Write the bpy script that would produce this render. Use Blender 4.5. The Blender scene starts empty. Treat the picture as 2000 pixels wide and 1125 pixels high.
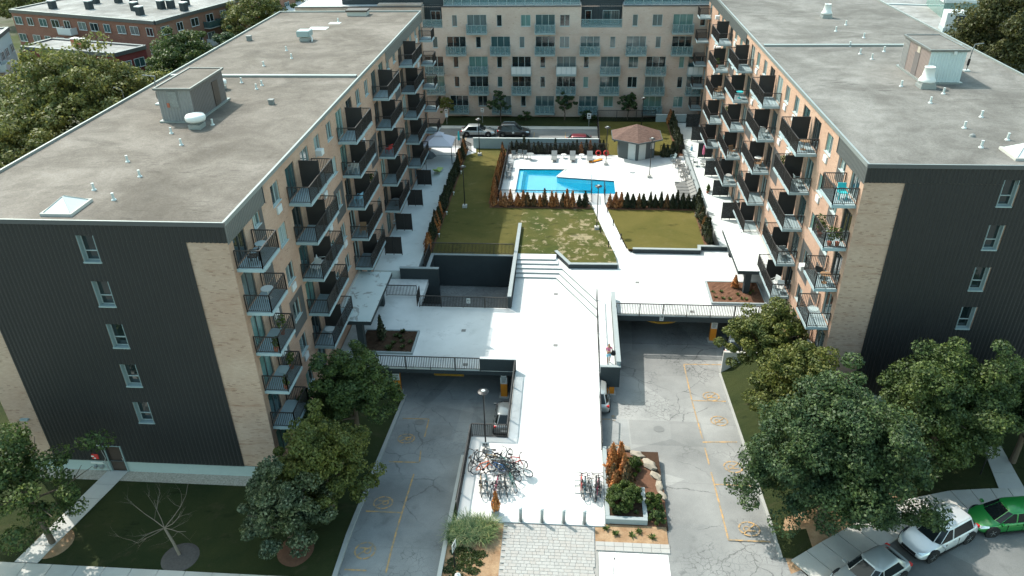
import bpy, bmesh, math, random
import numpy as np
from mathutils import Vector, Matrix, Euler
R = math.radians
SC = bpy.context.scene
COL = SC.collection
random.seed(7)

# ---------------------------------------------------------------- camera, sky, sun, exposure
cam_d = bpy.data.cameras.new('camera')
cam_d.sensor_width = 36.0
cam_d.lens = 36.0 * 1482.0 / 2000.0
cam_d.clip_start = 0.5
cam_d.clip_end = 6000
cam = bpy.data.objects.new('camera', cam_d)
COL.objects.link(cam)
_p, _y, _r = 0.5289, 0.0834, -0.0198
_f = Vector((-math.sin(_y) * math.cos(_p), math.cos(_y) * math.cos(_p), -math.sin(_p)))
_rt = Vector((math.cos(_y), math.sin(_y), 0))
_up = _rt.cross(_f)
_rt2 = math.cos(_r) * _rt + math.sin(_r) * _up
_up2 = -math.sin(_r) * _rt + math.cos(_r) * _up
_m = Matrix((_rt2, _up2, -_f)).transposed().to_4x4()
_m.translation = (0, 0, 33.13)
cam.matrix_world = _m
SC.camera = cam

SUN_EL, SUN_AZ = 50.0, 51.3          # azimuth measured from +Y towards -X
world = bpy.data.worlds.new('World')
SC.world = world
world.use_nodes = True
_wn = world.node_tree.nodes
_wl = world.node_tree.links
_sky = _wn.new('ShaderNodeTexSky')
_sky.sky_type = 'NISHITA'
_sky.sun_disc = False
_sky.sun_elevation = R(SUN_EL)
_sky.sun_rotation = R(-SUN_AZ)
_sky.air_density = 1.0
_sky.dust_density = 1.2
_sky.ozone_density = 1.6
_tint = _wn.new('ShaderNodeMix')
_tint.data_type = 'RGBA'
_tint.blend_type = 'MULTIPLY'
_tint.inputs['Factor'].default_value = 1.0
_tint.inputs['B'].default_value = (1.18, 1.20, 0.87, 1)
_wl.new(_sky.outputs[0], _tint.inputs['A'])
_bg = _wn['Background']
_wl.new(_tint.outputs['Result'], _bg.inputs[0])
_bg.inputs[1].default_value = 0.15

sun_d = bpy.data.lights.new('sun', 'SUN')
sun_d.energy = 2.0
sun_d.angle = R(0.55)
sun_d.color = (1.0, 0.955, 0.88)
sun = bpy.data.objects.new('sun', sun_d)
COL.objects.link(sun)
_ce = math.cos(R(SUN_EL))
SUN_D = Vector((math.sin(R(SUN_AZ)) * _ce, -math.cos(R(SUN_AZ)) * _ce, -math.sin(R(SUN_EL))))
sun.rotation_euler = SUN_D.to_track_quat('-Z', 'Y').to_euler()
sun.location = (-40, 30, 60)

vs = SC.view_settings
vs.view_transform = 'Standard'
vs.look = 'None'
vs.gamma = 1.0
vs.exposure = 1.72
vs.use_curve_mapping = False
cy = SC.cycles
cy.max_bounces = 6
cy.diffuse_bounces = 3
cy.glossy_bounces = 3
cy.transmission_bounces = 4
cy.transparent_max_bounces = 6
cy.caustics_reflective = False
cy.caustics_refractive = False
cy.use_denoising = True
cy.use_adaptive_sampling = True
cy.adaptive_threshold = 0.015

# ---------------------------------------------------------------- mesh helpers
class MB:
    """collects shapes; mesh() turns them into one mesh"""
    def __init__(s):
        s.v = []; s.f = []
    def add(s, vs_, fs_):
        o = len(s.v); s.v.extend(vs_); s.f.extend([tuple(i + o for i in f) for f in fs_]); return s
    def box(s, x0, x1, y0, y1, z0, z1):
        return s.add([(x0,y0,z0),(x1,y0,z0),(x1,y1,z0),(x0,y1,z0),(x0,y0,z1),(x1,y0,z1),(x1,y1,z1),(x0,y1,z1)],
                     [(0,3,2,1),(4,5,6,7),(0,1,5,4),(1,2,6,5),(2,3,7,6),(3,0,4,7)])
    def obox(s, c, sx, sy, sz, rz=0, tilt=0):
        m = Matrix.Translation(c) @ Euler((tilt, 0, rz)).to_matrix().to_4x4()
        b = MB().box(-sx/2, sx/2, -sy/2, sy/2, -sz/2, sz/2)
        return s.add([tuple(m @ Vector(v)) for v in b.v], b.f)
    def bar(s, p0, p1, w, h=None):
        h = h or w
        p0, p1 = Vector(p0), Vector(p1); d = p1 - p0; L = d.length
        if L < 1e-6: return s
        d /= L
        u = Vector((0,0,1)) if abs(d.z) < .95 else Vector((1,0,0))
        a = d.cross(u).normalized(); b = a.cross(d)
        a *= w/2; b *= h/2
        return s.add([tuple(q) for p in (p0, p1) for q in (p-a-b, p+a-b, p+a+b, p-a+b)],
                     [(3,2,1,0),(4,5,6,7),(0,1,5,4),(1,2,6,5),(2,3,7,6),(3,0,4,7)])
    def cyl(s, p0, p1, r0, r1=None, n=10, caps=True):
        r1 = r0 if r1 is None else r1
        p0, p1 = Vector(p0), Vector(p1); d = (p1-p0).normalized()
        u = Vector((0,0,1)) if abs(d.z) < .95 else Vector((1,0,0))
        a = d.cross(u).normalized(); b = d.cross(a)
        vv = []
        for p, r in ((p0, r0), (p1, r1)):
            for k in range(n):
                t = 2*math.pi*k/n
                vv.append(tuple(p + a*(r*math.cos(t)) + b*(r*math.sin(t))))
        ff = [(k, (k+1) % n, n+(k+1) % n, n+k) for k in range(n)]
        if caps: ff += [tuple(range(n-1, -1, -1)), tuple(range(n, 2*n))]
        return s.add(vv, ff)
    def tube(s, pts, r, n=6):
        for i in range(len(pts)-1):
            r0 = r[i] if isinstance(r, (list, tuple)) else r
            r1 = r[i+1] if isinstance(r, (list, tuple)) else r
            s.cyl(pts[i], pts[i+1], r0, r1, n)
        return s
    def prism(s, pts, z0, z1):
        n = len(pts)
        a = sum(pts[i][0]*pts[(i+1) % n][1] - pts[(i+1) % n][0]*pts[i][1] for i in range(n))
        if a < 0: pts = pts[::-1]
        zt = z1 if isinstance(z1, (list, tuple)) else [z1]*n
        if a < 0 and isinstance(z1, (list, tuple)): zt = zt[::-1]
        vv = [(x, y, z0) for x, y in pts] + [(x, y, zt[i]) for i, (x, y) in enumerate(pts)]
        return s.add(vv, [tuple(range(n-1, -1, -1)), tuple(range(n, 2*n))] + [(i, (i+1) % n, n+(i+1) % n, n+i) for i in range(n)])
    def lathe(s, prof, n=16, c=(0,0,0)):
        vv = []; ff = []
        for r, z in prof:
            for k in range(n):
                t = 2*math.pi*k/n; vv.append((c[0]+r*math.cos(t), c[1]+r*math.sin(t), c[2]+z))
        m = len(prof)
        for j in range(m-1):
            for k in range(n):
                ff.append((j*n+k, j*n+(k+1) % n, (j+1)*n+(k+1) % n, (j+1)*n+k))
        ff += [tuple(range(n-1, -1, -1)), tuple(range((m-1)*n, m*n))]
        return s.add(vv, ff)
    def torus(s, R_, r, n=28, m=6, c=(0,0,0), axis='y'):
        vv = []; ff = []
        for i in range(n):
            t = 2*math.pi*i/n
            for j in range(m):
                q = 2*math.pi*j/m; rr = R_ + r*math.cos(q); h = r*math.sin(q)
                if axis == 'y': vv.append((c[0]+rr*math.cos(t), c[1]+h, c[2]+rr*math.sin(t)))
                else: vv.append((c[0]+rr*math.cos(t), c[1]+rr*math.sin(t), c[2]+h))
        for i in range(n):
            for j in range(m):
                ff.append((i*m+j, i*m+(j+1) % m, ((i+1) % n)*m+(j+1) % m, ((i+1) % n)*m+j))
        return s.add(vv, ff)
    def grid_wall(s, u0, u1, v0, v1, holes, fn, depth=.14, dn=1):
        """flat wall in (u,v) with rectangular openings and their reveals; fn(u,v,d) -> point, d goes into the wall"""
        us = sorted({u0, u1} | {min(max(a, u0), u1) for h in holes for a in h[:2]})
        vs_ = sorted({v0, v1} | {min(max(a, v0), v1) for h in holes for a in h[2:4]})
        idx = {}
        def P(u, v, d=0):
            k = (u, v, d)
            if k not in idx: idx[k] = len(s.v); s.v.append(tuple(fn(u, v, d)))
            return idx[k]
        def q(a, b, c, d): s.f.append((a, b, c, d) if dn > 0 else (d, c, b, a))
        for i in range(len(us)-1):
            uc = (us[i]+us[i+1])/2
            hh = [h for h in holes if h[0] < uc < h[1]]
            for j in range(len(vs_)-1):
                vc = (vs_[j]+vs_[j+1])/2
                if any(h[2] < vc < h[3] for h in hh): continue
                q(P(us[i], vs_[j]), P(us[i+1], vs_[j]), P(us[i+1], vs_[j+1]), P(us[i], vs_[j+1]))
        for a, b, c, d in [h[:4] for h in holes]:
            q(P(a, c), P(a, c, depth), P(b, c, depth), P(b, c))
            q(P(a, d), P(b, d), P(b, d, depth), P(a, d, depth))
            q(P(a, c), P(a, d), P(a, d, depth), P(a, c, depth))
            q(P(b, c), P(b, c, depth), P(b, d, depth), P(b, d))
        return s
    def mesh(s, name, mat=None, smooth=False):
        me = bpy.data.meshes.new(name)
        me.from_pydata(s.v, [], s.f)
        if mat: me.materials.append(mat)
        if smooth: me.polygons.foreach_set('use_smooth', [True]*len(me.polygons))
        me.update()
        return me

def np_mesh(name, verts, faces4, mat):
    """fast mesh of quads from numpy arrays"""
    me = bpy.data.meshes.new(name)
    nv, nf = len(verts), len(faces4)
    me.vertices.add(nv); me.vertices.foreach_set('co', verts.astype(np.float32).ravel())
    me.loops.add(nf*4); me.loops.foreach_set('vertex_index', faces4.astype(np.int32).ravel())
    me.polygons.add(nf)
    me.polygons.foreach_set('loop_start', np.arange(0, nf*4, 4, dtype=np.int32))
    me.polygons.foreach_set('loop_total', np.full(nf, 4, dtype=np.int32))
    me.update(calc_edges=True)
    me.materials.append(mat)
    return me

WLOC = {}
def nth(n):
    return f"{n}{'th' if 10 <= n % 100 <= 20 else {1:'st',2:'nd',3:'rd'}.get(n % 10,'th')}"
def tag(o, label=None, cat=None, group=None, kind=None):
    if label: o['label'] = label
    if cat: o['category'] = cat
    if group: o['group'] = group
    if kind: o['kind'] = kind
    return o
def ob(name, data, mat=None, parent=None, loc=(0,0,0), rot=(0,0,0), scale=None, local=False, **kw):
    """links a mesh (or MB) as one object; loc is a world place unless local"""
    if isinstance(data, MB): data = data.mesh(name, mat); mat = None
    o = bpy.data.objects.new(name, data)
    COL.objects.link(o)
    if mat is not None and data is not None:
        if len(data.materials) == 0: data.materials.append(mat)
        elif data.materials[0] != mat:
            o.material_slots[0].link = 'OBJECT'; o.material_slots[0].material = mat
    if parent is not None:
        o.parent = parent
        if not local:
            pl = WLOC.get(parent.name, (0,0,0)); o.location = [loc[i]-pl[i] for i in range(3)]
            WLOC[o.name] = tuple(loc)
        else:
            o.location = loc
    else:
        o.location = loc; WLOC[o.name] = tuple(loc)
    o.rotation_euler = rot
    if scale is not None: o.scale = (scale,)*3 if isinstance(scale, (int, float)) else scale
    tag(o, **kw)
    return o
def thing(name, label, cat, loc=(0,0,0), rz=0, group=None, scale=None):
    o = bpy.data.objects.new(name, None); COL.objects.link(o)
    o.empty_display_size = .3
    o.location = loc; o.rotation_euler = (0,0,rz); WLOC[o.name] = tuple(loc)
    if scale: o.scale = (scale,)*3
    return tag(o, label, cat, group)
def struct(name, data, mat=None, **kw):
    return ob(name, data, mat, kind='structure', **kw)
def copy_tree(o, loc=None, rz=None, label=None, group=None, parent=None, scale=None):
    c = o.copy(); COL.objects.link(c)
    if parent is not None: c.parent = parent
    if loc is not None: c.location = loc; WLOC[c.name] = tuple(loc)
    if rz is not None: c.rotation_euler = (0,0,rz)
    if scale: c.scale = (scale,)*3
    if label: c['label'] = label
    if group: c['group'] = group
    for ch in o.children: copy_tree(ch, parent=c)
    return c
def bevel(o, w=.02, seg=2):
    m = o.modifiers.new('bevel', 'BEVEL'); m.width = w; m.segments = seg; m.limit_method = 'ANGLE'
    return o

# ---------------------------------------------------------------- materials
def rgb(r, g, b): return (r, g, b, 1)
class NT:
    def __init__(s, name):
        s.m = bpy.data.materials.new(name); s.m.use_nodes = True
        s.n = s.m.node_tree.nodes; s.l = s.m.node_tree.links
        s.b = s.n['Principled BSDF']
        g = s.n.new('ShaderNodeNewGeometry'); s.pos = g.outputs['Position']; s.isl = g.outputs['Random Per Island']
        s.nor = g.outputs['Normal']
    def noise(s, scale, detail=5, rough=.55, vec=None, dist=0):
        t = s.n.new('ShaderNodeTexNoise'); t.inputs['Scale'].default_value = scale
        t.inputs['Detail'].default_value = detail; t.inputs['Roughness'].default_value = rough
        t.inputs['Distortion'].default_value = dist
        s.l.new(vec or s.pos, t.inputs['Vector']); return t.outputs['Fac']
    def voro(s, scale, feature='DISTANCE_TO_EDGE', vec=None):
        t = s.n.new('ShaderNodeTexVoronoi'); t.feature = 'F1' if feature == 'COL' else feature; t.inputs['Scale'].default_value = scale
        s.l.new(vec or s.pos, t.inputs['Vector']); return t.outputs['Distance'] if feature != 'COL' else t.outputs['Color']
    def map(s, vec=None, scale=(1,1,1), rot=(0,0,0), loc=(0,0,0)):
        t = s.n.new('ShaderNodeMapping'); s.l.new(vec or s.pos, t.inputs['Vector'])
        t.inputs['Scale'].default_value = scale; t.inputs['Rotation'].default_value = rot; t.inputs['Location'].default_value = loc
        return t.outputs[0]
    def ramp(s, fac, lo, hi, c0=(0,0,0,1), c1=(1,1,1,1)):
        t = s.n.new('ShaderNodeValToRGB'); e = t.color_ramp.elements
        e[0].position = lo; e[0].color = c0; e[1].position = hi; e[1].color = c1
        s.l.new(fac, t.inputs[0]); return t.outputs[0]
    def mix(s, fac, a, b, blend='MIX'):
        t = s.n.new('ShaderNodeMix'); t.data_type = 'RGBA'; t.blend_type = blend
        for k, v in (('Factor', fac), ('A', a), ('B', b)):
            if isinstance(v, (int, float)): t.inputs[k].default_value = v
            elif isinstance(v, (tuple, list)): t.inputs[k].default_value = tuple(v) if len(v) == 4 else (*v, 1)
            else: s.l.new(v, t.inputs[k])
        return t.outputs['Result']
    def math(s, op, a, b=0.0):
        t = s.n.new('ShaderNodeMath'); t.operation = op
        for k, v in ((0, a), (1, b)):
            if isinstance(v, (int, float)): t.inputs[k].default_value = v
            else: s.l.new(v, t.inputs[k])
        return t.outputs[0]
    def bump(s, h, strength=.3, dist=.02):
        t = s.n.new('ShaderNodeBump'); t.inputs['Strength'].default_value = strength; t.inputs['Distance'].default_value = dist
        s.l.new(h, t.inputs['Height']); s.l.new(t.outputs[0], s.b.inputs['Normal'])
    def sep(s, vec=None):
        t = s.n.new('ShaderNodeSeparateXYZ'); s.l.new(vec or s.pos, t.inputs[0]); return t.outputs
    def comb(s, x, y, z=0.0):
        t = s.n.new('ShaderNodeCombineXYZ')
        for k, v in enumerate((x, y, z)):
            if isinstance(v, (int, float)): t.inputs[k].default_value = v
            else: s.l.new(v, t.inputs[k])
        return t.outputs[0]
    def out(s, col=None, rough=.85, metal=0, spec=.4):
        if col is not None:
            if isinstance(col, (tuple, list)): s.b.inputs['Base Color'].default_value = tuple(col) if len(col) == 4 else (*col, 1)
            else: s.l.new(col, s.b.inputs['Base Color'])
        if isinstance(rough, (int, float)): s.b.inputs['Roughness'].default_value = rough
        else: s.l.new(rough, s.b.inputs['Roughness'])
        s.b.inputs['Metallic'].default_value = metal
        s.b.inputs['Specular IOR Level'].default_value = spec
        return s.m
def plain(name, c, rough=.6, metal=0, spec=.4, var=.12, scale=3.0, coat=0):
    t = NT(name)
    c2 = tuple(min(1, x*(1+var)) for x in c); c1 = tuple(x*(1-var) for x in c)
    col = t.mix(t.noise(scale, 6, .65), c1, c2)
    if coat: t.b.inputs['Coat Weight'].default_value = coat; t.b.inputs['Coat Roughness'].default_value = .05
    return t.out(col, rough, metal, spec)

def brick(name, ca, cb, cm, ax, blotch=.5):
    t = NT(name); p = t.sep()
    uv = t.comb(p[1] if ax == 'x' else p[0], p[2], 0.0)
    b = t.n.new('ShaderNodeTexBrick'); t.l.new(uv, b.inputs['Vector'])
    b.inputs['Scale'].default_value = 1.0; b.inputs['Brick Width'].default_value = .205; b.inputs['Row Height'].default_value = .068
    b.inputs['Mortar Size'].default_value = .006; b.inputs['Mortar Smooth'].default_value = .2; b.inputs['Bias'].default_value = 0
    b.inputs['Color1'].default_value = (*ca, 1); b.inputs['Color2'].default_value = (*cb, 1); b.inputs['Mortar'].default_value = (*cm, 1)
    big = t.noise(.35, 4, .6)
    strip = t.noise(1.0, 5, .7, vec=t.map(uv, scale=(.35, 2.6, 1)))
    col = t.mix(t.ramp(big, .35, .7), b.outputs['Color'], t.mix(1.0, b.outputs['Color'], (.86, .80, .77), 'MULTIPLY'))
    col = t.mix(t.math('MULTIPLY', t.ramp(strip, .56, .68), blotch), col, t.mix(1.0, col, (.70, .58, .52), 'MULTIPLY'))
    q = t.sep(uv); row = t.math('FLOOR', t.math('DIVIDE', q[1], .068)); cell = t.math('FLOOR', t.math('ADD', t.math('DIVIDE', q[0], .205), t.math('MULTIPLY', row, .5)))
    wn = t.n.new('ShaderNodeTexWhiteNoise'); wn.noise_dimensions = '2D'; t.l.new(t.comb(cell, row, 0.0), wn.inputs['Vector'])
    zone = t.ramp(t.noise(1.0, 4, .6, vec=t.map(uv, scale=(.12, .55, 1), loc=(3.3, 1.7, 0))), .42, .72)
    odd = t.math('LESS_THAN', wn.outputs['Value'], t.math('MULTIPLY', zone, .22*blotch))
    col = t.mix(t.math('MULTIPLY', odd, .42), col, t.mix(1.0, col, (.42, .36, .33), 'MULTIPLY'))
    inv = t.math('SUBTRACT', 1.0, b.outputs['Fac'])
    t.bump(inv, .35, .012)
    return t.out(col, .9, 0, .25)

def flecks(t, scale, lo, hi, vec=None):
    return t.ramp(t.noise(scale, 2, .5, vec=vec), lo, hi)

mats = {}
def build_materials():
    m = mats
    m['brick_x'] = brick('sand brick wall', (.45,.295,.215), (.385,.243,.175), (.34,.262,.215), 'x', .3)
    m['brick_y'] = brick('sand brick end wall', (.475,.34,.262), (.405,.282,.215), (.365,.28,.23), 'y', .8)
    m['brick_back'] = brick('pale pink brick', (.50,.405,.345), (.455,.365,.31), (.42,.35,.305), 'y', .1)
    m['brick_red'] = brick('red brick', (.25,.115,.08), (.19,.085,.06), (.20,.13,.105), 'y', .3)
    m['brick_red_x'] = brick('red brick side', (.27,.145,.10), (.22,.11,.075), (.21,.145,.115), 'x', .3)
    m['brick_maroon'] = brick('maroon brick', (.19,.035,.035), (.15,.03,.03), (.14,.06,.05), 'x', .2)
    m['cladding'] = plain('charcoal metal cladding', (.0235,.0235,.024), .5, 0, .35, .12, .6)
    m['fascia'] = plain('grey metal fascia', (.135,.138,.135), .45, .3, .5, .08, 1.0)
    m['infill'] = plain('dark grey infill panel', (.07,.068,.066), .6)
    m['flash'] = plain('pale metal flashing', (.215,.235,.23), .4, .3, .5, .1, 2)
    m['flash_dark'] = plain('dark metal flashing', (.09,.095,.10), .4, .4, .5)
    m['conc'] = plain('cast concrete', (.27,.27,.258), .9, 0, .2, .14, 2.2)
    m['conc_light'] = plain('pale concrete', (.38,.372,.35), .9, 0, .2, .12, 2.5)
    m['conc_base'] = plain('painted concrete base', (.30,.36,.36), .9, 0, .2, .12, 2.0)
    m['slab'] = plain('pale painted balcony slab', (.27,.34,.36), .8, 0, .25, .12, 3)
    m['darkwall'] = plain('charcoal painted concrete', (.034,.042,.046), .8, 0, .25, .18, 1.2)
    m['wallcap'] = plain('grey wall cap', (.25,.28,.285), .8, 0, .25, .12, 2)
    m['rail'] = plain('dark brown painted rail', (.022,.019,.018), .5, 0, .4, .1)
    m['blackmetal'] = plain('black painted metal', (.014,.014,.015), .45, .2, .5, .1)
    m['screen'] = plain('dark privacy panel', (.026,.023,.022), .7, 0, .3, .15, 2)
    m['white'] = plain('white paint', (.52,.53,.52), .5, 0, .4, .05, 2)
    m['whitewin'] = plain('pale window frame', (.33,.385,.385), .5, 0, .4, .05)
    m['greymetal'] = plain('grey galvanised metal', (.26,.28,.28), .45, .4, .5, .12, 3)
    m['steel'] = plain('brushed steel', (.55,.56,.56), .35, .8, .5, .1, 5)
    m['tealmetal'] = plain('pale blue green balcony metal', (.25,.32,.33), .4, .2, .5, .08)
    m['browncap'] = plain('brown door', (.05,.035,.03), .5)
    m['orange'] = plain('orange painted steel', (.62,.21,.015), .55, 0, .4, .12, 4)
    m['yellow'] = plain('yellow painted bar', (.66,.34,.02), .5, 0, .4, .1, 4)
    m['wood'] = plain('weathered wood', (.22,.13,.07), .8)
    m['black'] = plain('black rubber', (.012,.012,.013), .8, 0, .3)
    m['greyplas'] = plain('grey plastic', (.15,.16,.16), .6)
    m['red'] = plain('red fabric', (.48,.035,.03), .7)
    m['pink'] = plain('pink fabric', (.62,.16,.26), .8)
    m['teal'] = plain('turquoise fabric', (.03,.42,.46), .7)
    m['lime'] = plain('pale green cushion', (.40,.50,.16), .8)
    m['denim'] = plain('light blue denim', (.25,.47,.60), .9)
    m['skin'] = plain('skin', (.36,.20,.135), .6)
    m['hair'] = plain('dark brown hair', (.025,.014,.01), .6)
    m['gazebo'] = plain('lilac grey canvas', (.56,.54,.60), .9, 0, .2, .05)
    m['soil'] = plain('dark planting soil', (.05,.03,.02), 1, 0, .1, .45, 6)
    m['mulch'] = plain('brown mulch', (.12,.062,.04), 1, 0, .1, .4, 8)
    m['drain'] = plain('drain grate', (.16,.16,.155), .6, .4)
    m['bark'] = plain('grey brown bark', (.10,.078,.06), .95, 0, .1, .35, 9)
    m['bark_dead'] = plain('bleached dead bark', (.17,.14,.112), .95, 0, .1, .25, 9)
    m['terra'] = plain('terracotta brick red', (.33,.10,.06), .85)
    m['solar'] = plain('white roof gravel', (.42,.43,.43), .9, 0, .2, .08, 4)
    # glass: a dark reflective pane, a pane with a pale curtain drawn, a greenish pane
    for k, c, ro in (('glass', (.012,.020,.022), .06), ('glass_teal', (.035,.075,.08), .08), ('glass_curtain', (.30,.36,.35), .12), ('glass_green', (.10,.19,.175), .10), ('glass_half', (.11,.135,.135), .08)):
        t = NT('window ' + k); t.b.inputs['Coat Weight'].default_value = .6; t.b.inputs['Coat Roughness'].default_value = .03
        v = t.noise(2.2, 3, .5, vec=t.map(scale=(3, 3, .3)))
        m[k] = t.out(t.mix(v, tuple(x*.6 for x in c), tuple(x*1.35 for x in c)), ro, 0, .6)
    t = NT('balustrade glass'); t.b.inputs['Base Color'].default_value = (.14,.235,.25,1); t.b.inputs['Roughness'].default_value = .06
    t.b.inputs['Alpha'].default_value = .45; m['glass_clear'] = t.m
    t = NT('clear railing glass'); t.b.inputs['Base Color'].default_value = (.62,.72,.72,1); t.b.inputs['Roughness'].default_value = .05
    t.b.inputs['Alpha'].default_value = .18; m['glass_rail'] = t.m

    # flat roofs: gravel with stains
    for k, ca, cb, cs in (('roof_l', (.136,.120,.103), (.176,.158,.140), (.083,.073,.063)), ('roof_r', (.142,.137,.127), (.183,.178,.167), (.086,.081,.074)), ('roof_far', (.22,.22,.213), (.29,.29,.282), (.14,.135,.125))):
        t = NT('gravel roof ' + k)
        a = t.noise(.10, 7, .66, dist=.9); c = t.mix(t.ramp(a, .36, .64), tuple(x*.86 for x in ca), tuple(x*1.08 for x in cb))
        b2 = t.noise(.45, 6, .7, vec=t.map(loc=(2,9,0)), dist=.7); c = t.mix(t.ramp(b2, .38, .66), t.mix(1.0, c, (.80,.79,.78), 'MULTIPLY'), t.mix(1.0, c, (1.12,1.12,1.12), 'MULTIPLY'))
        st = t.noise(.22, 7, .68, vec=t.map(scale=(.55, 1.0, 1), loc=(3.1, 7.7, 0)), dist=.8)
        c = t.mix(t.math('MULTIPLY', t.ramp(st, .53, .70), .75), c, cs)
        dash = t.noise(1.0, 3, .6, vec=t.map(scale=(.55, 3.2, 1)))
        reg = t.ramp(t.noise(.06, 3, .5, vec=t.map(loc=(9, 2, 0))), .5, .62)
        c = t.mix(t.math('MULTIPLY', t.math('MULTIPLY', t.ramp(dash, .60, .66), reg), .6), c, tuple(x*.55 for x in cs))
        gr = t.noise(11, 3, .8); c = t.mix(t.ramp(gr, .25, .75), t.mix(1.0, c, (.70,.70,.70), 'MULTIPLY'), t.mix(1.0, c, (1.2,1.2,1.2), 'MULTIPLY'))
        t.bump(gr, .5, .03); m[k] = t.out(c, .95, 0, .15)

    # asphalt: patches, hairline and alligator cracks, stains
    for k, ca, cb, crk in (('asphalt_worn', (.17,.172,.168), (.255,.256,.248), 1.0), ('asphalt', (.145,.15,.15), (.235,.24,.237), .8), ('street', (.10,.103,.10), (.145,.147,.143), .25), ('asphalt_far', (.15,.153,.15), (.21,.21,.205), .3)):
        t = NT('asphalt ' + k)
        c = t.mix(t.ramp(t.noise(.25, 5, .6), .35, .65), ca, cb)
        nt = t.n.new('ShaderNodeTexNoise'); nt.inputs['Scale'].default_value = .9; nt.inputs['Detail'].default_value = 5; nt.inputs['Roughness'].default_value = .65; t.l.new(t.pos, nt.inputs['Vector'])
        va = t.n.new('ShaderNodeVectorMath'); va.operation = 'MULTIPLY_ADD'; t.l.new(nt.outputs['Color'], va.inputs[0]); va.inputs[1].default_value = (.9,.9,0); t.l.new(t.pos, va.inputs[2])
        flat = t.map(va.outputs[0], scale=(1, 1, 0))
        d1 = t.voro(.30, vec=flat); d2 = t.voro(2.6, vec=flat)
        m1 = t.ramp(t.noise(.22, 4, .6, vec=t.map(loc=(1.7, 4.4, 0))), .46, .56)
        l1 = t.math('MULTIPLY', t.ramp(d1, .004, .011, (1,1,1,1), (0,0,0,1)), m1)
        msk = t.ramp(t.noise(.2, 4, .6, vec=t.map(loc=(5.2, 8.4, 0))), .52, .60)
        l2 = t.math('MULTIPLY', t.ramp(d2, .012, .05, (1,1,1,1), (0,0,0,1)), msk)
        seam = t.ramp(t.math('ABSOLUTE', t.math('SUBTRACT', t.math('FRACT', t.math('DIVIDE', t.math('ADD', t.sep()[1], t.math('MULTIPLY', t.noise(.6, 3, .5), .5)), 6.3)), .5)), .002, .006, (1,1,1,1), (0,0,0,1))
        cr = t.math('MULTIPLY', t.math('MAXIMUM', t.math('MAXIMUM', l1, l2), t.math('MULTIPLY', seam, .35)), .55*crk)
        c = t.mix(cr, c, (.04,.04,.04))
        tone = t.voro(.17, 'COL', vec=t.map(scale=(1, .8, 0)))
        tv = t.n.new('ShaderNodeSeparateColor'); t.l.new(tone, tv.inputs[0])
        c = t.mix(t.ramp(tv.outputs[0], .3, .7), t.mix(1.0, c, (.88,.88,.885), 'MULTIPLY'), t.mix(1.0, c, (1.07,1.07,1.065), 'MULTIPLY'))
        st = t.ramp(t.noise(.4, 5, .6, vec=t.map(loc=(1, 3, 0))), .62, .74)
        c = t.mix(t.math('MULTIPLY', st, .45), c, (.05,.05,.052))
        c = t.mix(t.ramp(t.noise(22, 2, .7), .2, .8), t.mix(1.0, c, (.82,.82,.82), 'MULTIPLY'), t.mix(1.0, c, (1.15,1.15,1.15), 'MULTIPLY'))
        t.bump(t.noise(40, 2, .6), .3, .01)
        m[k] = t.out(c, .9, 0, .25)

    # plaza membrane
    t = NT('white plaza coating')
    c = t.mix(t.ramp(t.noise(.2, 6, .6), .3, .7), (.43,.445,.443), (.60,.61,.605))
    c = t.mix(t.math('MULTIPLY', t.ramp(t.noise(.5, 6, .68, dist=.6), .54, .72), .75), c, (.33,.335,.33))
    c = t.mix(t.math('MULTIPLY', t.ramp(t.noise(1.6, 7, .72, dist=.8), .60, .74), .6), c, (.20,.20,.194))
    t.bump(t.noise(14, 3, .6), .12, .01)
    m['plaza'] = t.out(c, .8, 0, .25)
    t = NT('grey wet stained membrane')
    c = t.mix(t.ramp(t.noise(.3, 5, .6), .3, .7), (.38,.43,.43), (.47,.51,.50))
    c = t.mix(t.math('MULTIPLY', t.ramp(t.noise(.8, 6, .65, dist=1.2), .56, .60), .75), c, (.20,.19,.175))
    m['membrane'] = t.out(c, .75, 0, .3)
    t = NT('pale membrane')
    c = t.mix(t.ramp(t.noise(.3, 5, .6), .3, .7), (.52,.56,.55), (.62,.65,.64))
    m['membrane_r'] = t.out(c, .8, 0, .3)
    t = NT('patio coating')
    c = t.mix(t.ramp(t.noise(.3, 5, .6), .3, .7), (.44,.475,.47), (.55,.58,.57))
    c = t.mix(t.math('MULTIPLY', t.ramp(t.noise(.9, 6, .65), .60, .68), .4), c, (.28,.27,.25))
    m['patio'] = t.out(c, .85, 0, .25)
    t = NT('pool deck concrete')
    c = t.mix(t.ramp(t.noise(.4, 5, .6), .3, .7), (.46,.465,.458), (.58,.58,.572))
    m['deck'] = t.out(c, .85, 0, .25)
    t = NT('sidewalk concrete')
    c = t.mix(t.ramp(t.noise(.5, 5, .6), .3, .7), (.36,.35,.32), (.46,.445,.41))
    c = t.mix(t.ramp(t.noise(16, 3, .7), .2, .8), t.mix(1.0, c, (.88,.88,.88), 'MULTIPLY'), c)
    m['sidewalk'] = t.out(c, .9, 0, .2)

    # lawns
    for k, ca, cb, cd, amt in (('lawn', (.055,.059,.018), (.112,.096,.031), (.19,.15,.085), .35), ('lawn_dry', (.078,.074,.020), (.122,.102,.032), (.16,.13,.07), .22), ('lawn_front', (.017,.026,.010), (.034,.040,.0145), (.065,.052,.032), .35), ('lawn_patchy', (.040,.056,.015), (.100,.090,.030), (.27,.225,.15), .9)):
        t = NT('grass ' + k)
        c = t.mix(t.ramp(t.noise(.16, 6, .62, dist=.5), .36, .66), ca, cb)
        nn = t.noise(.55 if k != 'lawn_patchy' else .95, 7, .72, dist=.4, vec=t.map(loc=(4.2, 1.3, 0)))
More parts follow.
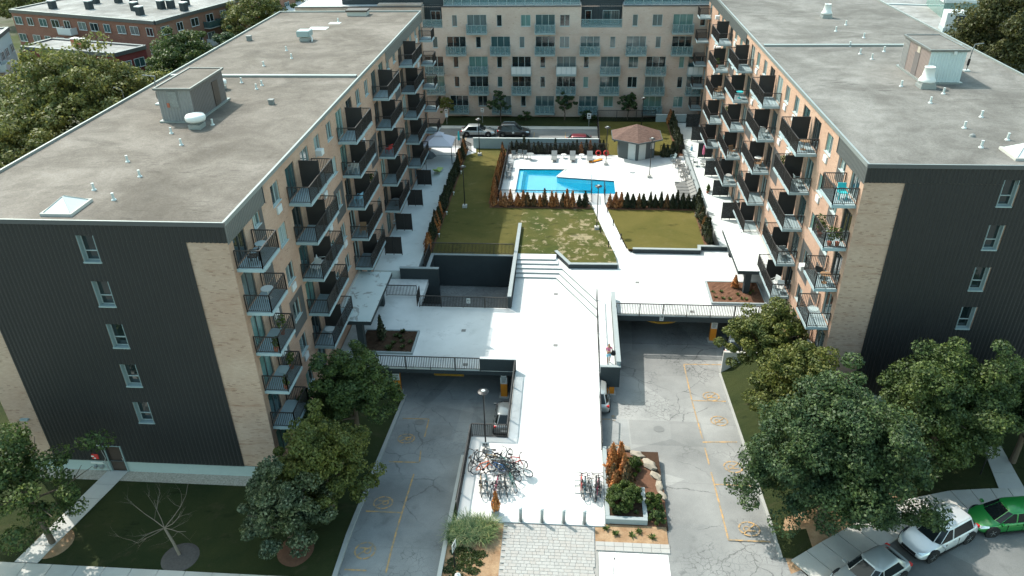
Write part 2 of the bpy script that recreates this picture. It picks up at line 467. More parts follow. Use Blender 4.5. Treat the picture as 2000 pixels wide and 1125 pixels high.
        if k == 'lawn_patchy':
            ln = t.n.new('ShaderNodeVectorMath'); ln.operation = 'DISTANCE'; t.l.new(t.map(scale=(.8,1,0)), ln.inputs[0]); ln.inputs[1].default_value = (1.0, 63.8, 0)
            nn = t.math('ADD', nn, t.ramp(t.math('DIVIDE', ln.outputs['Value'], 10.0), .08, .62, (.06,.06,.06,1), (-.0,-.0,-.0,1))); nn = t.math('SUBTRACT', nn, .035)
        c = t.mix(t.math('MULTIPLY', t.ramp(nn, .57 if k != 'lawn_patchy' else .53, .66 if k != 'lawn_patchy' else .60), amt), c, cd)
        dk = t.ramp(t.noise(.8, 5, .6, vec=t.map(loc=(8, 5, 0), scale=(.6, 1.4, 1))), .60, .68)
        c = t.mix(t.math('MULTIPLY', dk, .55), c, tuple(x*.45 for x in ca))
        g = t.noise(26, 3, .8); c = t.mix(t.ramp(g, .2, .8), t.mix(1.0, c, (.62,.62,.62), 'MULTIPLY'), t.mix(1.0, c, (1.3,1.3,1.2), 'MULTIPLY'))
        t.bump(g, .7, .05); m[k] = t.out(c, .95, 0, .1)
    t = NT('sandy soil')
    c = t.mix(t.ramp(t.noise(1.2, 6, .65), .35, .65), (.23,.135,.075), (.36,.245,.15))
    c = t.mix(t.ramp(t.noise(14, 3, .7), .25, .75), t.mix(1.0, c, (.75,.75,.75), 'MULTIPLY'), c)
    t.bump(t.noise(12, 4, .7), .6, .03); m['sand'] = t.out(c, 1, 0, .1)
    t = NT('gravel strip')
    c = t.mix(t.ramp(t.noise(9, 4, .7), .3, .7), (.22,.19,.155), (.42,.385,.33)); t.bump(t.noise(18, 3, .7), .6, .03)
    m['gravel'] = t.out(c, 1, 0, .1)
    t = NT('white gravel')
    d = t.voro(13, 'F1'); c = t.mix(t.ramp(d, .2, .62), (.84,.84,.83), (.62,.62,.61))
    c = t.mix(t.ramp(t.noise(4.5, 5, .7), .66, .70), c, (.16,.15,.13)); t.bump(d, .6, .03)
    m['white_gravel'] = t.out(c, .95, 0, .15)
    t = NT('ground cover')
    c = t.mix(t.ramp(t.noise(.05, 5, .6), .4, .6), (.05,.065,.022), (.12,.115,.09))
    c = t.mix(t.ramp(t.noise(.5, 5, .7), .3, .7), t.mix(1.0, c, (.6,.6,.6), 'MULTIPLY'), c)
    m['ground'] = t.out(c, 1, 0, .1)
    # water
    t = NT('pool water')
    x = t.sep()
    c = t.mix(t.ramp(t.noise(1.2, 3, .5), .3, .7), (.004,.33,.56), (.012,.40,.64))
    t.bump(t.noise(3.2, 4, .6), .35, .06)
    t.b.inputs['Alpha'].default_value = .48
    m['water'] = t.out(c, .06, 0, .5)
    m['pool_tile'] = plain('pale pool plaster', (.40,.70,.80), .6, 0, .4, .06, 2)
    m['pool_deep'] = plain('blue pool tile band', (.008,.17,.32), .4, 0, .5, .12, 3)
    # shingles of the pool house
    t = NT('brown shingles')
    b = t.n.new('ShaderNodeTexBrick'); t.l.new(t.map(scale=(1, 1, 1)), b.inputs['Vector'])
    b.inputs['Scale'].default_value = 1; b.inputs['Brick Width'].default_value = .3; b.inputs['Row Height'].default_value = .14; b.inputs['Mortar Size'].default_value = .008
    b.inputs['Color1'].default_value = (.105,.066,.055,1); b.inputs['Color2'].default_value = (.15,.098,.08,1); b.inputs['Mortar'].default_value = (.08,.05,.045,1)
    m['shingle'] = t.out(b.outputs['Color'], .95, 0, .15)
    # leaves
    def leaf(name, ca, cb, cc, tr=.25, rough=.55):
        t = NT(name)
        r = t.n.new('ShaderNodeValToRGB'); e = r.color_ramp.elements
        e[0].position = 0; e[0].color = (*ca, 1); e[1].position = 1; e[1].color = (*cc, 1); q = e.new(.55); q.color = (*cb, 1)
        t.l.new(t.isl, r.inputs[0])
        big = t.noise(.6, 4, .6)
        col = t.mix(t.ramp(big, .35, .65), t.mix(1.0, r.outputs[0], (.82,.9,1.0), 'MULTIPLY'), t.mix(1.0, r.outputs[0], (1.35,1.22,.9), 'MULTIPLY'))
        t.out(col, rough, 0, .3)
        tl = t.n.new('ShaderNodeBsdfTranslucent'); t.l.new(col, tl.inputs[0])
        mx = t.n.new('ShaderNodeMixShader'); mx.inputs[0].default_value = min(.4, tr*1.4)
        t.l.new(t.b.outputs[0], mx.inputs[1]); t.l.new(tl.outputs[0], mx.inputs[2])
        t.l.new(mx.outputs[0], t.n['Material Output'].inputs[0])
        return t.m
    m['leaf_maple'] = leaf('maple leaves', (.028,.050,.017), (.053,.085,.026), (.105,.142,.046))
    m['leaf_dark'] = leaf('dark maple leaves', (.022,.043,.020), (.039,.070,.028), (.085,.128,.053))
    m['leaf_lime'] = leaf('yellow green leaves', (.050,.066,.016), (.085,.105,.025), (.165,.170,.050))
    m['leaf_pale'] = leaf('pale backed leaves', (.03,.048,.022), (.055,.08,.04), (.20,.23,.15))
    m['leaf_olive'] = leaf('olive leaves', (.065,.080,.024), (.115,.130,.040), (.20,.205,.068))
    m['leaf_brown'] = leaf('bronze green leaves', (.036,.042,.017), (.062,.068,.024), (.105,.105,.038))
    m['leaf_shrub'] = leaf('bright shrub leaves', (.030,.050,.012), (.055,.085,.018), (.10,.135,.032))
    m['thuja'] = leaf('green cedar scales', (.012,.018,.009), (.020,.027,.012), (.040,.046,.019), .1)
    m['thuja_brown'] = leaf('dead cedar scales', (.19,.065,.022), (.32,.125,.045), (.45,.21,.09), .1)
    m['thuja_half'] = leaf('half dead cedar scales', (.03,.026,.012), (.10,.06,.026), (.26,.12,.05), .1)
    m['grass_blade'] = leaf('ornamental grass blades', (.055,.105,.05), (.11,.18,.085), (.36,.36,.20), .25)
    m['weed'] = leaf('low weeds', (.02,.035,.01), (.035,.055,.015), (.06,.075,.025), .2)
    m['flower'] = plain('orange flowers', (.7,.3,.05), .7)
build_materials()
M_ = mats
# ================================================================ the setting
_t = NT('worn concrete deck')
_c = _t.mix(_t.ramp(_t.noise(.4, 6, .65), .3, .7), (.50,.49,.475), (.60,.59,.57))
_c = _t.mix(_t.math('MULTIPLY', _t.ramp(_t.noise(1.4, 6, .7), .58, .7), .3), _c, (.38,.36,.33))
M_['deck_worn'] = _t.out(_c, .9, 0, .2)
M_['soil_grey'] = plain('grey wood chips', (.075,.068,.064), 1, 0, .1, .4, 10)
def zl(y): return -2.3*min(max((y-29)/15, 0), 1)
def zr(y): return -2.1*min(max((y-30)/20, 0), 1)
def sheet(name, poly, z, mat, **kw):
    mb = MB(); zz = z if isinstance(z, (list, tuple)) else [z]*len(poly)
    a = sum(poly[i][0]*poly[(i+1) % len(poly)][1] - poly[(i+1) % len(poly)][0]*poly[i][1] for i in range(len(poly)))
    idx = list(range(len(poly)))
    if a < 0: idx = idx[::-1]
    mb.add([(p[0], p[1], zz[i]) for i, p in enumerate(poly)], [tuple(idx)])
    return struct(name, mb, M_[mat], **kw)
def slab(name, poly, z0, z1, mat, **kw):
    return struct(name, MB().prism(list(poly), z0, z1), M_[mat], **kw)
def rect(x0, x1, y0, y1): return [(x0,y0),(x1,y0),(x1,y1),(x0,y1)]

# ground sheet with an opening where the drives and the courtyard lie lower or higher
g = MB().grid_wall(-900, 900, -200, 1600, [(-14.2, 14.0, 26.0, 44.27), (-17.05, 14.0, 44.27, 47.5), (-17.05, 16.9, 47.5, 51.6), (-17.05, 16.9, 51.6, 101.0)],
                   lambda u, v, d: (u, v, -d), depth=.0)
struct('ground', g, M_['ground'])
struct('forecourt_base', MB().box(-6.3, 5.85, 23.55, 30.19, -.4, .004), M_['conc'])
struct('forecourt_base', MB().box(2.46, 5.95, 30.2, 36.5, -.6, .004), M_['soil'])
# front lawns
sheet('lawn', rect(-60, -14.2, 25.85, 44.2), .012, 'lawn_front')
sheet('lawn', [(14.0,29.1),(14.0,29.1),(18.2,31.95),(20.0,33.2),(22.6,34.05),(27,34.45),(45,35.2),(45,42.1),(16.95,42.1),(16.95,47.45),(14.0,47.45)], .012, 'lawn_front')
sheet('soil_bed', [(12.0,27.6),(13.4,28.3),(17.9,31.7),(19.6,33.3),(18.5,34.2),(15.2,32.6),(12.6,31.5),(11.9,29.7)], .026, 'sand')
sheet('gravel_strip', rect(-33.2, -17.2, 32.15, 32.98), .022, 'gravel')
# the front walk to the side door and its slabs
def walk_slabs(name, a0, a1, b0, b1, n, z, mat, gap=.02):
    """a run of n concrete slabs between the edges a0-a1 and b0-b1"""
    root = sheet(name, [a0, b0, b1, a1], z, 'conc')
    L = lambda p, q, t: (p[0]+(q[0]-p[0])*t, p[1]+(q[1]-p[1])*t)
    for k in range(n):
        t0, t1 = k/n + gap/n/2, (k+1)/n - gap/n/2
        pts = [L(a0, a1, t0), L(b0, b1, t0), L(b0, b1, t1), L(a0, a1, t1)]
        ob('slab', MB().prism(pts, z+.002, z+.03+random.uniform(0, .008)), M_[mat], parent=root)
    return root
walk_slabs('door_walk', (-28.1,32.95), (-29.5,25.9), (-26.8,32.95), (-28.2,25.9), 6, .03, 'conc_light')
walk_slabs('sidewalk', (-60,25.85), (-6.5,25.85), (-60,23.6), (-6.5,23.6), 36, .03, 'sidewalk')
walk_slabs('side_walk', (26.3,38.6), (25.5,34.3), (27.4,38.6), (27.0,34.45), 3, .03, 'conc_light')
# curved pavement on the street corner
inn = [(12.2,28.45),(14.1,29.75),(16.1,31.05),(18.0,32.2),(20.0,33.25),(22.6,34.05),(25,34.35),(27,34.5),(32,34.9),(38,35.3)]
outr = [(13.3,27.0),(15.2,28.35),(17.1,29.7),(19.2,31.0),(21.2,31.95),(23.0,32.6),(25,33.0),(27,33.35),(32,33.7),(38,34.1)]
sw = sheet('pavement', inn + outr[::-1], .03, 'conc')
for k in range(len(inn)-1):
    for t0, t1 in ((.01,.49),(.51,.99)):
        L = lambda p, q, t: (p[0]+(q[0]-p[0])*t, p[1]+(q[1]-p[1])*t)
        ob('slab', MB().prism([L(inn[k],inn[k+1],t0), L(inn[k],inn[k+1],t1), L(outr[k],outr[k+1],t1), L(outr[k],outr[k+1],t0)], .032, .12), M_['sidewalk'], parent=sw)
kb = MB()
for k in range(len(outr)-1):
    a, b = Vector((*outr[k], 0)), Vector((*outr[k+1], 0)); n = (b-a).cross(Vector((0,0,1))).normalized()*.16
    kb.prism([(a.x,a.y),(b.x,b.y),(b.x+n.x,b.y+n.y),(a.x+n.x,a.y+n.y)], -.05, .125)
struct('kerb', kb, M_['conc_light'])
sheet('street', [(-80,23.5),(13.5,23.5),(13.2,26.9)] + outr + [(80,36),(80,-40),(-80,-40)], .008, 'street')
sheet('drive_apron', [(5.7,23.55),(13.2,23.55),(13.3,26.9),(12.15,28.4),(11.7,29.0),(5.7,29.0)], .020, 'asphalt_worn')

# ---- the two drives, sloping down to the garages
def ramp_sheet(name, cells, zf, mat):
    mb = MB()
    for (x0, x1, y0, y1) in cells:
        n = max(1, int((y1-y0)/1.5))
        for k in range(n):
            a, b = y0+(y1-y0)*k/n, y0+(y1-y0)*(k+1)/n
            mb.add([(x0,a,zf(a)),(x1,a,zf(a)),(x1,b,zf(b)),(x0,b,zf(b))], [(0,1,2,3)])
    return struct(name, mb, M_[mat])
def off(zf, d): return lambda y: zf(y)+d
ramp_sheet('left_drive', [(-11.75,-6.2,23.55,37.2), (-11.75,-1.9,37.2,44.27)], off(zl, .004), 'asphalt')
ramp_sheet('right_drive', [(5.6,12.4,28.95,36.2), (2.45,12.4,36.2,37.2), (.7,12.4,37.2,44.27), (2.45,12.4,44.27,51.6), (12.4,16.9,47.5,51.6)], off(zr, .004), 'asphalt_worn')
# resurfaced patches, 6 mm proud
ramp_sheet('drive_patch', [(4.45,9.3,38.1,40.9)], off(zr, .010), 'asphalt_far')
ramp_sheet('drive_patch', [(2.6,4.35,37.3,41.0)], off(zr, .012), 'asphalt')
ramp_sheet('drive_patch', [(-7.4,-6.5,38.3,43.6)], off(zl, .010), 'asphalt_worn')
ramp_sheet('drive_patch', [(-9.1,-7.6,38.9,40.3)], off(zl, .012), 'asphalt_far')
sheet('garage_floor', rect(-17, 2.4, 44.27, 101), -2.30, 'asphalt')
sheet('garage_floor', rect(2.46, 16.9, 51.6, 101), -2.08, 'asphalt')
sheet('garage_floor', rect(12.4, 16.9, 44.27, 51.6), -2.2, 'asphalt')
# painted markings
yl = NT('worn orange paint')
_c = yl.mix(yl.ramp(yl.noise(2.6, 5, .75), .40, .62), (.20,.17,.13), (.42,.25,.095))
M_['paint'] = yl.out(_c, .8, 0, .2)
def mark_line(x0, y0, x1, y1, zf, w=.10, name='painted_line'):
    d = Vector((x1-x0, y1-y0)); L = d.length; d /= L; n = Vector((-d.y, d.x))*w/2
    mb = MB(); k = max(1, int(L/1.5))
    for i in range(k):
        p, q = Vector((x0,y0))+d*L*i/k, Vector((x0,y0))+d*L*(i+1)/k
        mb.add([(p.x+s*n.x, p.y+s*n.y, zf(p.y)+.020) for s in (-1,1)] + [(q.x+s*n.x, q.y+s*n.y, zf(q.y)+.020) for s in (1,-1)], [(1,0,3,2)])
    return struct(name, mb, M_['paint'])
for a in [(-11.4,30.87,-9.3,30.87),(-11.45,26.5,-10.25,26.5),(-9.2,26.4,-9.3,34.6),(-11.15,35.8,-9.2,35.85),(-9.2,35.9,-9.35,37.2),(-11.4,41.0,-9.5,41.05),(-9.4,38.8,-9.5,41.0)]:
    mark_line(*a, zl)
for a in [(9.2,48.7,12.2,48.8),(9.2,48.7,9.1,43.5),(9.05,43.55,11.5,43.6),(9.1,43.5,9.15,39.0),(9.1,38.6,11.35,38.75),(9.15,38.0,9.15,36.2),(9.15,35.5,9.15,29.7),(9.15,34.35,11.35,34.35),(9.15,29.7,11.4,29.7),(2.55,40.85,3.2,40.85)]:
    mark_line(*a, zr)
def no_parking(x, y, zf, rz, gaps=8):
    """crossed P in a dashed ring, stencilled on the asphalt"""
    mb = MB(); r0, r1 = .50, .60
    for k in range(gaps):
        for j in range(5):
            a = 2*math.pi*(k+.06+.17*j)/gaps; b = 2*math.pi*(k+.06+.17*(j+1))/gaps
            mb.add([(r0*math.cos(a),r0*math.sin(a),0),(r1*math.cos(a),r1*math.sin(a),0),(r1*math.cos(b),r1*math.sin(b),0),(r0*math.cos(b),r0*math.sin(b),0)], [(0,1,2,3)])
    def stroke(p, q, w=.085, z=0):
        d = Vector((q[0]-p[0], q[1]-p[1])).normalized(); n = Vector((-d.y, d.x))*w/2
        mb.add([(p[0]+n.x,p[1]+n.y,z),(p[0]-n.x,p[1]-n.y,z),(q[0]-n.x,q[1]-n.y,z),(q[0]+n.x,q[1]+n.y,z)], [(0,1,2,3)])
    stroke((-.16,-.32), (-.16,.32))
    pts = [(-.11,.30),(.06,.30),(.17,.22),(.19,.13),(.15,.04),(.05,-.02),(-.11,-.02)]
    for i in range(len(pts)-1): stroke(pts[i], pts[i+1], .08, .001*(i % 2+1))
    stroke((-.36,.36), (.36,-.36), .07, .003)
    sl = math.atan((zf(y+.5)-zf(y-.5)))
    o = struct('painted_no_parking_symbol', mb, M_['paint'], loc=(x, y, zf(y)+.026)); o.rotation_mode = 'ZYX'; o.rotation_euler = (sl, 0, rz)
    return o
for x, y in [(-10.56,31.7),(-10.65,27.8),(-10.6,38.5)]: no_parking(x, y, zl, R(-90))
for x, y in [(10.56,44.2),(10.6,41.1),(10.6,36.1),(10.45,30.6)]: no_parking(x, y, zr, R(90))
# stencilled bay number and arrow
def text_mesh(s, size, mat, extrude=0):
    cu = bpy.data.curves.new('t', 'FONT'); cu.body = s; cu.size = size; cu.align_x = 'CENTER'; cu.align_y = 'CENTER'; cu.extrude = extrude
    o = bpy.data.objects.new('t', cu); COL.objects.link(o)
    bpy.context.view_layer.update()
    me = bpy.data.meshes.new_from_object(o); bpy.data.objects.remove(o)
    me.materials.clear(); me.materials.append(mat); return me
ob('painted_bay_number', text_mesh('<0119', .42, M_['paint']), loc=(3.42, 40.75, zr(40.75)+.024), rot=(0, 0, R(90)), kind='structure')
# manhole covers
for n_, x, y, zf in (('manhole_cover', -10.06, 40.6, zl), ('manhole_cover', 6.4, 39.9, zr)):
    struct(n_, MB().cyl((0,0,0), (0,0,.012), .36, n=20), M_['drain'], loc=(x, y, zf(y)+.012), rot=(math.atan(zf(y+.5)-zf(y-.5)),0,0))

# ---- kerbs and retaining walls beside the drives
def slope_wall(name, x0, x1, y0, y1, ztop, zf, mat, n=8):
    mb = MB()
    for k in range(n):
        a, b = y0+(y1-y0)*k/n, y0+(y1-y0)*(k+1)/n
        zt = ztop if callable(ztop) else (lambda y: ztop)
        mb.add([(x0,a,zf(a)-.3),(x1,a,zf(a)-.3),(x1,b,zf(b)-.3),(x0,b,zf(b)-.3),(x0,a,zt(a)),(x1,a,zt(a)),(x1,b,zt(b)),(x0,b,zt(b))],
               [(4,5,6,7),(1,2,6,5),(3,0,4,7)] + ([(0,1,5,4)] if k == 0 else []) + ([(2,3,7,6)] if k == n-1 else []))
    return mb
def wallthing(name, mb, mat, label):
    return ob(name, mb, M_[mat], label=label, cat='wall')
wallthing('kerb_wall', slope_wall('', -11.95, -11.70, 23.6, 44.15, lambda y: zl(y)+.16, zl, 'conc'), 'conc', 'low concrete kerb wall along the left drive and front lawn')
wallthing('kerb_wall', slope_wall('', 11.62, 11.80, 28.6, 47.4, lambda y: zr(y)+.12, zr, 'conc'), 'conc', 'pale concrete kerb running along the right drive under the maples')
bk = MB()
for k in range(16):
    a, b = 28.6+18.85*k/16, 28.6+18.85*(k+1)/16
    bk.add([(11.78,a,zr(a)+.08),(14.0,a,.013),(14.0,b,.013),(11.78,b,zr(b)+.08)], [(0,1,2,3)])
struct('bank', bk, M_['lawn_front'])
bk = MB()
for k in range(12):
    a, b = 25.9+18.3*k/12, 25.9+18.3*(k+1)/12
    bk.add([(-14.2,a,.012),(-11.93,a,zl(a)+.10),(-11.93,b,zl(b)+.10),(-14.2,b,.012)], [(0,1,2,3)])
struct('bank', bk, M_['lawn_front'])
ob('kerb_edge', slope_wall('', -6.45, -6.22, 23.6, 35.9, lambda y: zl(y)*.4+.13, zl, 'conc_light'), M_['conc_light'], label='pale concrete kerb between the left drive and the sandy bed', cat='kerb')
wallthing('retaining_wall', MB().box(11.81, 16.88, 47.46, 47.68, -2.4, .14), 'conc_light', 'pale low wall at the end of the lawn under the light green maple')
# grass verge strip between drive and bike area
sheet('verge', [(-6.25,29.8),(-5.95,29.8),(-5.95,36.2),(-6.25,36.2)], [.03,.03,-.2,-.2], 'lawn_front')

# ---- lower plaza and bike area
wk = MB()
wk.prism(rect(-5.95, 2.45, 30.2, 37.2), -2.6, .10)
wk.prism([(-3.55,37.2),(2.45,37.2),(2.45,44.27),(-3.55,44.27)], -.2, [.10,.10,.25,.25])
wk.prism(rect(-1.9, .7, 37.2, 44.27), -2.6, -.21)
wk.prism(rect(-3.55, 2.45, 44.27, 57.9), -.25, .25)
wk.prism(rect(-17.0, -3.55, 44.27, 52.75), -.17, .25)
wk.prism(rect(-17.0, -12.15, 52.75, 57.2), -.25, .25)
wk.prism(rect(-4.5, -3.55, 52.75, 57.9), -.25, .25)
struct('lower_plaza', wk, M_['plaza'])
sheet('bike_area_floor', rect(-5.93, 2.43, 30.22, 37.18), .104, 'deck_worn')
# dark faces below the plaza edge
lin = MB().box(-17.0, -3.6, 44.18, 44.262, -.175, .10)
struct('garage_lintel', lin, M_['darkwall'])
struct('garage_lintel', MB().box(3.85, 16.9, 51.52, 51.592, .13, .56), M_['darkwall'])
struct('walkway_side_wall', MB().box(-3.64, -3.556, 37.21, 44.17, -.24, .02), M_['conc'])
struct('walkway_side_wall', MB().box(2.456, 2.52, 37.2, 44.1, -.24, .02), M_['conc'])
struct('garage_back_wall', MB().box(-17, -12.2, 60, 60.2, -2.3, .2), M_['darkwall'])
struct('garage_back_wall', MB().box(3, 16.9, 70, 70.2, -2.1, .3), M_['darkwall'])
struct('garage_side_wall', MB().box(2.3, 2.44, 44.3, 70, -2.3, -.26), M_['darkwall'])
struct('garage_side_wall', MB().box(-16.99, -16.8, 44.3, 60, -2.3, -.26), M_['darkwall'])

# ---- steps and upper plaza
def cpt(k): return (-.95+.25*(k-1), 57.8+.55*(k-1))
def dpt(k):
    c = cpt(k); t = (2.47-c[0])/3.45; return (2.47, c[1]-6.25*t)
st = MB()
for k in (1, 2):
    st.prism([(-4.5,cpt(k)[1]), cpt(k), dpt(k), (2.47, 57.2), (-.2, 60.2), (-4.5, 60.2)], -.2, .25+.15*k)
for k in (4, 5):
    y = cpt(k)[1]; st.prism([(-4.5,y), (-.78-.27*(k-4), y+.05), (-1.0,61.0), (-4.5,61.0)], .1, .25+.15*k)
struct('plaza_steps', st, M_['plaza'])
up = MB()
up.prism([(-4.5,58.9), cpt(3), dpt(3), (3.72,53.6), (3.72,51.6), (16.9,51.6), (16.9,63.0), (-4.5,63.0)], .12, .70)
struct('upper_plaza', up, M_['plaza'])
# dark nosing line on every step
ns = MB()
for k in range(1, 6):
    c = cpt(k); z = .25+.15*k
    ns.box(-4.48, c[0] if k < 4 else -.85-.25*(k-4), c[1]-.012, c[1]-.002, z-.145, z-.035)
    if k < 4:
        d = dpt(k); a, b = Vector((*c, z-.09)), Vector((*d, z-.09)); n = Vector((-.875,-.483,0))*.006
        ns.bar(a+n, b+n, .01, .11)
struct('step_riser_strip', ns, M_['wallcap'])
# wheelchair ramp
struct('ramp', MB().prism([(2.50,44.3),(3.62,44.3),(3.62,53.58),(2.50,53.58)], -.6, [.27,.27,.69,.69]), M_['plaza'])
# drains
for x, y, z in [(-8.0,49.3,.25),(-.9,55.2,.25),(-.75,47.6,.25),(6.0,56.7,.7),(-7.3,44.8,.25),(10.0,52.2,.7)]:
    struct('drain_grate', MB().box(-.17, .17, -.17, .17, .002, .008), M_['drain'], loc=(x, y, z))

# ---- courtyard ground
slab('lawn_soil', rect(-13.1, -4.82, 60.75, 88.4), -.3, .93, 'soil')
sheet('lawn', [(-12.7,60.75),(-4.66,60.75),(-4.66,71.2),(-7.75,71.2),(-7.75,88.45),(-12.7,88.45)], 1.0, 'lawn')
sheet('lawn', [(-4.66,61.0),(-1.1,61.0),(-1.0,61.5),(.3,59.2),(4.4,59.35),(4.3,61.0),(2.33,71.8),(-7.7,71.8),(-7.7,71.2),(-4.66,71.2)], 1.01, 'lawn_patchy')
sheet('lawn', [(5.52,62.3),(11.7,62.3),(12.7,63.1),(12.75,71.9),(3.72,71.9)], 1.0, 'lawn_dry')
sheet('lawn', rect(3.6, 13.0, 86.2, 98.9), 1.1, 'lawn_dry')
slab('lawn_soil', [(-4.4,61.2),(-1.0,61.7),(.3,59.3),(4.3,59.4),(2.2,71.9),(-7.3,72.2),(-4.4,70)], .5, .95, 'soil')
slab('lawn_soil', [(5.62,62.4),(11.8,62.4),(11.8,63.1),(13.25,63.1),(13.25,72.0),(3.8,72.0)], .3, .97, 'soil')
# soil strips under the hedges
slab('hedge_bed', rect(-13.15, -12.35, 61.0, 88.4), .9, 1.03, 'mulch')
slab('hedge_bed', rect(12.55, 13.3, 63.3, 72.2), .9, 1.03, 'mulch')
slab('hedge_bed', rect(12.6, 13.5, 86.2, 98.8), .9, 1.14, 'mulch')
slab('hedge_bed', rect(-8.1, 2.2, 70.95, 72.0), .9, 1.04, 'mulch')
slab('hedge_bed', rect(3.75, 12.9, 70.95, 72.0), .9, 1.04, 'mulch')
slab('hedge_bed', rect(-8.3, -7.35, 71.9, 86.6), .9, 1.04, 'mulch')
# garden path, sloping up to the pool gate
struct('garden_path', MB().add([(4.32,60.9,.71),(5.75,60.9,.71),(3.62,72.3,1.21),(2.28,72.3,1.21),(4.32,60.9,.3),(5.75,60.9,.3),(3.62,72.3,.8),(2.28,72.3,.8)], [(0,1,2,3),(0,3,7,4),(1,5,6,2)]), M_['plaza'])
# patios
slab('left_patio', rect(-17.0, -13.15, 57.45, 86.0), -.1, .95, 'patio')
slab('left_patio_end', [(-17.0,86.0),(-12.4,86.0),(-11.3,87.0),(-11.6,89.3),(-17.0,89.3)], -.1, 1.02, 'deck')
slab('right_patio', rect(13.95, 16.9, 63.0, 100.5), -.1, .95, 'patio')
# pool deck round the pool
dk = MB()
for r_ in (rect(-7.35,-5.8,72.1,86.0), rect(-5.8,5.0,72.1,74.3), rect(5.0,13.3,72.1,86.0), rect(-5.8,5.0,81.4,86.0)): dk.prism(r_, .6, 1.2)
dk.prism([(-.35,81.4),(-1.35,79.1),(5.0,78.1),(5.0,81.4)], .6, 1.2)
struct('pool_deck', dk, M_['deck'])
pool_pts = [(-5.8,74.3),(-5.8,81.4),(-.35,81.4),(-1.35,79.1),(5.0,78.1),(5.0,74.3)]
cp = MB()
for i in range(6):
    a, b = Vector((*pool_pts[i],1.215)), Vector((*pool_pts[(i+1) % 6],1.215)); cp.bar(a, b, .22, .03)
struct('pool_coping', cp, M_['white'])
pw = MB()
for i in range(6):
    a, b = pool_pts[i], pool_pts[(i+1) % 6]
    pw.add([(*a,-1.2),(*b,-1.2),(*b,1.19),(*a,1.19)], [(0,1,2,3)])
struct('pool_wall', pw, M_['pool_deep'])
struct('pool_steps', MB().box(-5.79,-5.2,74.35,81.35,.2,.95).box(-5.2,-4.75,74.4,81.3,.2,.8), M_['pool_tile'])
struct('pool_floor', MB().add([(-5.8,74.2,.62),(-1.6,74.2,.5),(-1.2,81.5,.5),(-5.8,81.5,.62)], [(0,1,2,3)]).add([(-1.6,74.2,.499),(5.1,74.2,-1.1),(5.1,81.5,-1.1),(-1.2,81.5,.499)], [(0,1,2,3)]), M_['pool_tile'])
sheet('pool_water', pool_pts, 1.09, 'water')
# rear road
sheet('rear_road', rect(-17.0, 3.5, 88.75, 95.6), 1.0, 'asphalt_far')
slab('rear_pavement', rect(-17.0, 3.5, 95.6, 96.7), .6, 1.13, 'sidewalk')
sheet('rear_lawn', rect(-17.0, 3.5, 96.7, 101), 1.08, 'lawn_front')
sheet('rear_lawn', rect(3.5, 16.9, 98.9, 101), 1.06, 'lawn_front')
for x in (-13.2, -8.9, -4.6, -.6):
    struct('painted_line', MB().box(-.05, .05, 89.4, 94.6, 1.004, 1.008), M_['paint'], loc=(x, 0, 0))

M_['paver_joint'] = plain('sand joint', (.24,.23,.215), .95)
# ---- entrance paving, sandy bed, white gravel
pv = sheet('entrance_paving', [(-3.25,23.6),(2.0,23.6),(2.0,28.5),(5.75,28.5),(5.75,29.15),(1.85,29.15),(1.85,30.18),(-3.25,30.18)], .020, 'paver_joint')
pmats = [plain('paver grey', (.29,.282,.268), .9, 0, .2, .08, 5), plain('paver pale', (.308,.30,.285), .9, 0, .2, .08, 5), plain('paver warm', (.297,.28,.262), .9, 0, .2, .08, 5)]
pm = {}
def paver(w, d):
    if (w, d) not in pm:
        b = MB(); e = .012
        b.add([(0,0,0),(w,0,0),(w,d,0),(0,d,0),(0,0,.045),(w,0,.045),(w,d,.045),(0,d,.045),(e,e,.055),(w-e,e,.055),(w-e,d-e,.055),(e,d-e,.055)],
              [(0,1,5,4),(1,2,6,5),(2,3,7,6),(3,0,4,7),(4,5,9,8),(5,6,10,9),(6,7,11,10),(7,4,8,11),(8,9,10,11)])
        pm[(w, d)] = b.mesh('paver', pmats[0])
    return pm[(w, d)]
rnd = random.Random(3)
cnt = 0
y = 26.55
row = 0
while y < 30.1:
    x = -3.22 + (.21 if row % 2 else 0)
    while x < 1.80:
        w = rnd.choice((.32, .32, .42, .24))
        w2 = min(w, 1.84-x)
        if w2 > .1:
            ob('paver', paver(round(w2-.009, 3), .202), rnd.choice(pmats), parent=pv, loc=(x, y, .021+rnd.uniform(0, .006))); cnt += 1
        x += w
    y += .21; row += 1
for r_ in range(2):
    x = 1.9
    while x < 5.7:
        ob('paver', paver(.488, .3), rnd.choice(pmats), parent=pv, loc=(x, 28.53+.31*r_, .021)); x += .5
sheet('sand_bed', [(-6.22,23.6),(-3.25,23.6),(-3.25,30.15),(-5.9,30.15),(-6.22,29.9)], .024, 'sand')
sheet('white_gravel_bed', rect(2.05, 5.75, 23.6, 28.45), .034, 'white_gravel')
sheet('sand_bed', rect(1.88, 5.85, 29.17, 30.4), .028, 'sand')
sheet('garden_bed', [(2.7,30.4),(5.9,30.4),(6.0,33.2),(5.6,34.8),(4.6,36.2),(2.7,36.6)], .05, 'mulch')
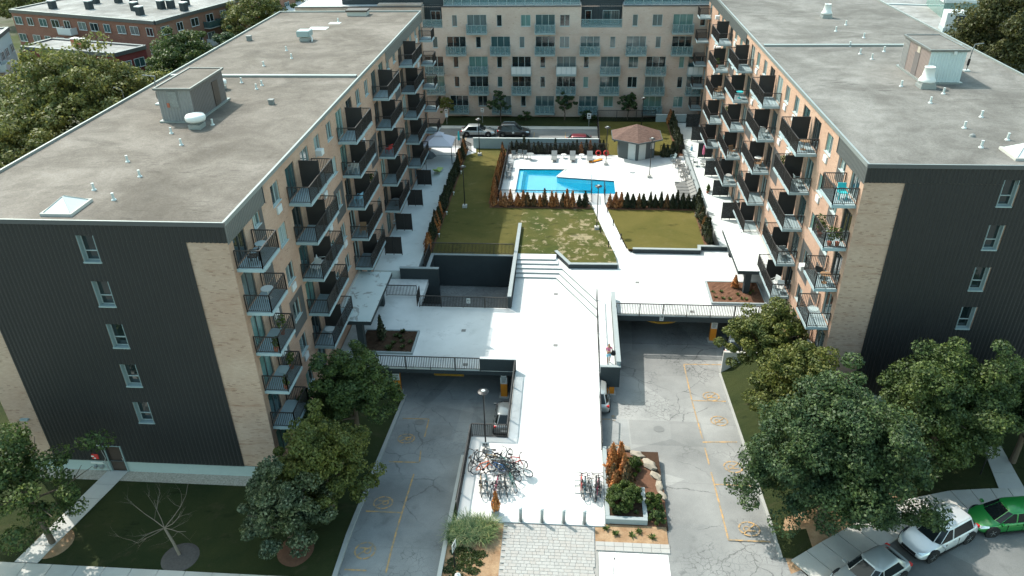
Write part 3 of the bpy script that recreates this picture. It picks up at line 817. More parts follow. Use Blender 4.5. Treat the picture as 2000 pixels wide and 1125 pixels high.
# ================================================================ buildings
brnd = random.Random(11)
FACE_E, FACE_W, FACE_S = R(90), R(-90), 0.0       # turn of a part whose local -y looks east, west, south
_cache = {}
def cached(key, make):
    if key not in _cache: _cache[key] = make()
    return _cache[key]
def window(parent, w, h, loc, rz, panes=2, name='window', fmat='whitewin', gl=None, transom=0, sill=True, depth=.11):
    def mk():
        b = MB(); t = .05
        d0, d1 = depth-.05, depth+.02
        b.box(-w/2, w/2, d0, d1, 0, t); b.box(-w/2, w/2, d0, d1, h-t, h)
        b.box(-w/2, -w/2+t, d0, d1, t, h-t); b.box(w/2-t, w/2, d0, d1, t, h-t)
        for k in range(1, panes):
            x = -w/2 + w*k/panes; b.box(x-t/2, x+t/2, d0, d1, t, h-t)
        if transom: b.box(-w/2+t, w/2-t, d0-.004, d1-.004, transom-t/2, transom+t/2)
        if sill: b.box(-w/2-.05, w/2+.05, -.05, d0+.01, -.05, .004)
        return b.mesh('window', M_[fmat])
    f = ob(name, cached(('win', w, h, panes, fmat, transom, sill, depth), mk), parent=parent, loc=loc, rot=(0,0,rz))
    pw = w/panes
    for k in range(panes):
        g = gl or brnd.choice(('glass','glass','glass_teal','glass_curtain','glass_green','glass_half'))
        pm_ = cached(('pane', pw, h, depth, transom), lambda: MB().box(-pw/2+.03, pw/2-.03, depth, depth+.012, .04, h-.04).mesh('pane', M_['glass']))
        ob('pane', pm_, M_[g], parent=f, loc=(-w/2+pw*(k+.5), 0, 0), local=True)
    return f
def rail_mesh(segs, h=1.05, gap=.115, base=.08, post=True, mid=None):
    """railing along local segments ((x0,y0,x1,y1), ...): posts, rails and balusters"""
    b = MB()
    for x0, y0, x1, y1 in segs:
        a, c = Vector((x0,y0,0)), Vector((x1,y1,0)); L = (c-a).length; d = (c-a)/L
        b.bar(a+Vector((0,0,h)), c+Vector((0,0,h)), .06, .05)
        b.bar(a+Vector((0,0,base)), c+Vector((0,0,base)), .03, .03)
        n = max(1, round(L/gap))
        for k in range(1, n):
            p = a+d*(L*k/n); b.bar(p+Vector((0,0,base)), p+Vector((0,0,h)), .025)
        m = max(1, round(L/1.8))
        for k in range(m+1):
            p = a+d*(L*k/m); b.bar(p+Vector((0,0,-.12)), p+Vector((0,0,h+.01)), .05)
    return b
DEP = 1.42
def balcony(parent, loc, rz, w, double, panel=None):
    def mk(): return MB().box(-w/2, w/2, -DEP, -.003, -.2, 0).mesh('balcony', M_['slab'])
    s = ob('balcony', cached(('bal', w), mk), parent=parent, loc=loc, rot=(0,0,rz))
    rm = cached(('brail', w), lambda: rail_mesh([(-w/2+.03,-DEP+.03,w/2-.03,-DEP+.03), (-w/2+.03,-.05,-w/2+.03,-DEP+.03), (w/2-.03,-DEP+.03,w/2-.03,-.05)]).mesh('railing', M_['rail']))
    ob('railing', rm, parent=s, local=True)
    if double:
        pm_ = cached('privacy', lambda: MB().box(-.025, .025, -DEP+.12, -.08, .05, 1.85).box(-.035, .035, -DEP+.08, -DEP+.12, 0, 1.9).mesh('privacy_screen', M_['screen']))
        ob('privacy_screen', pm_, parent=s, local=True)
    if panel:
        # cloth or reed panel tied inside the railing
        x0, x1, mt = panel
        b = MB()
        if mt == 'slats':
            x = x0
            while x < x1: b.box(x, x+.06, -DEP+.06, -DEP+.075, .1, .98); x += .11
            mt = 'white'
        else: b.box(x0, x1, -DEP+.06, -DEP+.075, .1, 1.0)
        ob('rail_cover', b, M_[mt], parent=s, local=True)
    return s
def ac_unit(parent, loc, rz):
    def mk():
        b = MB().box(-.34, .34, -.10, -.002, 0, .44)
        for k in range(5): b.box(-.30, .30, -.115, -.10, .05+.075*k, .08+.075*k)
        return b.mesh('air_conditioner', M_['white'])
    return ob('air_conditioner', cached('ac', mk), parent=parent, loc=loc, rot=(0,0,rz))
def window_ac(parent, loc, rz):
    def mk(): return MB().box(-.3, .3, -.42, .05, 0, .38).box(-.26, .26, -.43, -.42, .05, .33).mesh('window_air_conditioner', M_['white'])
    return ob('window_air_conditioner', cached('wac', mk), parent=parent, loc=loc, rot=(0,0,rz))

def corrugated(u0, u1, v0, v1, holes, fn, pitch=.24, dep=.035):
    """ribbed sheet; fn(u, v, d) with d outwards; holes (u0,u1,v0,v1)"""
    b = MB(); n = max(1, round((u1-u0)/pitch)); p = (u1-u0)/n
    for k in range(n):
        a = u0+p*k
        prof = [(a,0),(a+p*.16,dep),(a+p*.5,dep),(a+p*.66,0),(a+p,0)]
        rng = [(v0, v1)]
        for h in holes:
            if h[0] < a+p*.5 < h[1]:
                rng = [q for (s, e) in rng for q in ((s, min(e, h[2])), (max(s, h[3]), e)) if q[1]-q[0] > .01]
        for s, e in rng:
            vv = [fn(u, s, d) for u, d in prof] + [fn(u, e, d) for u, d in prof]
            b.add(vv, [(i, i+1, i+6, i+5) for i in range(4)])
    return b

def wing(name, label, xf, sgn, y0, y1, xo, fz, singles, doubles, clad, strip, win, storey, gfloor, roofmat, curb_y, far_fascia, near_fascia, door_x=None):
    """sgn +1: the courtyard face looks east (left wing); -1: it looks west (right wing)"""
    t = thing(name, label, 'apartment building', (xf, y0, 0))
    rz = FACE_E if sgn > 0 else FACE_W
    HT = 17.05
    holes = []; items = []
    def op(yc, w, h, z, kind): holes.append((yc-w/2, yc+w/2, z, z+h)); items.append((yc, w, h, z, kind))
    for k, z in enumerate([gfloor] + fz):
        up_ = k > 0
        for b in singles:
            if b > y1-4: op(b+.85, 1.3, 2.05, z+.03, 'door')
            else:
                op(b+1.0, 1.5, 2.05, z+.03, 'door'); op(b+3.45, .95, 1.25, z+.78, 'win')
                op(b+6.6, 1.25, 1.25, z+.78, 'win')
        for b in doubles:
            op(b+1.05, 1.6, 2.05, z+.03, 'door'); op(b+3.9, 1.6, 2.05, z+.03, 'door')
            op(b+6.6, 1.2, 1.25, z+.78, 'win')
            if b+9.6 < y1-1: op(b+9.45, 1.2, 1.25, z+.78, 'win')
    fn = lambda u, v, d: (xf - sgn*d, u, v)
    ob('courtyard_wall', MB().grid_wall(y0, y1, .0 if sgn > 0 else -.0, HT-.02, holes, fn, .16, sgn).mesh('courtyard_wall', M_['brick_x']), parent=t)
    for (yc, w, h, z, kind) in items:
        if kind == 'door': window(t, w, h, (xf, yc, z), rz, 2, 'balcony_door', 'flash_dark' if brnd.random() < .7 else 'whitewin', gl=brnd.choice(('glass','glass','glass_teal','glass_half','glass_green','glass_curtain')), sill=False)
        else:
            window(t, w, h, (xf, yc, z), rz, 2, 'window', 'whitewin')
            q = brnd.random()
            if q < .42: ac_unit(t, (xf, yc+brnd.choice((0,.05)), z-.62), rz)
            elif q < .52: window_ac(t, (xf, yc-.3, z+.02), rz)
    # dark infill panels between some windows
    for i, b in enumerate(doubles[:4]):
        for k in ((2, 3, 3, 4)[i],):
            if k < len(fz):
                zz = fz[k-1]; hs = [(b-2.15-.5, b-.95-.5)]
                pb = MB()
                wy = b-1.63 if i else singles[0]+6.6
                a, c = wy-1.05, wy+1.35
                pb.grid_wall(a, c, zz-.15, zz+2.45, [(wy-.63, wy+.63, zz+.77, zz+2.04)], lambda u, v, d: (xf+sgn*(.012-d), u, v), .012, sgn)
                ob('infill_panel', pb, M_['infill'], parent=t)
    b0 = singles[0]
    for k, z in enumerate(fz):
        pb = MB().grid_wall(b0+2.9, b0+4.35, z-.1, z+2.5, [(b0+3.45-.48, b0+3.45+.48, z+.77, z+2.04)], lambda u, v, d: (xf+sgn*(.012-d), u, v), .012, sgn)
        ob('infill_panel', pb, M_['infill'], parent=t)
    # balconies
    for k, z in enumerate(fz):
        for b in singles:
            w = 2.5 if b < y1-4 else 2.0
            balcony(t, (xf, b+w/2, z), rz, w, False)
        for i, b in enumerate(doubles):
            pan = BAL_PANELS.get((sgn, i, k))
            balcony(t, (xf, b+2.475, z), rz, 4.95, True, pan)
    # end wall facing the camera
    s = sgn
    xa, xb = min(xf, xo), max(xf, xo)
    wx0, wx1, wz, wh, nwin = win
    wh_holes = [(wx0, wx1, wz-storey*k-wh, wz-storey*k) for k in range(nwin)]
    dh = [(door_x-.5, door_x+.5, .04, 2.0)] if door_x else []
    c0, c1 = clad
    fs = lambda u, v, d: (u, y0 + d, v)
    wall_h = [h for h in wh_holes] + dh
    ob('end_wall', MB().grid_wall(xa, xb, .85, HT-.02, wall_h, fs, .3).mesh('end_wall', M_['brick_y']), parent=t)
    ob('concrete_base', MB().grid_wall(xa-.001, xb+.001, -.3, .85, [(h[0],h[1],.04,.85) for h in dh], lambda u, v, d: (u, y0-.03+d, v), .3).mesh('concrete_base', M_['conc_base']), parent=t)
    ob('base_flashing', MB().box(c0, c1, y0-.075, y0-.032, .85, .90), M_['flash_dark'], parent=t)
    fo = lambda u, v, d: (u, y0-.05-d, v)
    ob('metal_cladding', corrugated(c0, c1, .9, 16.05, wall_h, fo), M_['cladding'], parent=t)
    ob('metal_cladding', corrugated(min(c0, strip[0]), max(c1, strip[1]), 16.05, 16.98, [h for h in wh_holes], fo), M_['cladding'], parent=t)
    for h in wh_holes:
        w = h[1]-h[0]; hh = h[3]-h[2]
        f = window(t, w-.02, hh-.02, ((h[0]+h[1])/2, y0, h[2]+.01), FACE_S, 1, 'stair_window', 'whitewin', gl='glass', transom=hh*.36, depth=.24, sill=False)
        # pale folded metal reveal lining the opening
        rb = MB().box(-w/2, -w/2+.03, -.095, .2, 0, hh).box(w/2-.03, w/2, -.095, .2, 0, hh).box(-w/2-.04, w/2+.04, -.13, .2, -.05, .03)
        ob('reveal', rb, M_['tealmetal'], parent=f, local=True)
    # sides of the top band and grey fascia round the corner
    def fascia(a, b):
        fe = lambda u, v, d: (xf + sgn*(.03+d), u, v)
        ob('metal_fascia', corrugated(a, b, 15.95, 16.98, [], fe, .2, .03), M_['fascia'], parent=t)
        ob('fascia_trim', MB().bar((xf+sgn*.035, b+.03, 15.95), (xf+sgn*.035, b+.03, 17.0), .05, .09), M_['flash_dark'], parent=t)
    fascia(y0-.05, near_fascia)
    fascia(*far_fascia)
    # hidden outer sides
    oth = MB().add([(xo,y0,0),(xo,y1,0),(xo,y1,HT-.02),(xo,y0,HT-.02)], [(0,1,2,3) if sgn > 0 else (3,2,1,0)])
    oth.add([(xa,y1,0),(xb,y1,0),(xb,y1,HT-.02),(xa,y1,HT-.02)], [(3,2,1,0)])
    ob('outer_wall', oth, M_['brick_x'], parent=t)
    rf = ob('roof', MB().add([(xa,y0,HT),(xb,y0,HT),(xb,y1,HT),(xa,y1,HT)], [(0,1,2,3)]), M_[roofmat], parent=t)
    # parapet flashing, one run per side
    e = .07; w_ = .13
    xi = xf+sgn*e; xe = xo-sgn*e
    for nm, bx_, mt in (('parapet_flashing', (min(xi, xi-sgn*w_), max(xi, xi-sgn*w_), y0-.13+w_, y1-w_, HT-.09, HT+.15), 'flash'),
                    ('parapet_flashing', (min(xe, xe+sgn*w_), max(xe, xe+sgn*w_), y0-.13+w_, y1-w_, HT-.09, HT+.15), 'flash'),
                    ('parapet_flashing', (xa-e, xb+e, y0-.13, y0-.13+w_, HT-.09, HT+.14), 'flash_dark'),
                    ('parapet_flashing', (xa-e, xb+e, y1-w_, y1+e, HT-.09, HT+.14), 'flash')):
        ob(nm, MB().box(*bx_), M_[mt], parent=rf)
    ob('parapet_top_strip', MB().box(xa-e+.02, xb+e-.02, y0-.12, y0-.03, HT+.14, HT+.155), M_['flash'], parent=rf)
    ob('expansion_curb', MB().box(xa+.3, xb-.3, curb_y-.2, curb_y+.2, HT+.001, HT+.17), M_['flash'], parent=rf)
    return t, rf, HT

BAL_PANELS = {(1,0,3): (.5,2.35,'slats'), (1,1,1): (.6,2.4,'slats'), (1,2,0): (-2.3,-.2,'conc_light'), (1,1,0): (-2.2,-.1,'white'), (1,3,2): (.2,2.3,'greyplas'),
              (1,0,1): (-2.3,-.3,'greyplas'), (1,2,1): (.4,2.2,'membrane'), (1,3,3): (-2.2,-.2,'infill'), (-1,2,4): (.2,2.2,'greyplas'), (-1,0,3): (.2,2.3,'infill'), (-1,3,2): (-2.2,-.4,'wood'), (-1,1,2): (-2.3,-.3,'tealmetal'), (-1,3,0): (.3,2.2,'terra'), (-1,0,1): (-2.3,-.2,'tealmetal')}
L_FZ = [3.79, 6.42, 9.07, 11.72, 14.38]
R_FZ = [3.05, 5.87, 8.73, 11.6, 14.45]
left_wing, l_roof, HT = wing('apartment_building', 'long brick apartment block on the left with charcoal clad end and gravel roof', -17.09, 1, 33.0, 88.35, -33.25,
    L_FZ, [33.3, 86.2], [41.6, 52.72, 63.8, 75.0], (-31.3, -19.25), (-19.25, -17.06), (-24.97, -24.05, 16.34, 1.55, 5), 2.69, 1.05, 'roof_l', 60.7, (69.8, 88.35), 38.1, -27.3)
right_wing, r_roof, _ = wing('apartment_building', 'long brick apartment block on the right with charcoal clad end and grey roof', 16.9, -1, 42.0, 100.8, 34.65,
    R_FZ, [42.35, 98.2], [50.9, 61.9, 72.9, 84.0], (19.15, 34.62), (16.87, 19.15), (24.5, 25.32, 16.3, 1.62, 5), 2.80, .95, 'roof_r', 71.45, (77.3, 100.8), 47.15, None)

# door, standpipe and alarm sign on the left end wall
dr = ob('side_door', MB().box(-27.78, -26.82, 33.02, 33.10, .06, 1.98), M_['browncap'], parent=left_wing)
ob('handle', MB().box(-26.96, -26.92, 32.98, 33.02, .85, 1.05), M_['steel'], parent=dr)
fr = MB().box(-27.86, -27.785, 32.90, 33.06, .04, 2.06).box(-26.815, -26.74, 32.90, 33.06, .04, 2.06).box(-27.86, -26.74, 32.90, 33.06, 2.062, 2.11)
ob('door_frame', fr, M_['tealmetal'], parent=left_wing)
pp = MB().tube([(-27.95,32.86,.0),(-28.0,32.86,.95),(-27.9,32.86,1.15),(-28.05,32.86,2.2)], .025)
pv_ = ob('vent_pipe', pp, M_['steel'], parent=left_wing)
ob('pipe_cap', MB().lathe([(.03,0),(.09,.03),(.09,.09),(.03,.12)], 10, (-28.05,32.86,2.18)), M_['white'], parent=pv_)
fd = ob('fire_connection', MB().box(-29.0, -28.2, 32.90, 32.965, .62, .74), M_['white'], parent=left_wing)
for x in (-28.75, -28.35):
    ob('hose_inlet', MB().cyl((x,32.97,.42), (x,32.80,.38), .10, n=12).cyl((x,32.80,.38),(x,32.77,.375),.12,n=12), M_['greymetal'], parent=fd)
al = ob('fire_alarm_sign', MB().box(-28.75, -28.35, 32.86, 32.93, 1.05, 1.40), M_['red'], parent=left_wing)
ob('sign_print', MB().box(-28.78, -28.6, 32.85, 32.858, 1.22, 1.32).box(-28.64, -28.52, 32.85, 32.858, 1.07, 1.16), M_['white'], parent=al)
ob('wall_lamp', MB().box(-32.4, -31.9, 32.82, 33.0, 3.9, 4.0), M_['tealmetal'], parent=left_wing)

# ---- roof furniture
def penthouse(x0, x1, y0, y1, h, label, wall_s, wall_x, side, rmat):
    t = thing('rooftop_machine_room', label, 'rooftop room', (x0, y0, HT))
    z0, z1 = HT+.1, HT+h
    ob('wall', corrugated(x0, x1, z0, z1, [], lambda u, v, d: (u, y0-d, v), .22, .03), M_[wall_s], parent=t)
    xs, sg = (x1, 1) if side > 0 else (x0, -1)
    ob('wall', corrugated(y0, y1, z0, z1, [], lambda u, v, d: (xs+sg*d, u, v), .22, .03), M_[wall_x], parent=t)
    ob('wall', MB().box(x0+.01, x1-.01, y0+.01, y1-.01, z0, z1-.01), M_[wall_x], parent=t)
    r_ = ob('roof', MB().box(x0-.1, x1+.1, y0-.1, y1+.1, z1, z1+.10), M_[rmat], parent=t)
    for bx_ in ((x0-.14, x1+.14, y0-.14, y0-.02, z1+.03, z1+.17), (x0-.14, x1+.14, y1+.02, y1+.14, z1+.03, z1+.17), (x0-.14, x0-.02, y0-.02, y1+.02, z1+.03, z1+.165), (x1+.02, x1+.14, y0-.02, y1+.02, z1+.03, z1+.165)):
        ob('roof_rim', MB().box(*bx_), M_['fascia'], parent=r_)
    ob('curb', MB().box(x0-.18, x1+.18, y0-.18, y1+.18, HT+.002, HT+.12), M_['flash'], parent=t)
    return t, xs, sg, z0
M_['corr_grey'] = plain('weathered grey siding', (.20,.195,.195), .6, .1, .4, .2, 1.5)
M_['corr_brown'] = plain('brown grey siding', (.115,.10,.10), .6, .1, .4, .15, 1.5)
M_['corr_blue'] = plain('pale blue siding', (.42,.48,.49), .6, .1, .4, .08, 1.5)
M_['corr_pink'] = plain('faded pink siding', (.235,.185,.172), .7, .1, .3, .1, 1.5)
pl, xs, sg, z0 = penthouse(-27.9, -25.55, 48.9, 54.2, 2.2, 'grey corrugated machine room on the brown left roof', 'corr_grey', 'corr_brown', 1, 'roof_l')
ob('door', MB().box(xs+.02, xs+.06, 52.2, 53.1, z0, z0+1.75), M_['browncap'], parent=pl)
ob('utility_panel', MB().box(-27.1, -26.5, 48.80, 48.86, z0+.95, z0+2.05), M_['roof_far'], parent=pl)
ob('warning_sign', MB().box(-27.30, -27.14, 48.80, 48.86, z0+.95, z0+1.25), M_['terra'], parent=pl)
pr_, xs, sg, z0 = penthouse(26.45, 29.0, 59.2, 64.3, 2.35, 'pale blue and pink machine room on the grey right roof', 'corr_blue', 'corr_pink', -1, 'roof_r')
ob('door', MB().box(xs-.06, xs-.02, 60.9, 61.8, z0, z0+1.7), M_['corr_brown'], parent=pr_)
ob('side_panel', corrugated(63.1, 64.25, z0, z0+2.2, [], lambda u, v, d: (xs-.04-d, u, v), .22, .03), M_['corr_grey'], parent=pr_)
ob('patch_panel', MB().box(xs-.06, xs-.03, 61.0, 61.5, z0+1.72, z0+2.2), M_['gravel'], parent=pr_)
ob('vent_cap', MB().box(28.0, 28.2, 59.0, 59.1, z0+2.1, z0+2.3), M_['white'], parent=pr_)

def mushroom(x, y, label, s=1.0):
    t = thing('roof_ventilator', label, 'roof vent', (x, y, HT))
    ob('curb', MB().box(x-.42*s, x+.42*s, y-.42*s, y+.42*s, HT+.001, HT+.30*s), M_['greymetal'], parent=t)
    ob('neck', MB().cyl((x,y,HT+.30*s), (x,y,HT+.55*s), .30*s, n=14), M_['greyplas'], parent=t)
    ob('hood', MB().lathe([(.62*s,.50*s),(.66*s,.60*s),(.66*s,.78*s),(.58*s,.90*s),(.25*s,.96*s),(.02,.965*s)], 22, (x,y,HT)).mesh('hood', M_['white'], True), parent=t)
mushroom(-25.0, 47.8, 'white domed ventilator in front of the grey machine room')
mushroom(-27.2, 57.0, 'white domed ventilator behind the grey machine room', .8)
def square_fan(x, y, label):
    t = thing('roof_fan', label, 'roof vent', (x, y, HT))
    ob('curb', MB().box(x-.45, x+.45, y-.45, y+.45, HT+.001, HT+.32), M_['greymetal'], parent=t)
    ob('hood', bevel_mesh(MB().box(x-.62, x+.62, y-.62, y+.62, HT+.42, HT+.98)), parent=t)
    ob('conduit', MB().tube([(x+.6,y-.2,HT+.5),(x+.85,y-.5,HT+.3),(x+.85,y-.7,HT+.05)], .06), M_['white'], parent=t)
def bevel_mesh(b, mat='tealmetal', w=.05):
    bm = bmesh.new(); me = b.mesh('hood', M_[mat]); bm.from_mesh(me)
    bmesh.ops.bevel(bm, geom=bm.edges[:], offset=w, segments=2, affect='EDGES'); bm.to_mesh(me); bm.free(); return me
M_['palecream'] = plain('pale enamel', (.42,.46,.455), .5)
def cone_fan(x, y, label, s=1.0):
    t = thing('roof_exhaust_fan', label, 'roof vent', (x, y, HT))
    ob('curb', MB().box(x-.55*s, x+.55*s, y-.55*s, y+.55*s, HT+.001, HT+.22*s).box(x-.5*s, x+.5*s, y-.5*s, y+.5*s, HT+.22*s, HT+.42*s), M_['greymetal'], parent=t)
    ob('housing', MB().lathe([(.58*s,.43*s),(.62*s,.52*s),(.5*s,.72*s),(.44*s,.80*s),(.36*s,1.45*s),(.38*s,1.47*s),(.38*s,1.52*s),(.30*s,1.53*s),(.28*s,1.40*s),(.02,1.40*s)], 20, (x,y,HT)).mesh('housing', M_['white'], True), parent=t)
square_fan(-25.8, 74.0, 'boxy pale roof fan on the far part of the left roof')
cone_fan(26.2, 58.2, 'tall white cone exhaust fan beside the blue machine room')
cone_fan(26.2, 84.3, 'white cone exhaust fan on the far part of the right roof', .9)
def roof_pipe(x, y, rz, label, grp, s=1.0):
    def mk():
        b = MB().lathe([(.17,0),(.15,.05),(.08,.10),(.075,.42),(.09,.44),(.09,.48),(.02,.48)], 10); return b.mesh('roof_vent_pipe', M_['palecream'])
    ob('roof_vent_pipe', cached('rpipe', mk), loc=(x, y, HT), rot=(0,0,rz), scale=s*.8, label=label, cat='vent pipe', group=grp)
LP = [(-26.25,46.6),(-24.55,44.4),(-26.5,41.4),(-24.55,39.1),(-26.15,37.1),(-24.3,35.8),(-24.2,48.4),(-24.4,57.1),(-24.35,58.15),(-26.3,58.9),(-26.3,69.8),(-24.85,66.9),(-26.4,64.2),(-25.0,82.8)]
for x, y in LP:
    _n = 1+sorted(p[1] for p in LP).index(y)
    roof_pipe(x, y, 0, nth(_n)+' nearest short pale vent pipe on the brown left roof', 'vent pipes on the left roof', 1.05)
RP = [(27.1,80.6),(25.3,77.7),(27.0,74.8),(24.7,68.5),(25.1,66.7),(27.0,69.4),(24.55,58.45),(26.8,56.5),(25.0,54.2),(27.05,51.1),(25.0,48.8),(26.6,46.6),(24.45,45.2),(24.7,71.35)]
for x, y in RP:
    _n = 1+sorted(p[1] for p in RP).index(y)
    roof_pipe(x, y, 0, nth(_n)+' nearest short pale vent pipe on the grey right roof', 'vent pipes on the right roof', 1.15)
ob('roof_box_vent', MB().box(-.17,.17,-.17,.17,0,.3).box(-.2,.2,-.2,.2,.3,.36), M_['greyplas'], loc=(-21.8,53.2,HT), label='small dark box vent near the courtyard edge of the left roof', cat='vent')
ob('roof_box_vent', MB().box(-.2,.2,-.2,.2,0,.4).box(-.23,.23,-.23,.23,.4,.47), M_['greyplas'], loc=(-31.4,74.0,HT), label='small dark box vent near the outer edge of the left roof', cat='vent')
ob('roof_box_vent', MB().lathe([(.2,0),(.16,.12),(.02,.2)],10), M_['greyplas'], loc=(24.8,47.2,HT), label='low dark domed vent near the front of the right roof', cat='vent')
hb = thing('roof_hatch', 'brown roof hatch at the far edge of the left roof', 'hatch', (-23.8,86.6,HT))
ob('curb', MB().box(-24.9,-22.7,86.0,87.3,HT+.001,HT+.45), M_['conc_light'], parent=hb); ob('lid', MB().box(-25.0,-22.6,85.9,87.4,HT+.45,HT+.62), M_['browncap'], parent=hb)
for x, y, w, d in [(-26.2,79.6,1.9,1.3),(-25.2,82.2,1.2,.9)]:
    struct('roof_patch', MB().box(-w/2, w/2, -d/2, d/2, .003, .02), M_['palecream'], loc=(x,y,HT))
def skylight(x, y, label):
    t = thing('skylight', label, 'skylight', (x, y, HT))
    ob('curb', MB().box(x-.85, x+.85, y-1.0, y+1.0, HT+.001, HT+.16), M_['conc_light'], parent=t)
    d = MB().add([(x-.72,y-.87,HT+.16),(x+.72,y-.87,HT+.16),(x+.72,y+.87,HT+.16),(x-.72,y+.87,HT+.16),(x,y-.05,HT+.72),(x,y+.05,HT+.72)], [(0,1,4),(1,2,5,4),(2,3,5),(3,0,4,5)])
    ob('dome', d, M_['white'], parent=t)
    e = MB()
    for c in ((-.72,-.87,-.05),(.72,-.87,-.05),(.72,.87,.05),(-.72,.87,.05)): e.bar((x+c[0],y+c[1],HT+.17),(x,y+c[2],HT+.73),.03)
    ob('glazing_bar', e, M_['greymetal'], parent=t)
skylight(-26.2, 34.6, 'white pyramid skylight at the front of the left roof')
skylight(26.2, 44.0, 'white pyramid skylight at the front of the right roof')
for x, y, lb in [(-30.2,53.0,'bent mast with cable drum beside the grey machine room'), (31.1,62.9,'bent mast with cable drum beside the pale blue machine room')]:
    t = thing('roof_mast', lb, 'mast', (x, y, HT)); sg_ = -1 if x < 0 else 1
    ob('foot', MB().box(x-.22,x+.22,y-.22,y+.22,HT+.001,HT+.1), M_['palecream'], parent=t)
    ob('pole', MB().tube([(x,y,HT+.1),(x+.05,y,HT+1.6),(x+.15,y+.05,HT+2.05),(x+sg_*.8,y+.1,HT+2.12)], .04), M_['greyplas'], parent=t)
    ob('drum', MB().cyl((x,y,HT+.45),(x+.02,y,HT+.95),.09,n=10), M_['black'], parent=t)

# ---- the building across the rear
back = thing('apartment_building', 'pale brick apartment block across the rear with blue green balconies', 'apartment building', (0, 101, 0))
YB = 101.0
rows = {5: (12.2, [(-15.2,'n'),(-12.3,'b'),(-9.4,'n'),(-6.0,'w'),(-3.5,'b'),(-1.0,'w'),(7.9,'n'),(10.7,'w'),(13.9,'b'),(16.35,'n')]),
        4: (9.5, [(-17.9,'n'),(-15.1,'b'),(-12.2,'n'),(-9.3,'b'),(-6.5,'n'),(-3.5,'b'),(-1.0,'w'),(2.3,'b'),(5.2,'n'),(8.2,'b'),(11.0,'n'),(14.0,'b')]),
        3: (6.95, [(-18.2,'b'),(-15.3,'n'),(-12.3,'b'),(-9.5,'n'),(-6.6,'b'),(-3.8,'n'),(-.7,'b'),(1.9,'n'),(5.0,'b'),(8.0,'w'),(10.9,'b'),(14.2,'n'),(16.3,'b')]),
        2: (4.35, [(-18.2,'b'),(-15.3,'n'),(-12.3,'b'),(-9.5,'n'),(-6.6,'b'),(-3.8,'n'),(-.7,'b'),(1.9,'n'),(5.0,'b'),(8.0,'w'),(10.9,'b'),(14.2,'n'),(16.3,'b')]),
        1: (1.75, [(-17.9,'n'),(-15.1,'b'),(-11.9,'w'),(-9.3,'b'),(-6.4,'n'),(-3.5,'b'),(-.7,'n'),(2.3,'b'),(5.0,'w'),(7.9,'w'),(10.8,'b'),(14.2,'w'),(16.9,'n')])}
XB0, XB1 = -36.0, 19.5
hl = [(1.07, 6.3, 12.75, 15.35), (-19.4, -16.8, 12.75, 15.35)]
wl_ = []
for r_, (z, its) in rows.items():
    for x, k in its:
        w = {'n': .66, 'w': 1.25, 'b': 2.5}[k]
        zz, h = (z+.05, 2.12) if k == 'b' else (z+.72, 1.42)
        if k == 'b' and x+w/2 > XB1: continue
        hl.append((x-w/2, x+w/2, zz, zz+h)); wl_.append((x, w, zz, h, k, z))
bw = MB().grid_wall(XB0, XB1, 0, 15.3, [h for h in hl if True], lambda u, v, d: (u, YB+d, v), .16)
ob('front_wall', bw.mesh('front_wall', M_['brick_back']), parent=back)
for z in (12.05, 9.35, 6.8, 4.2):
    for a, b in ((XB0, XB1),):
        ob('string_course', MB().box(a, b, YB-.03, YB-.002, z-.10, z-.04), M_['brick_back'], parent=back)
for (x, w, zz, h, k, z) in wl_:
    window(back, w, h, (x, YB, zz), FACE_S, {'n': 1, 'w': 2, 'b': 3}[k], 'balcony_door' if k == 'b' else 'window', 'whitewin', gl=brnd.choice(('glass','glass','glass','glass_teal','glass_half','glass_green')), sill=(k != 'b'))
    if k == 'b':
        s = ob('balcony', cached('bb', lambda: MB().box(-1.32, 1.32, -.95, -.003, -.16, 0).mesh('balcony', M_['tealmetal'])), parent=back, loc=(x, YB, z))
        def mk():
            b = MB()
            for p, q in (((-1.3,-.92),(1.3,-.92)),((-1.3,-.02),(-1.3,-.92)),((1.3,-.92),(1.3,-.02))):
                for hh in (.05, 1.05): b.bar((*p,hh),(*q,hh),.05)
            for xx in (-1.3,-.65,0,.65,1.3): b.bar((xx,-.92,-.1),(xx,-.92,1.07),.05)
            return b.mesh('railing', M_['tealmetal'])
        ob('railing', cached('bbr', mk), parent=s, local=True)
        gm = 'glass_clear' if brnd.random() > .07 else 'white'
        ob('glass_panel', cached('bbg', lambda: MB().box(-1.27,1.27,-.912,-.90,.08,1.03).box(-1.292,-1.28,-.9,-.03,.08,1.03).box(1.28,1.292,-.9,-.03,.08,1.03).mesh('glass_panel', M_['glass_clear'])), M_[gm], parent=s, local=True)
for x in (-8.2, -2.2, 3.4, 15.5):
    ob('wall_vent', MB().cyl((x,YB-.05,1.4),(x,YB-.002,1.4),.16,n=10), M_['drain'], parent=back)
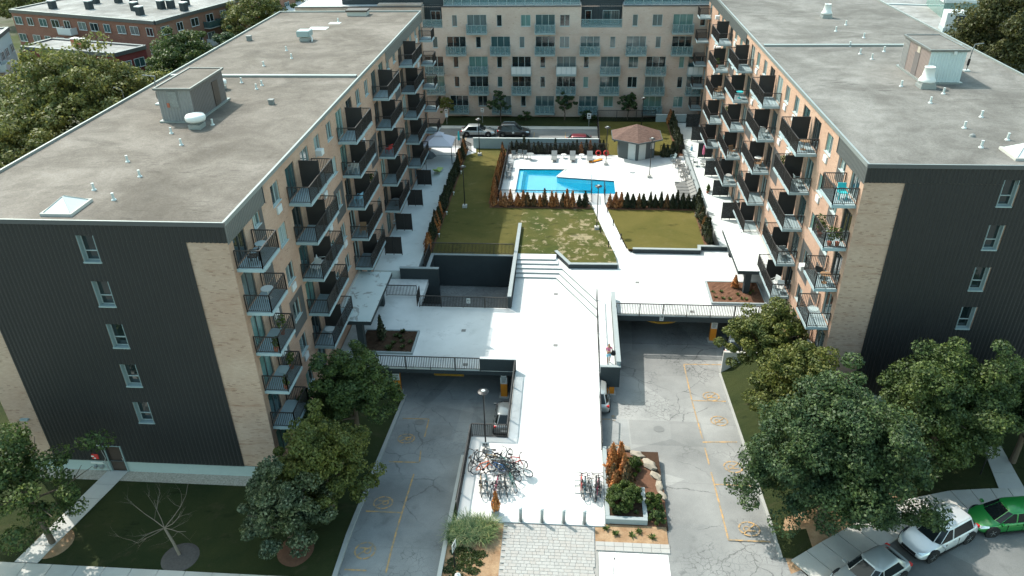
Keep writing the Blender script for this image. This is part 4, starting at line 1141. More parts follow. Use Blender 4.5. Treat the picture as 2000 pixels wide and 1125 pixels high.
# recessed terraces on the top floor
for a, b in ((1.07, 6.3), (-19.4, -16.8)):
    ob('terrace_floor', MB().add([(a,YB,12.75),(b,YB,12.75),(b,YB+1.8,12.75),(a,YB+1.8,12.75)], [(0,1,2,3)]), M_['conc_light'], parent=back)
    ob('recess_wall', corrugated(a, b, 12.75, 15.29, [], lambda u, v, d: (u, YB+1.8-d, v), .3, .02), M_['darkwall'], parent=back)
    ob('recess_side', MB().box(a-.1, a-.005, YB+.02, YB+1.8, 12.75, 15.28).box(b+.005, b+.1, YB+.02, YB+1.8, 12.75, 15.28), M_['brick_back'], parent=back)
    for x, w in (((2.0,.8),(4.9,2.1)) if a > 0 else ((-17.9,1.3),)):
        window(back, w, 1.7, (x, YB+1.76, 12.85), FACE_S, 2 if w > 1 else 1, 'terrace_door', 'whitewin', depth=.02, sill=False)
    s = ob('terrace_rail', MB().bar((a,YB+.04,13.75),(b,YB+.04,13.75),.05).bar((a,YB+.04,12.8),(b,YB+.04,12.8),.06), M_['tealmetal'], parent=back)
    ob('glass_panel', MB().box(a+.03, b-.03, YB+.035, YB+.045, 12.84, 13.72), M_['glass_clear'], parent=s)
# parapets and roof terrace
for a, b in ((XB0, -19.5), (-16.7, .97), (6.4, XB1)):
    ob('parapet_cap', MB().box(a-.05, b+.05, YB-.08, YB+.35, 15.3, 15.42), M_['flash_dark'], parent=back)
ob('roof', MB().add([(XB0,YB+1.8,15.29),(XB1,YB+1.8,15.29),(XB1,119,15.29),(XB0,119,15.29)], [(0,1,2,3)]).add([(-16.7,YB,15.29),(.97,YB,15.29),(.97,YB+1.8,15.29),(-16.7,YB+1.8,15.29)], [(0,1,2,3)]).add([(6.4,YB,15.29),(XB1,YB,15.29),(XB1,YB+1.8,15.29),(6.4,YB+1.8,15.29)], [(0,1,2,3)]).add([(XB0,YB,15.29),(-19.5,YB,15.29),(-19.5,YB+1.8,15.29),(XB0,YB+1.8,15.29)], [(0,1,2,3)]), M_['solar'], parent=back)
for a, b in ((-16.55, .85), (6.5, 17.0)):
    bars = MB(); n = round((b-a)/1.15)
    bars.bar((a,YB+.5,16.45),(b,YB+.5,16.45),.05)
    for k in range(n+1): bars.bar((a+(b-a)*k/n,YB+.5,15.3),(a+(b-a)*k/n,YB+.5,16.45),.05)
    s = ob('roof_terrace_rail', bars, M_['tealmetal'], parent=back)
    ob('glass_panel', MB().box(a+.03, b-.03, YB+.495, YB+.505, 15.45, 16.4), M_['glass_clear'], parent=s)
pent = MB().box(-30.3, -19.4, 103.2, 118, 15.3, 20.5).box(-19.4, -16.7, 102.81, 118, 15.3, 20.5).box(-16.7, 1.05, 104.5, 118, 15.3, 20.5).box(1.05, 6.35, 102.82, 118, 15.3, 20.5).box(6.35, XB1, 104.5, 118, 15.3, 20.5)
ob('penthouse_storey', pent, M_['darkwall'], parent=back)
for x, y, w in ((-29.4,103.2,.9),(-25.6,103.2,1.6),(-22.0,103.2,1.6),(2.4,102.82,.9),(5.0,102.82,1.3),(-14,104.5,2.2),(-9,104.5,2.2),(-4,104.5,2.2),(9,104.5,2.2),(14,104.5,2.2)):
    window(back, w, 1.9, (x, y-.06, 15.9), FACE_S, 2 if w > 1 else 1, 'penthouse_window', 'whitewin', depth=.02, sill=False)
ob('corner_cap', MB().box(-25.2, -19.45, YB+.35, YB+1.6, 15.44, 15.62), M_['brick_back'], parent=back)
# ================================================================ plaza walls, rails, canopies, planters
def wall_box(name, label, x0, x1, y0, y1, z0, z1, cap='wallcap', mat='darkwall', ov=.03):
    t = thing(name, label, 'wall', ((x0+x1)/2, (y0+y1)/2, z0))
    ob('wall_body', MB().box(x0, x1, y0, y1, z0, z1), M_[mat], parent=t)
    ob('cap', MB().box(x0-ov, x1+ov, y0-ov, y1+ov, z1, z1+.06), M_[cap], parent=t)
    return t
def wall_poly(name, label, pts, w, z0, z1):
    t = thing(name, label, 'wall', (*pts[0], z0)); b = MB(); c = MB()
    for i in range(len(pts)-1):
        p, q = Vector((*pts[i],0)), Vector((*pts[i+1],0)); d = (q-p).normalized(); e = d*(w/2 if i else 0)
        p2 = p - e; q2 = q + d*w/2
        b.bar(p2+Vector((0,0,(z0+z1)/2-.001*i)), q2+Vector((0,0,(z0+z1)/2-.001*i)), w, z1-z0)
        c.bar(p2-d*.02+Vector((0,0,z1+.03+.001*i)), q2+d*.02+Vector((0,0,z1+.03+.001*i)), w+.06, .06)
    ob('wall_body', b, M_['darkwall'], parent=t); ob('cap', c, M_['wallcap'], parent=t)
wall_box('parapet_wall', 'solid dark parapet wall above the left garage entry', -6.1, -3.52, 44.14, 44.34, .251, 1.27, 'plaza', ov=.015)
wall_box('parapet_wall', 'long dark wall between the sunken ramp and the plaza steps', -4.78, -4.52, 52.75, 66.6, -.2, 1.35)
wall_box('retaining_wall', 'dark retaining wall behind the left entrance canopy', -14.6, -11.2, 57.2, 57.44, -2.2, 1.32)
wall_box('retaining_wall', 'dark wall closing the rear of the sunken ramp', -12.4, -4.85, 60.5, 60.72, -2.2, .96)
wall_box('retaining_wall', 'dark side wall of the sunken ramp below the left patio', -12.4, -12.16, 57.5, 60.45, -2.2, .98)
wall_poly('retaining_wall', 'angled dark wall holding the patchy lawn beside the steps', [(-1.05,61.45),(.22,59.05),(4.3,59.15)], .24, .5, 1.1)
wall_poly('retaining_wall', 'straight dark wall holding the dry lawn right of the path', [(5.95,62.2),(11.9,62.2),(12.0,62.95),(14.4,62.95)], .24, .5, 1.1)
wall_box('parapet_wall', 'grey parapet along the outer side of the wheelchair ramp', 3.66, 3.92, 44.2, 53.9, -.2, 1.32, 'wallcap', 'wallcap')
wall_box('parapet_wall', 'dark end wall of the wheelchair ramp above the orange pillar', 2.52, 3.92, 43.98, 44.18, -.75, 1.0)
wall_box('retaining_wall', 'pale wall in front of the rear parking lane', -11.8, 3.45, 88.5, 88.72, .9, 2.25, 'palecream', 'conc_base', .02)
wall_box('retaining_wall', 'grey pool wall with small lamps beside the right patio', 13.34, 13.62, 72.2, 87.0, .6, 1.6, 'wallcap', 'wallcap')
wall_box('retaining_wall', 'low dark wall of the pool deck behind the right hedge', 4.0, 13.3, 72.02, 72.09, .6, 1.55, 'wallcap', 'darkwall', .01)
wall_box('retaining_wall', 'pale low wall at the back corner of the rear lawn', 11.2, 15.2, 99.0, 99.25, .8, 2.0, 'palecream', 'conc_base', .02)

def railing(label, pts, h=1.05, gap=.125, mat='rail', name='railing', lip=True, post=1.9, cat='railing'):
    t = thing(name, label, cat, tuple(pts[0]))
    b = MB(); pb = MB(); tr = MB()
    for i in range(len(pts)-1):
        a, c = Vector(pts[i]), Vector(pts[i+1]); L = (c-a).length; d = (c-a)/L; up_ = Vector((0,0,1))
        tr.bar(a+up_*h, c+up_*h, .065, .055); tr.bar(a+up_*.1, c+up_*.1, .035, .03)
        n = max(1, round(L/gap))
        for k in range(1, n):
            p = a+d*(L*k/n); b.bar(p+up_*.1, p+up_*h, .036)
        m = max(1, round(L/post))
        for k in range(m+1):
            p = a+d*(L*k/m); pb.bar(p-up_*.1, p+up_*(h+.02), .05)
    ob('balusters', b, M_[mat], parent=t, kind='stuff'); ob('posts', pb, M_[mat], parent=t, kind='stuff'); ob('rails', tr, M_[mat], parent=t)
    return t
railing('dark railing along the plaza edge over the left garage', [(-17.0,44.18,.25),(-6.13,44.18,.25)])
railing('dark railing along the plaza edge over the right garage', [(3.95,51.5,.7),(16.85,51.5,.7)])
railing('dark railing down the left side of the walkway', [(-3.6,44.05,.24),(-3.6,37.25,.11)])
railing('short dark railing beside the parked car at the walkway corner', [(-3.7,37.25,.10),(-5.88,37.25,.10)])
railing('dark railing between the bike area and the left drive', [(-5.95,37.2,.10),(-5.95,30.5,.10)])
railing('dark railing in front of the sunken ramp', [(-12.1,52.68,.25),(-4.85,52.68,.25)])
railing('dark railing along the lawn above the sunken ramp', [(-12.3,60.8,1.0),(-4.85,60.8,1.0)])
railing('dark railing on the short side wall by the left patio', [(-12.5,57.6,.95),(-12.5,60.7,.95)])
railing('dark railing between the left canopy and the sunken ramp', [(-15.2,54.3,.25),(-12.6,54.3,.25)])
railing('dark handrail turning down beside the sunken ramp', [(-12.35,54.25,.25),(-12.3,52.75,.25)])
railing('thin handrail along the inner side of the wheelchair ramp', [(2.46,53.7,.70),(2.46,44.5,.27)], gap=3.0, post=2.6)
railing('short handrail at the right edge of the walkway', [(2.42,41.5,.16),(2.42,36.4,.10)], gap=2.6, post=2.6, h=.9)
railing('dark railing above the ramp at the far left patio', [(-16.5,89.2,1.0),(-13.5,89.2,1.0),(-11.9,87.2,1.0)])

def canopy(label, x0, x1, y0, y1, z, colx, coly, mat, zb):
    t = thing('entrance_canopy', label, 'canopy', ((x0+x1)/2, y0, zb))
    ob('roof_slab', MB().box(x0, x1, y0, y1, z-.30, z), M_['darkwall'], parent=t)
    ob('roof_membrane', MB().box(x0+.01, x1-.01, y0+.01, y1-.01, z, z+.03), M_[mat], parent=t)
    ob('edge_upstand', MB().box((x0-.02) if x0 < 0 else x1-.12, (x0+.12) if x0 < 0 else x1+.02, y0+.02, y1-.02, z+.03, z+.16), M_['conc_light'], parent=t)
    for y in coly: ob('column', MB().box(colx-.24, colx+.24, y-.24, y+.24, zb, z-.30), M_['darkwall'], parent=t)
    ob('drain', MB().cyl(((x0+x1)/2,y1-.6,z+.03),((x0+x1)/2,y1-.6,z+.07),.09,n=10), M_['steel'], parent=t)
canopy('flat entrance canopy with stained grey roof against the left block', -17.05, -14.3, 45.9, 53.4, 3.05, -15.3, (46.4, 52.8), 'membrane', .25)
canopy('flat entrance canopy with pale roof against the right block', 13.8, 16.85, 54.8, 62.5, 3.05, 14.75, (55.3, 61.9), 'membrane_r', .70)
def planter(label, x0, x1, y0, y1, z, soilmat, h=.16):
    t = thing('planter_bed', label, 'planter', (x0, y0, z))
    w = .14
    for bx_ in ((x0,x1,y0,y0+w),(x0,x1,y1-w,y1),(x0,x0+w,y0+w,y1-w),(x1-w,x1,y0+w,y1-w)):
        ob('kerb', MB().box(*bx_, z+.001, z+h), M_['wallcap'], parent=t)
    ob('soil', bumpy(x0+w, x1-w, y0+w, y1-w, z+h*.8, .05, 18, 14), M_[soilmat], parent=t)
def bumpy(x0, x1, y0, y1, z, a, nx, ny, seed=1):
    r_ = random.Random(seed); b = MB()
    b.v = [(x0+(x1-x0)*i/nx, y0+(y1-y0)*j/ny, z+(r_.uniform(-a, a) if 0 < i < nx and 0 < j < ny else 0)) for j in range(ny+1) for i in range(nx+1)]
    b.f = [(j*(nx+1)+i, j*(nx+1)+i+1, (j+1)*(nx+1)+i+1, (j+1)*(nx+1)+i) for j in range(ny) for i in range(nx)]
    return b
planter('square planting bed with dark soil by the left canopy', -15.7, -11.4, 45.85, 48.95, .25, 'soil')
planter('square planting bed with brown mulch by the right canopy', 11.7, 16.1, 53.4, 57.0, .70, 'mulch')

# garage entry: orange pillars with notices, clearance bars, signs
def pillar(x, y, z, h, label, notice=True, top=None):
    t = thing('entry_pillar', label, 'pillar', (x, y, z))
    ob('post', MB().box(x-.24, x+.24, y-.18, y+.18, z, z+h), M_['orange'], parent=t)
    ob('post_top', MB().box(x-.235, x+.235, y-.175, y+.175, z+h, z+h+.55), M_['darkwall'], parent=t)
    ob('base', MB().box(x-.36, x+.36, y-.30, y+.30, z-.1, z+.10), M_['conc_light'], parent=t)
    if notice:
        n = ob('notice', MB().box(x-.25, x+.25, y-.20, y-.182, z+h-.48, z+h+.10), M_['white'], parent=t)
        pr = MB().box(x-.17, x+.17, y-.206, y-.201, z+h-.06, z+h+.02)
        for k in range(4): pr.box(x-.15, x+.15-(.05*k % .09), y-.206, y-.201, z+h-.16-.07*k, z+h-.13-.07*k)
        ob('notice_print', pr, M_['infill'], parent=n)
    if top:
        n = ob('upper_sign', MB().box(x-.2, x+.2, y-.20, y-.182, z+h+.16, z+h+.60), M_['white'], parent=t)
        ob('sign_print', MB().box(x-.14, x-.04, y-.206, y-.201, z+h+.42, z+h+.52).box(x+.04, x+.14, y-.206, y-.201, z+h+.42, z+h+.52).box(x-.1, x+.1, y-.206, y-.201, z+h+.26, z+h+.31), M_['infill'], parent=n)
pillar(-12.45, 44.55, -2.3, 1.75, 'orange pillar with notice left of the left garage entry')
pillar(-4.45, 44.5, -2.3, 1.75, 'orange pillar with two notices right of the left garage entry', True, True)
pillar(11.9, 52.3, -2.08, 1.75, 'orange pillar with notice at the right garage entry')
pillar(3.35, 44.2, -1.48, 1.0, 'orange pillar under the end of the wheelchair ramp', False)
def clearance_bar(x0, x1, y, z, label, sag):
    t = thing('clearance_bar', label, 'height bar', ((x0+x1)/2, y, z)); n = 26
    bar_ = MB(); st_ = MB()
    for k in range(n):
        u0, u1 = k/n, (k+1)/n; a, b = x0+(x1-x0)*u0, x0+(x1-x0)*u1
        za, zb = z-sag*4*u0*(1-u0), z-sag*4*u1*(1-u1)
        bar_.bar((a,y,za),(b,y,zb),.08,.16)
        st_.add([(a,y-.045,za-.085),(a+(b-a)*.5,y-.045,za-.085),(b,y-.045,zb+.085),(a+(b-a)*.5,y-.045,za+.085)], [(0,1,2,3)])
    ob('bar', bar_, M_['yellow'], parent=t); ob('stripes', st_, M_['black'], parent=t, kind='stuff')
    ch = MB()
    for x in (x0+.1, x1-.1): ch.cyl((x,y,z),(x,y,z+.75),.012,n=5)
    ob('chain', ch, M_['greymetal'], parent=t)
clearance_bar(-9.66, -7.45, 44.8, -.72, 'yellow striped clearance bar over the left garage entry', .0)
clearance_bar(6.62, 8.82, 52.2, -.22, 'yellow striped clearance bar sagging over the right garage entry', .22)
def sign_plate(label, x, y, z, w, h, parent_name='wall_sign', marks=1):
    t = thing(parent_name, label, 'sign', (x, y, z))
    ob('plate', MB().box(x-w/2, x+w/2, y-.012, y, z, z+h), M_['white'], parent=t)
    b = MB().box(x-w*.3, x-w*.06, y-.02, y-.014, z+h*.35, z+h*.8).box(x+w*.06, x+w*.3, y-.02, y-.014, z+h*.35, z+h*.8).box(x-w*.3, x+w*.3, y-.02, y-.014, z+h*.12, z+h*.22)
    ob('print', b, M_['infill'], parent=t)
sign_plate('small white sign on the lintel of the right garage', 7.55, 51.40, .28, .30, .62)
sign_plate('white sign tied to the railing of the sunken ramp', -8.0, 52.62, .72, .3, .48)
sign_plate('white bicycle parking sign at the foot of the front lamp post', -4.86, 35.82, .55, .48, .34)

# planters and boulders right of the bike area
pt = thing('planter_box', 'blue grey planter walls beside the bike area', 'planter', (2.45, 30.4, 0))
for bx_ in ((2.47,2.70,30.7,36.4),(2.47,4.8,30.45,30.69),(4.58,4.82,30.7,33.0)):
    ob('planter_wall', MB().box(*bx_, .0, .42), M_['wallcap'], parent=pt)
ob('soil', bumpy(2.7, 4.58, 30.69, 33.0, .34, .04, 10, 10, 4), M_['soil'], parent=pt)
rb_ = random.Random(5)
def boulder(x, y, s, rz, label):
    bm = bmesh.new(); bmesh.ops.create_icosphere(bm, subdivisions=2, radius=1)
    r_ = random.Random(int(x*100))
    for v in bm.verts: v.co *= r_.uniform(.70, 1.15); v.co.x *= s*1.5; v.co.y *= s*.8; v.co.z *= s*.55
    me = bpy.data.meshes.new('boulder'); bm.to_mesh(me); bm.free(); me.materials.append(M_['gravel'] if False else M_['boulder'])
    ob('boulder', me, loc=(x, y, s*.3), rot=(0,0,rz), label=label, cat='boulder', group='pale boulders edging the planted bed')
M_['boulder'] = plain('pale limestone boulder', (.27,.235,.19), .95, 0, .15, .4, 4)
for i, (x, y, s, a) in enumerate([(3.15,36.75,.26,.3),(3.85,36.6,.34,-.15),(4.65,36.1,.36,-.5),(5.3,35.25,.44,-.85),(5.62,34.25,.34,-1.0),(5.75,33.45,.33,-1.6),(5.85,32.75,.27,-1.3)]):
    boulder(x, y, s, a, nth(i+1)+' pale boulder from the rear edging the planted bed by the right drive')
for i, x in enumerate((-2.3, -1.1, .12, 1.28)):
    t = thing('bollard', ('leftmost', 'second from left', 'third from left', 'rightmost')[i] + ' of the four steel bollards at the plaza entrance', 'bollard', (x, 30.32, .1), group='steel bollards at the plaza entrance')
    ob('post', MB().cyl((x,30.32,.1),(x,30.32,1.06),.095,n=16).mesh('post', M_['greymetal'], True), parent=t)
    ob('cap', MB().lathe([(.10,1.06),(.105,1.10),(.07,1.16),(.01,1.18)], 16, (x,30.32,0)).mesh('cap', M_['white'], True), parent=t)
    ob('base_plate', MB().box(x-.16,x+.16,30.16,30.48,.101,.115), M_['greymetal'], parent=t)
# lamp posts
def lamp_post(x, y, z, h, label, grp='black courtyard lamp posts'):
    t = thing('lamp_post', label, 'lamp post', (x, y, z), group=grp)
    ob('footing', MB().box(x-.22,x+.22,y-.22,y+.22,z,z+.28), M_['conc_light'], parent=t)
    ob('pole', MB().cyl((x,y,z+.28),(x,y,z+h-.25),.05,.042,n=8), M_['blackmetal'], parent=t)
    hd = ob('lamp_head', MB().lathe([(.05,h-.3),(.12,h-.22),(.30,h-.12),(.34,h-.06),(.20,h),(.02,h+.02)], 16, (x,y,z)), M_['blackmetal'], parent=t)
    ob('globe', MB().lathe([(.02,h-.2),(.16,h-.18),(.17,h-.13),(.02,h-.12)], 12, (x,y,z)), M_['white'], parent=hd)
    ob('top_lens', MB().lathe([(.10,h+.015),(.12,h+.03),(.02,h+.045)], 12, (x,y,z)), M_['palecream'], parent=hd)
lamp_post(-4.86, 35.95, .1, 4.75, 'black lamp post standing over the parked bicycles')
lamp_post(-10.63, 71.0, 1.0, 4.5, 'black lamp post in the middle of the left lawn')
lamp_post(-10.77, 86.1, 1.0, 4.5, 'black lamp post at the far end of the left lawn')
lamp_post(2.75, 66.4, 1.0, 4.5, 'black lamp post beside the garden path')
lamp_post(8.8, 79.2, 1.2, 4.5, 'black lamp post on the pool deck in front of the pool house')
lamp_post(4.16, 82.9, 1.2, 4.5, 'black lamp post on the pool deck left of the pool house')
lamp_post(9.03, 94.6, 1.1, 4.5, 'black lamp post on the rear lawn behind the pool house')
def path_light(x, y, z, label):
    t = thing('path_light', label, 'path light', (x, y, z), group='short black path lights')
    ob('stem', MB().cyl((x,y,z),(x,y,z+.5),.05,n=8), M_['blackmetal'], parent=t); ob('head', MB().cyl((x,y,z+.5),(x,y,z+.62),.065,n=8), M_['blackmetal'], parent=t)
for i, (x, y) in enumerate([(3.9,70.0),(4.35,67.2),(4.95,64.2),(3.1,65.6),(3.75,62.6)]): path_light(x, y, .98, ('farthest short black light right of the garden path','middle short black light right of the garden path','nearest short black light right of the garden path','farther short black light left of the garden path','nearer short black light left of the garden path')[i])
for i, y in enumerate((64, 69, 74, 80)): 
    ob('garden_light', MB().cyl((0,0,0),(0,0,.35),.03,n=6).lathe([(.10,.33),(.11,.38),(.02,.42)],8), M_['white'], loc=(-12.2,y,1.0), label=nth(i+1)+' nearest small white garden light along the left hedge', cat='garden light', group='small lights along the left hedge')

# pool fence of thin dark bars
def fence(label, pts, h=1.2, gap=.14): return railing(label, pts, h, gap, 'blackmetal', 'pool_fence', post=2.2, cat='fence')
fence('thin dark pool fence along the front of the pool', [(-7.2,72.35,1.2),(2.35,72.35,1.2)])
fence('thin dark pool fence on the left side of the pool deck', [(-7.25,72.4,1.2),(-7.25,85.9,1.2)])
fence('thin dark pool fence behind the sun loungers', [(-7.2,86.3,1.1),(4.5,86.3,1.1)], 1.4)
fence('thin dark pool fence right of the pool house', [(10.6,86.0,1.1),(13.3,86.0,1.1)], 1.4)
fence('thin dark fence closing off the rear lawn', [(3.55,86.6,1.1),(3.55,99.0,1.1),(11.2,99.0,1.1)], 1.5)
fence('thin dark pool gate at the end of the garden path', [(2.35,72.4,1.2),(2.35,74.6,1.2)], 1.4)
fence('thin dark fence on the right of the pool gate', [(3.7,72.2,1.2),(3.7,74.6,1.2)], 1.4)

# six sided pool house
ph = thing('pool_house', 'dark grey pool house with brown shingle hip roof', 'pool house', (7.8, 86.4, 1.2))
def hexpt(r, a): return (7.75+r*math.cos(a), 86.5+r*.95*math.sin(a))
hx = [hexpt(2.4, R(-90+60*k)) for k in range(6)]
M_['poolwall'] = plain('grey board siding', (.075,.09,.093), .7, 0, .3, .1, 2)
ob('wall', MB().prism(hx, 1.2, 3.7), M_['poolwall'], parent=ph)
ro = [hexpt(3.3, R(-90+60*k)) for k in range(6)]
rb = MB(); rb.add([(x,y,3.55) for x,y in ro] + [(7.75,86.5,4.85)], [(k,(k+1) % 6,6) for k in range(6)] + [(5,4,3,2,1,0)])
rf_ = ob('roof', rb, M_['shingle'], parent=ph)
fa = MB()
for k in range(6): fa.bar((*ro[k],3.5),(*ro[(k+1) % 6],3.5),.06,.16)
ob('fascia', fa, M_['poolwall'], parent=rf_)
for k, (a, b) in enumerate(((hx[5],hx[0]),(hx[0],hx[1]))):
    A, B = Vector((*a,0)), Vector((*b,0)); d = (B-A).normalized(); nrm = Vector((d.y,-d.x,0)); c = A+(B-A)*(.72 if k == 0 else .28)
    q = MB(); q.bar(c-d*.46+nrm*.03+Vector((0,0,2.27)), c+d*.46+nrm*.03+Vector((0,0,2.27)), .05, 2.05)
    dd = ob('door', q, M_['palecream'], parent=ph)
    hpt = c+d*(.36 if k == 0 else -.36)+nrm*.08; ob('handle', MB().box(hpt.x-.03,hpt.x+.03,hpt.y-.03,hpt.y+.03,2.15,2.3), M_['steel'], parent=dd)
    ep = B-d*.3 if k else A+d*.3
A, B = Vector((*hx[0],0)), Vector((*hx[1],0)); d = (B-A).normalized(); nrm = Vector((d.y,-d.x,0)); c = A+(B-A)*.85
ob('notice', MB().bar(c-d*.2+nrm*.03+Vector((0,0,2.7)), c+d*.2+nrm*.03+Vector((0,0,2.7)), .03, .7), M_['white'], parent=ph)
ob('eave_lamp', MB().box(5.05,5.25,84.95,85.15,3.22,3.42), M_['blackmetal'], parent=ph)
# pool ladder and grab rails
for x, y, rz, lb in [(-.6,81.3,R(180),'steel ladder at the back edge of the shallow end'), (2.2,78.4,R(180),'steel ladder at the back edge of the deep end')]:
    t = thing('pool_ladder', lb, 'pool ladder', (x, y, 1.2), rz)
    for s_ in (-.25,.25): ob('rail', MB().tube([(s_,-.35,0),(s_,-.35,.6),(s_,-.1,.75),(s_,.15,.6),(s_,.15,-.5)], .022), M_['steel'], parent=t, local=True)
    for k in range(2): ob('rung', MB().bar((-.25,.15,-.15-.25*k),(.25,.15,-.15-.25*k),.05,.03), M_['steel'], parent=t, local=True)
# ================================================================ vegetation
def leaf_cloud(seed, centres, radii, per, size, flat=.65, up=.35, shape=.62):
    """numpy cloud of small four sided leaves spread through the given clumps"""
    r = np.random.default_rng(seed)
    n = len(centres)*per
    c = np.repeat(np.asarray(centres, float), per, 0); rad = np.repeat(np.asarray(radii, float), per)
    d = r.normal(size=(n,3)); d /= np.linalg.norm(d, axis=1)[:,None]
    rr = rad*r.uniform(.35, 1.0, n)**.5
    p = c + d*rr[:,None]*np.array([1,1,flat])
    nrm = d*.7 + r.normal(size=(n,3))*.55; nrm[:,2] += up
    nrm /= np.linalg.norm(nrm, axis=1)[:,None]
    t = np.cross(nrm, r.normal(size=(n,3))); t /= np.linalg.norm(t, axis=1)[:,None]
    b = np.cross(nrm, t)
    s = (size*r.uniform(.45, 1.5, n))[:,None]
    w = s*shape
    v = np.stack([p-t*s*.5, p+b*w*.5+nrm*s*.08, p+t*s*.5, p-b*w*.5+nrm*s*.08], 1).reshape(-1,3)
    f = np.arange(n*4).reshape(-1,4)
    return v, f
def crown_clumps(seed, rx, ry, rz, n, lump=.22, bottom=-.55):
    r = np.random.default_rng(seed); out = []; rad = []
    k = 0
    ph = r.uniform(0, 6.28, 6)
    while len(out) < n:
        d = r.normal(size=3); d /= np.linalg.norm(d)
        if d[2] < bottom: continue
        th = math.atan2(d[1], d[0])
        g = 1 + lump*(math.sin(3*th+ph[0])*.5 + math.sin(5*th+ph[1]+3*d[2])*.4 + math.sin(7*d[2]+ph[2]+2*th)*.4)
        inner = r.random() < .26
        q = (r.uniform(.25,.65) if inner else r.uniform(.70, 1.06))*g
        taper = 1 - .25*max(0, d[2])
        out.append((d[0]*rx*q*taper, d[1]*ry*q*taper, d[2]*rz*q)); rad.append(r.uniform(.085,.20)*(rx+ry+rz)/3*1.25)
    return np.array(out), np.array(rad)
def trunk_mesh(h, r0, seed, crown_c, rx, rz, nlimb=7):
    b = MB(); q = random.Random(seed)
    pts = [(0,0,-.1),(q.uniform(-.06,.06),q.uniform(-.06,.06),h*.35),(q.uniform(-.15,.15),q.uniform(-.15,.15),h*.7),(q.uniform(-.2,.2),q.uniform(-.2,.2),h)]
    b.tube(pts, [r0*1.25, r0, r0*.7, r0*.35], 9)
    for k in range(nlimb):
        a = 2*math.pi*k/nlimb+q.uniform(-.3,.3); z0 = h*q.uniform(.35,.8); L = rx*q.uniform(.6,.9)
        p0 = (0,0,z0); p1 = (math.cos(a)*L*.5, math.sin(a)*L*.5, z0+rz*q.uniform(.15,.4)); p2 = (math.cos(a)*L, math.sin(a)*L, z0+rz*q.uniform(.4,.8))
        b.tube([p0,p1,p2], [r0*.45, r0*.28, r0*.1], 6)
    return b.mesh('trunk', M_['bark'])
def tree(name, label, x, y, z, cz, rx, ry, rz, leafmat, n=90, per=230, size=.26, seed=1, group=None, tr=.16, trunk_h=None, off_=(0,0), flat=.65, bottom=-.55, lump=.22):
    t = thing(name, label, 'tree', (x, y, z), group=group)
    cc, rr = crown_clumps(seed, rx, ry, rz, n, lump, bottom)
    v, f = leaf_cloud(seed+100, cc, rr, per, size, flat)
    v = v + np.array([off_[0], off_[1], cz])
    ob('crown', np_mesh('crown', v, f, M_[leafmat]), parent=t, local=True)
    ob('trunk', trunk_mesh(trunk_h or cz+rz*.2, tr, seed, cz, rx, rz), parent=t, local=True)
    return t
tree('maple_tree', 'round maple by the left drive nearest the garage', -13.25, 36.9, -.5, 4.1, 2.75, 2.7, 2.9, 'leaf_maple', 150, 260, .155, 1)
tree('maple_tree', 'middle of the three trees beside the left drive', -13.4, 30.9, -.1, 3.5, 2.65, 2.6, 2.75, 'leaf_lime', 150, 250, .15, 2)
tree('linden_tree', 'pale leaved bushy tree at the front of the left lawn', -14.7, 27.9, 0, 2.7, 2.3, 2.25, 2.5, 'leaf_pale', 130, 250, .15, 3, bottom=-.8)
tree('maple_tree', 'open crowned maple over the walk at the left edge', -28.2, 27.3, 0, 4.2, 4.2, 3.1, 2.8, 'leaf_maple', 120, 210, .17, 4, tr=.14, off_=(-.9, .1), lump=.34)
tree('maple_tree', 'light green maple in front of the right garage railing', 13.9, 44.3, 0, 3.4, 2.75, 2.7, 2.75, 'leaf_lime', 150, 250, .16, 5)
tree('maple_tree', 'yellow green maple between the right block and the big maple', 14.5, 38.6, 0, 3.8, 2.75, 2.6, 2.8, 'leaf_lime', 150, 250, .16, 6)
tree('maple_tree', 'largest dark maple overhanging the right drive and street', 14.45, 31.3, 0, 5.1, 4.0, 3.8, 4.1, 'leaf_dark', 290, 380, .155, 7, tr=.24, lump=.30, bottom=-.75)
tree('maple_tree', 'wide dark maple in front of the right charcoal wall', 22.1, 36.2, 0, 4.6, 3.8, 3.2, 3.4, 'leaf_maple', 250, 350, .155, 8, tr=.22, lump=.3, bottom=-.7)
tree('maple_tree', 'dark maple cut off by the right edge of the view', 27.4, 36.8, 0, 3.8, 2.8, 2.8, 3.0, 'leaf_dark', 130, 240, .18, 9)
# small trees in front of the rear block
for i, (x, y, s) in enumerate([(-16.6,99.2,.85),(-9.3,98.6,1.1),(-.8,99.6,1.0),(7.6,100.0,.95)]):
    tree('young_tree', ('leftmost thin olive', 'second, darker and fuller', 'third, round headed', 'rightmost, behind the fence')[i] + (' young tree before the rear block'), x, y, 1.05, 2.3*s, 1.25*s, 1.2*s, 1.5*s, 'leaf_olive' if i == 0 else 'leaf_dark', 40, 120, .17, 20+i, 'young trees before the rear block', .06)
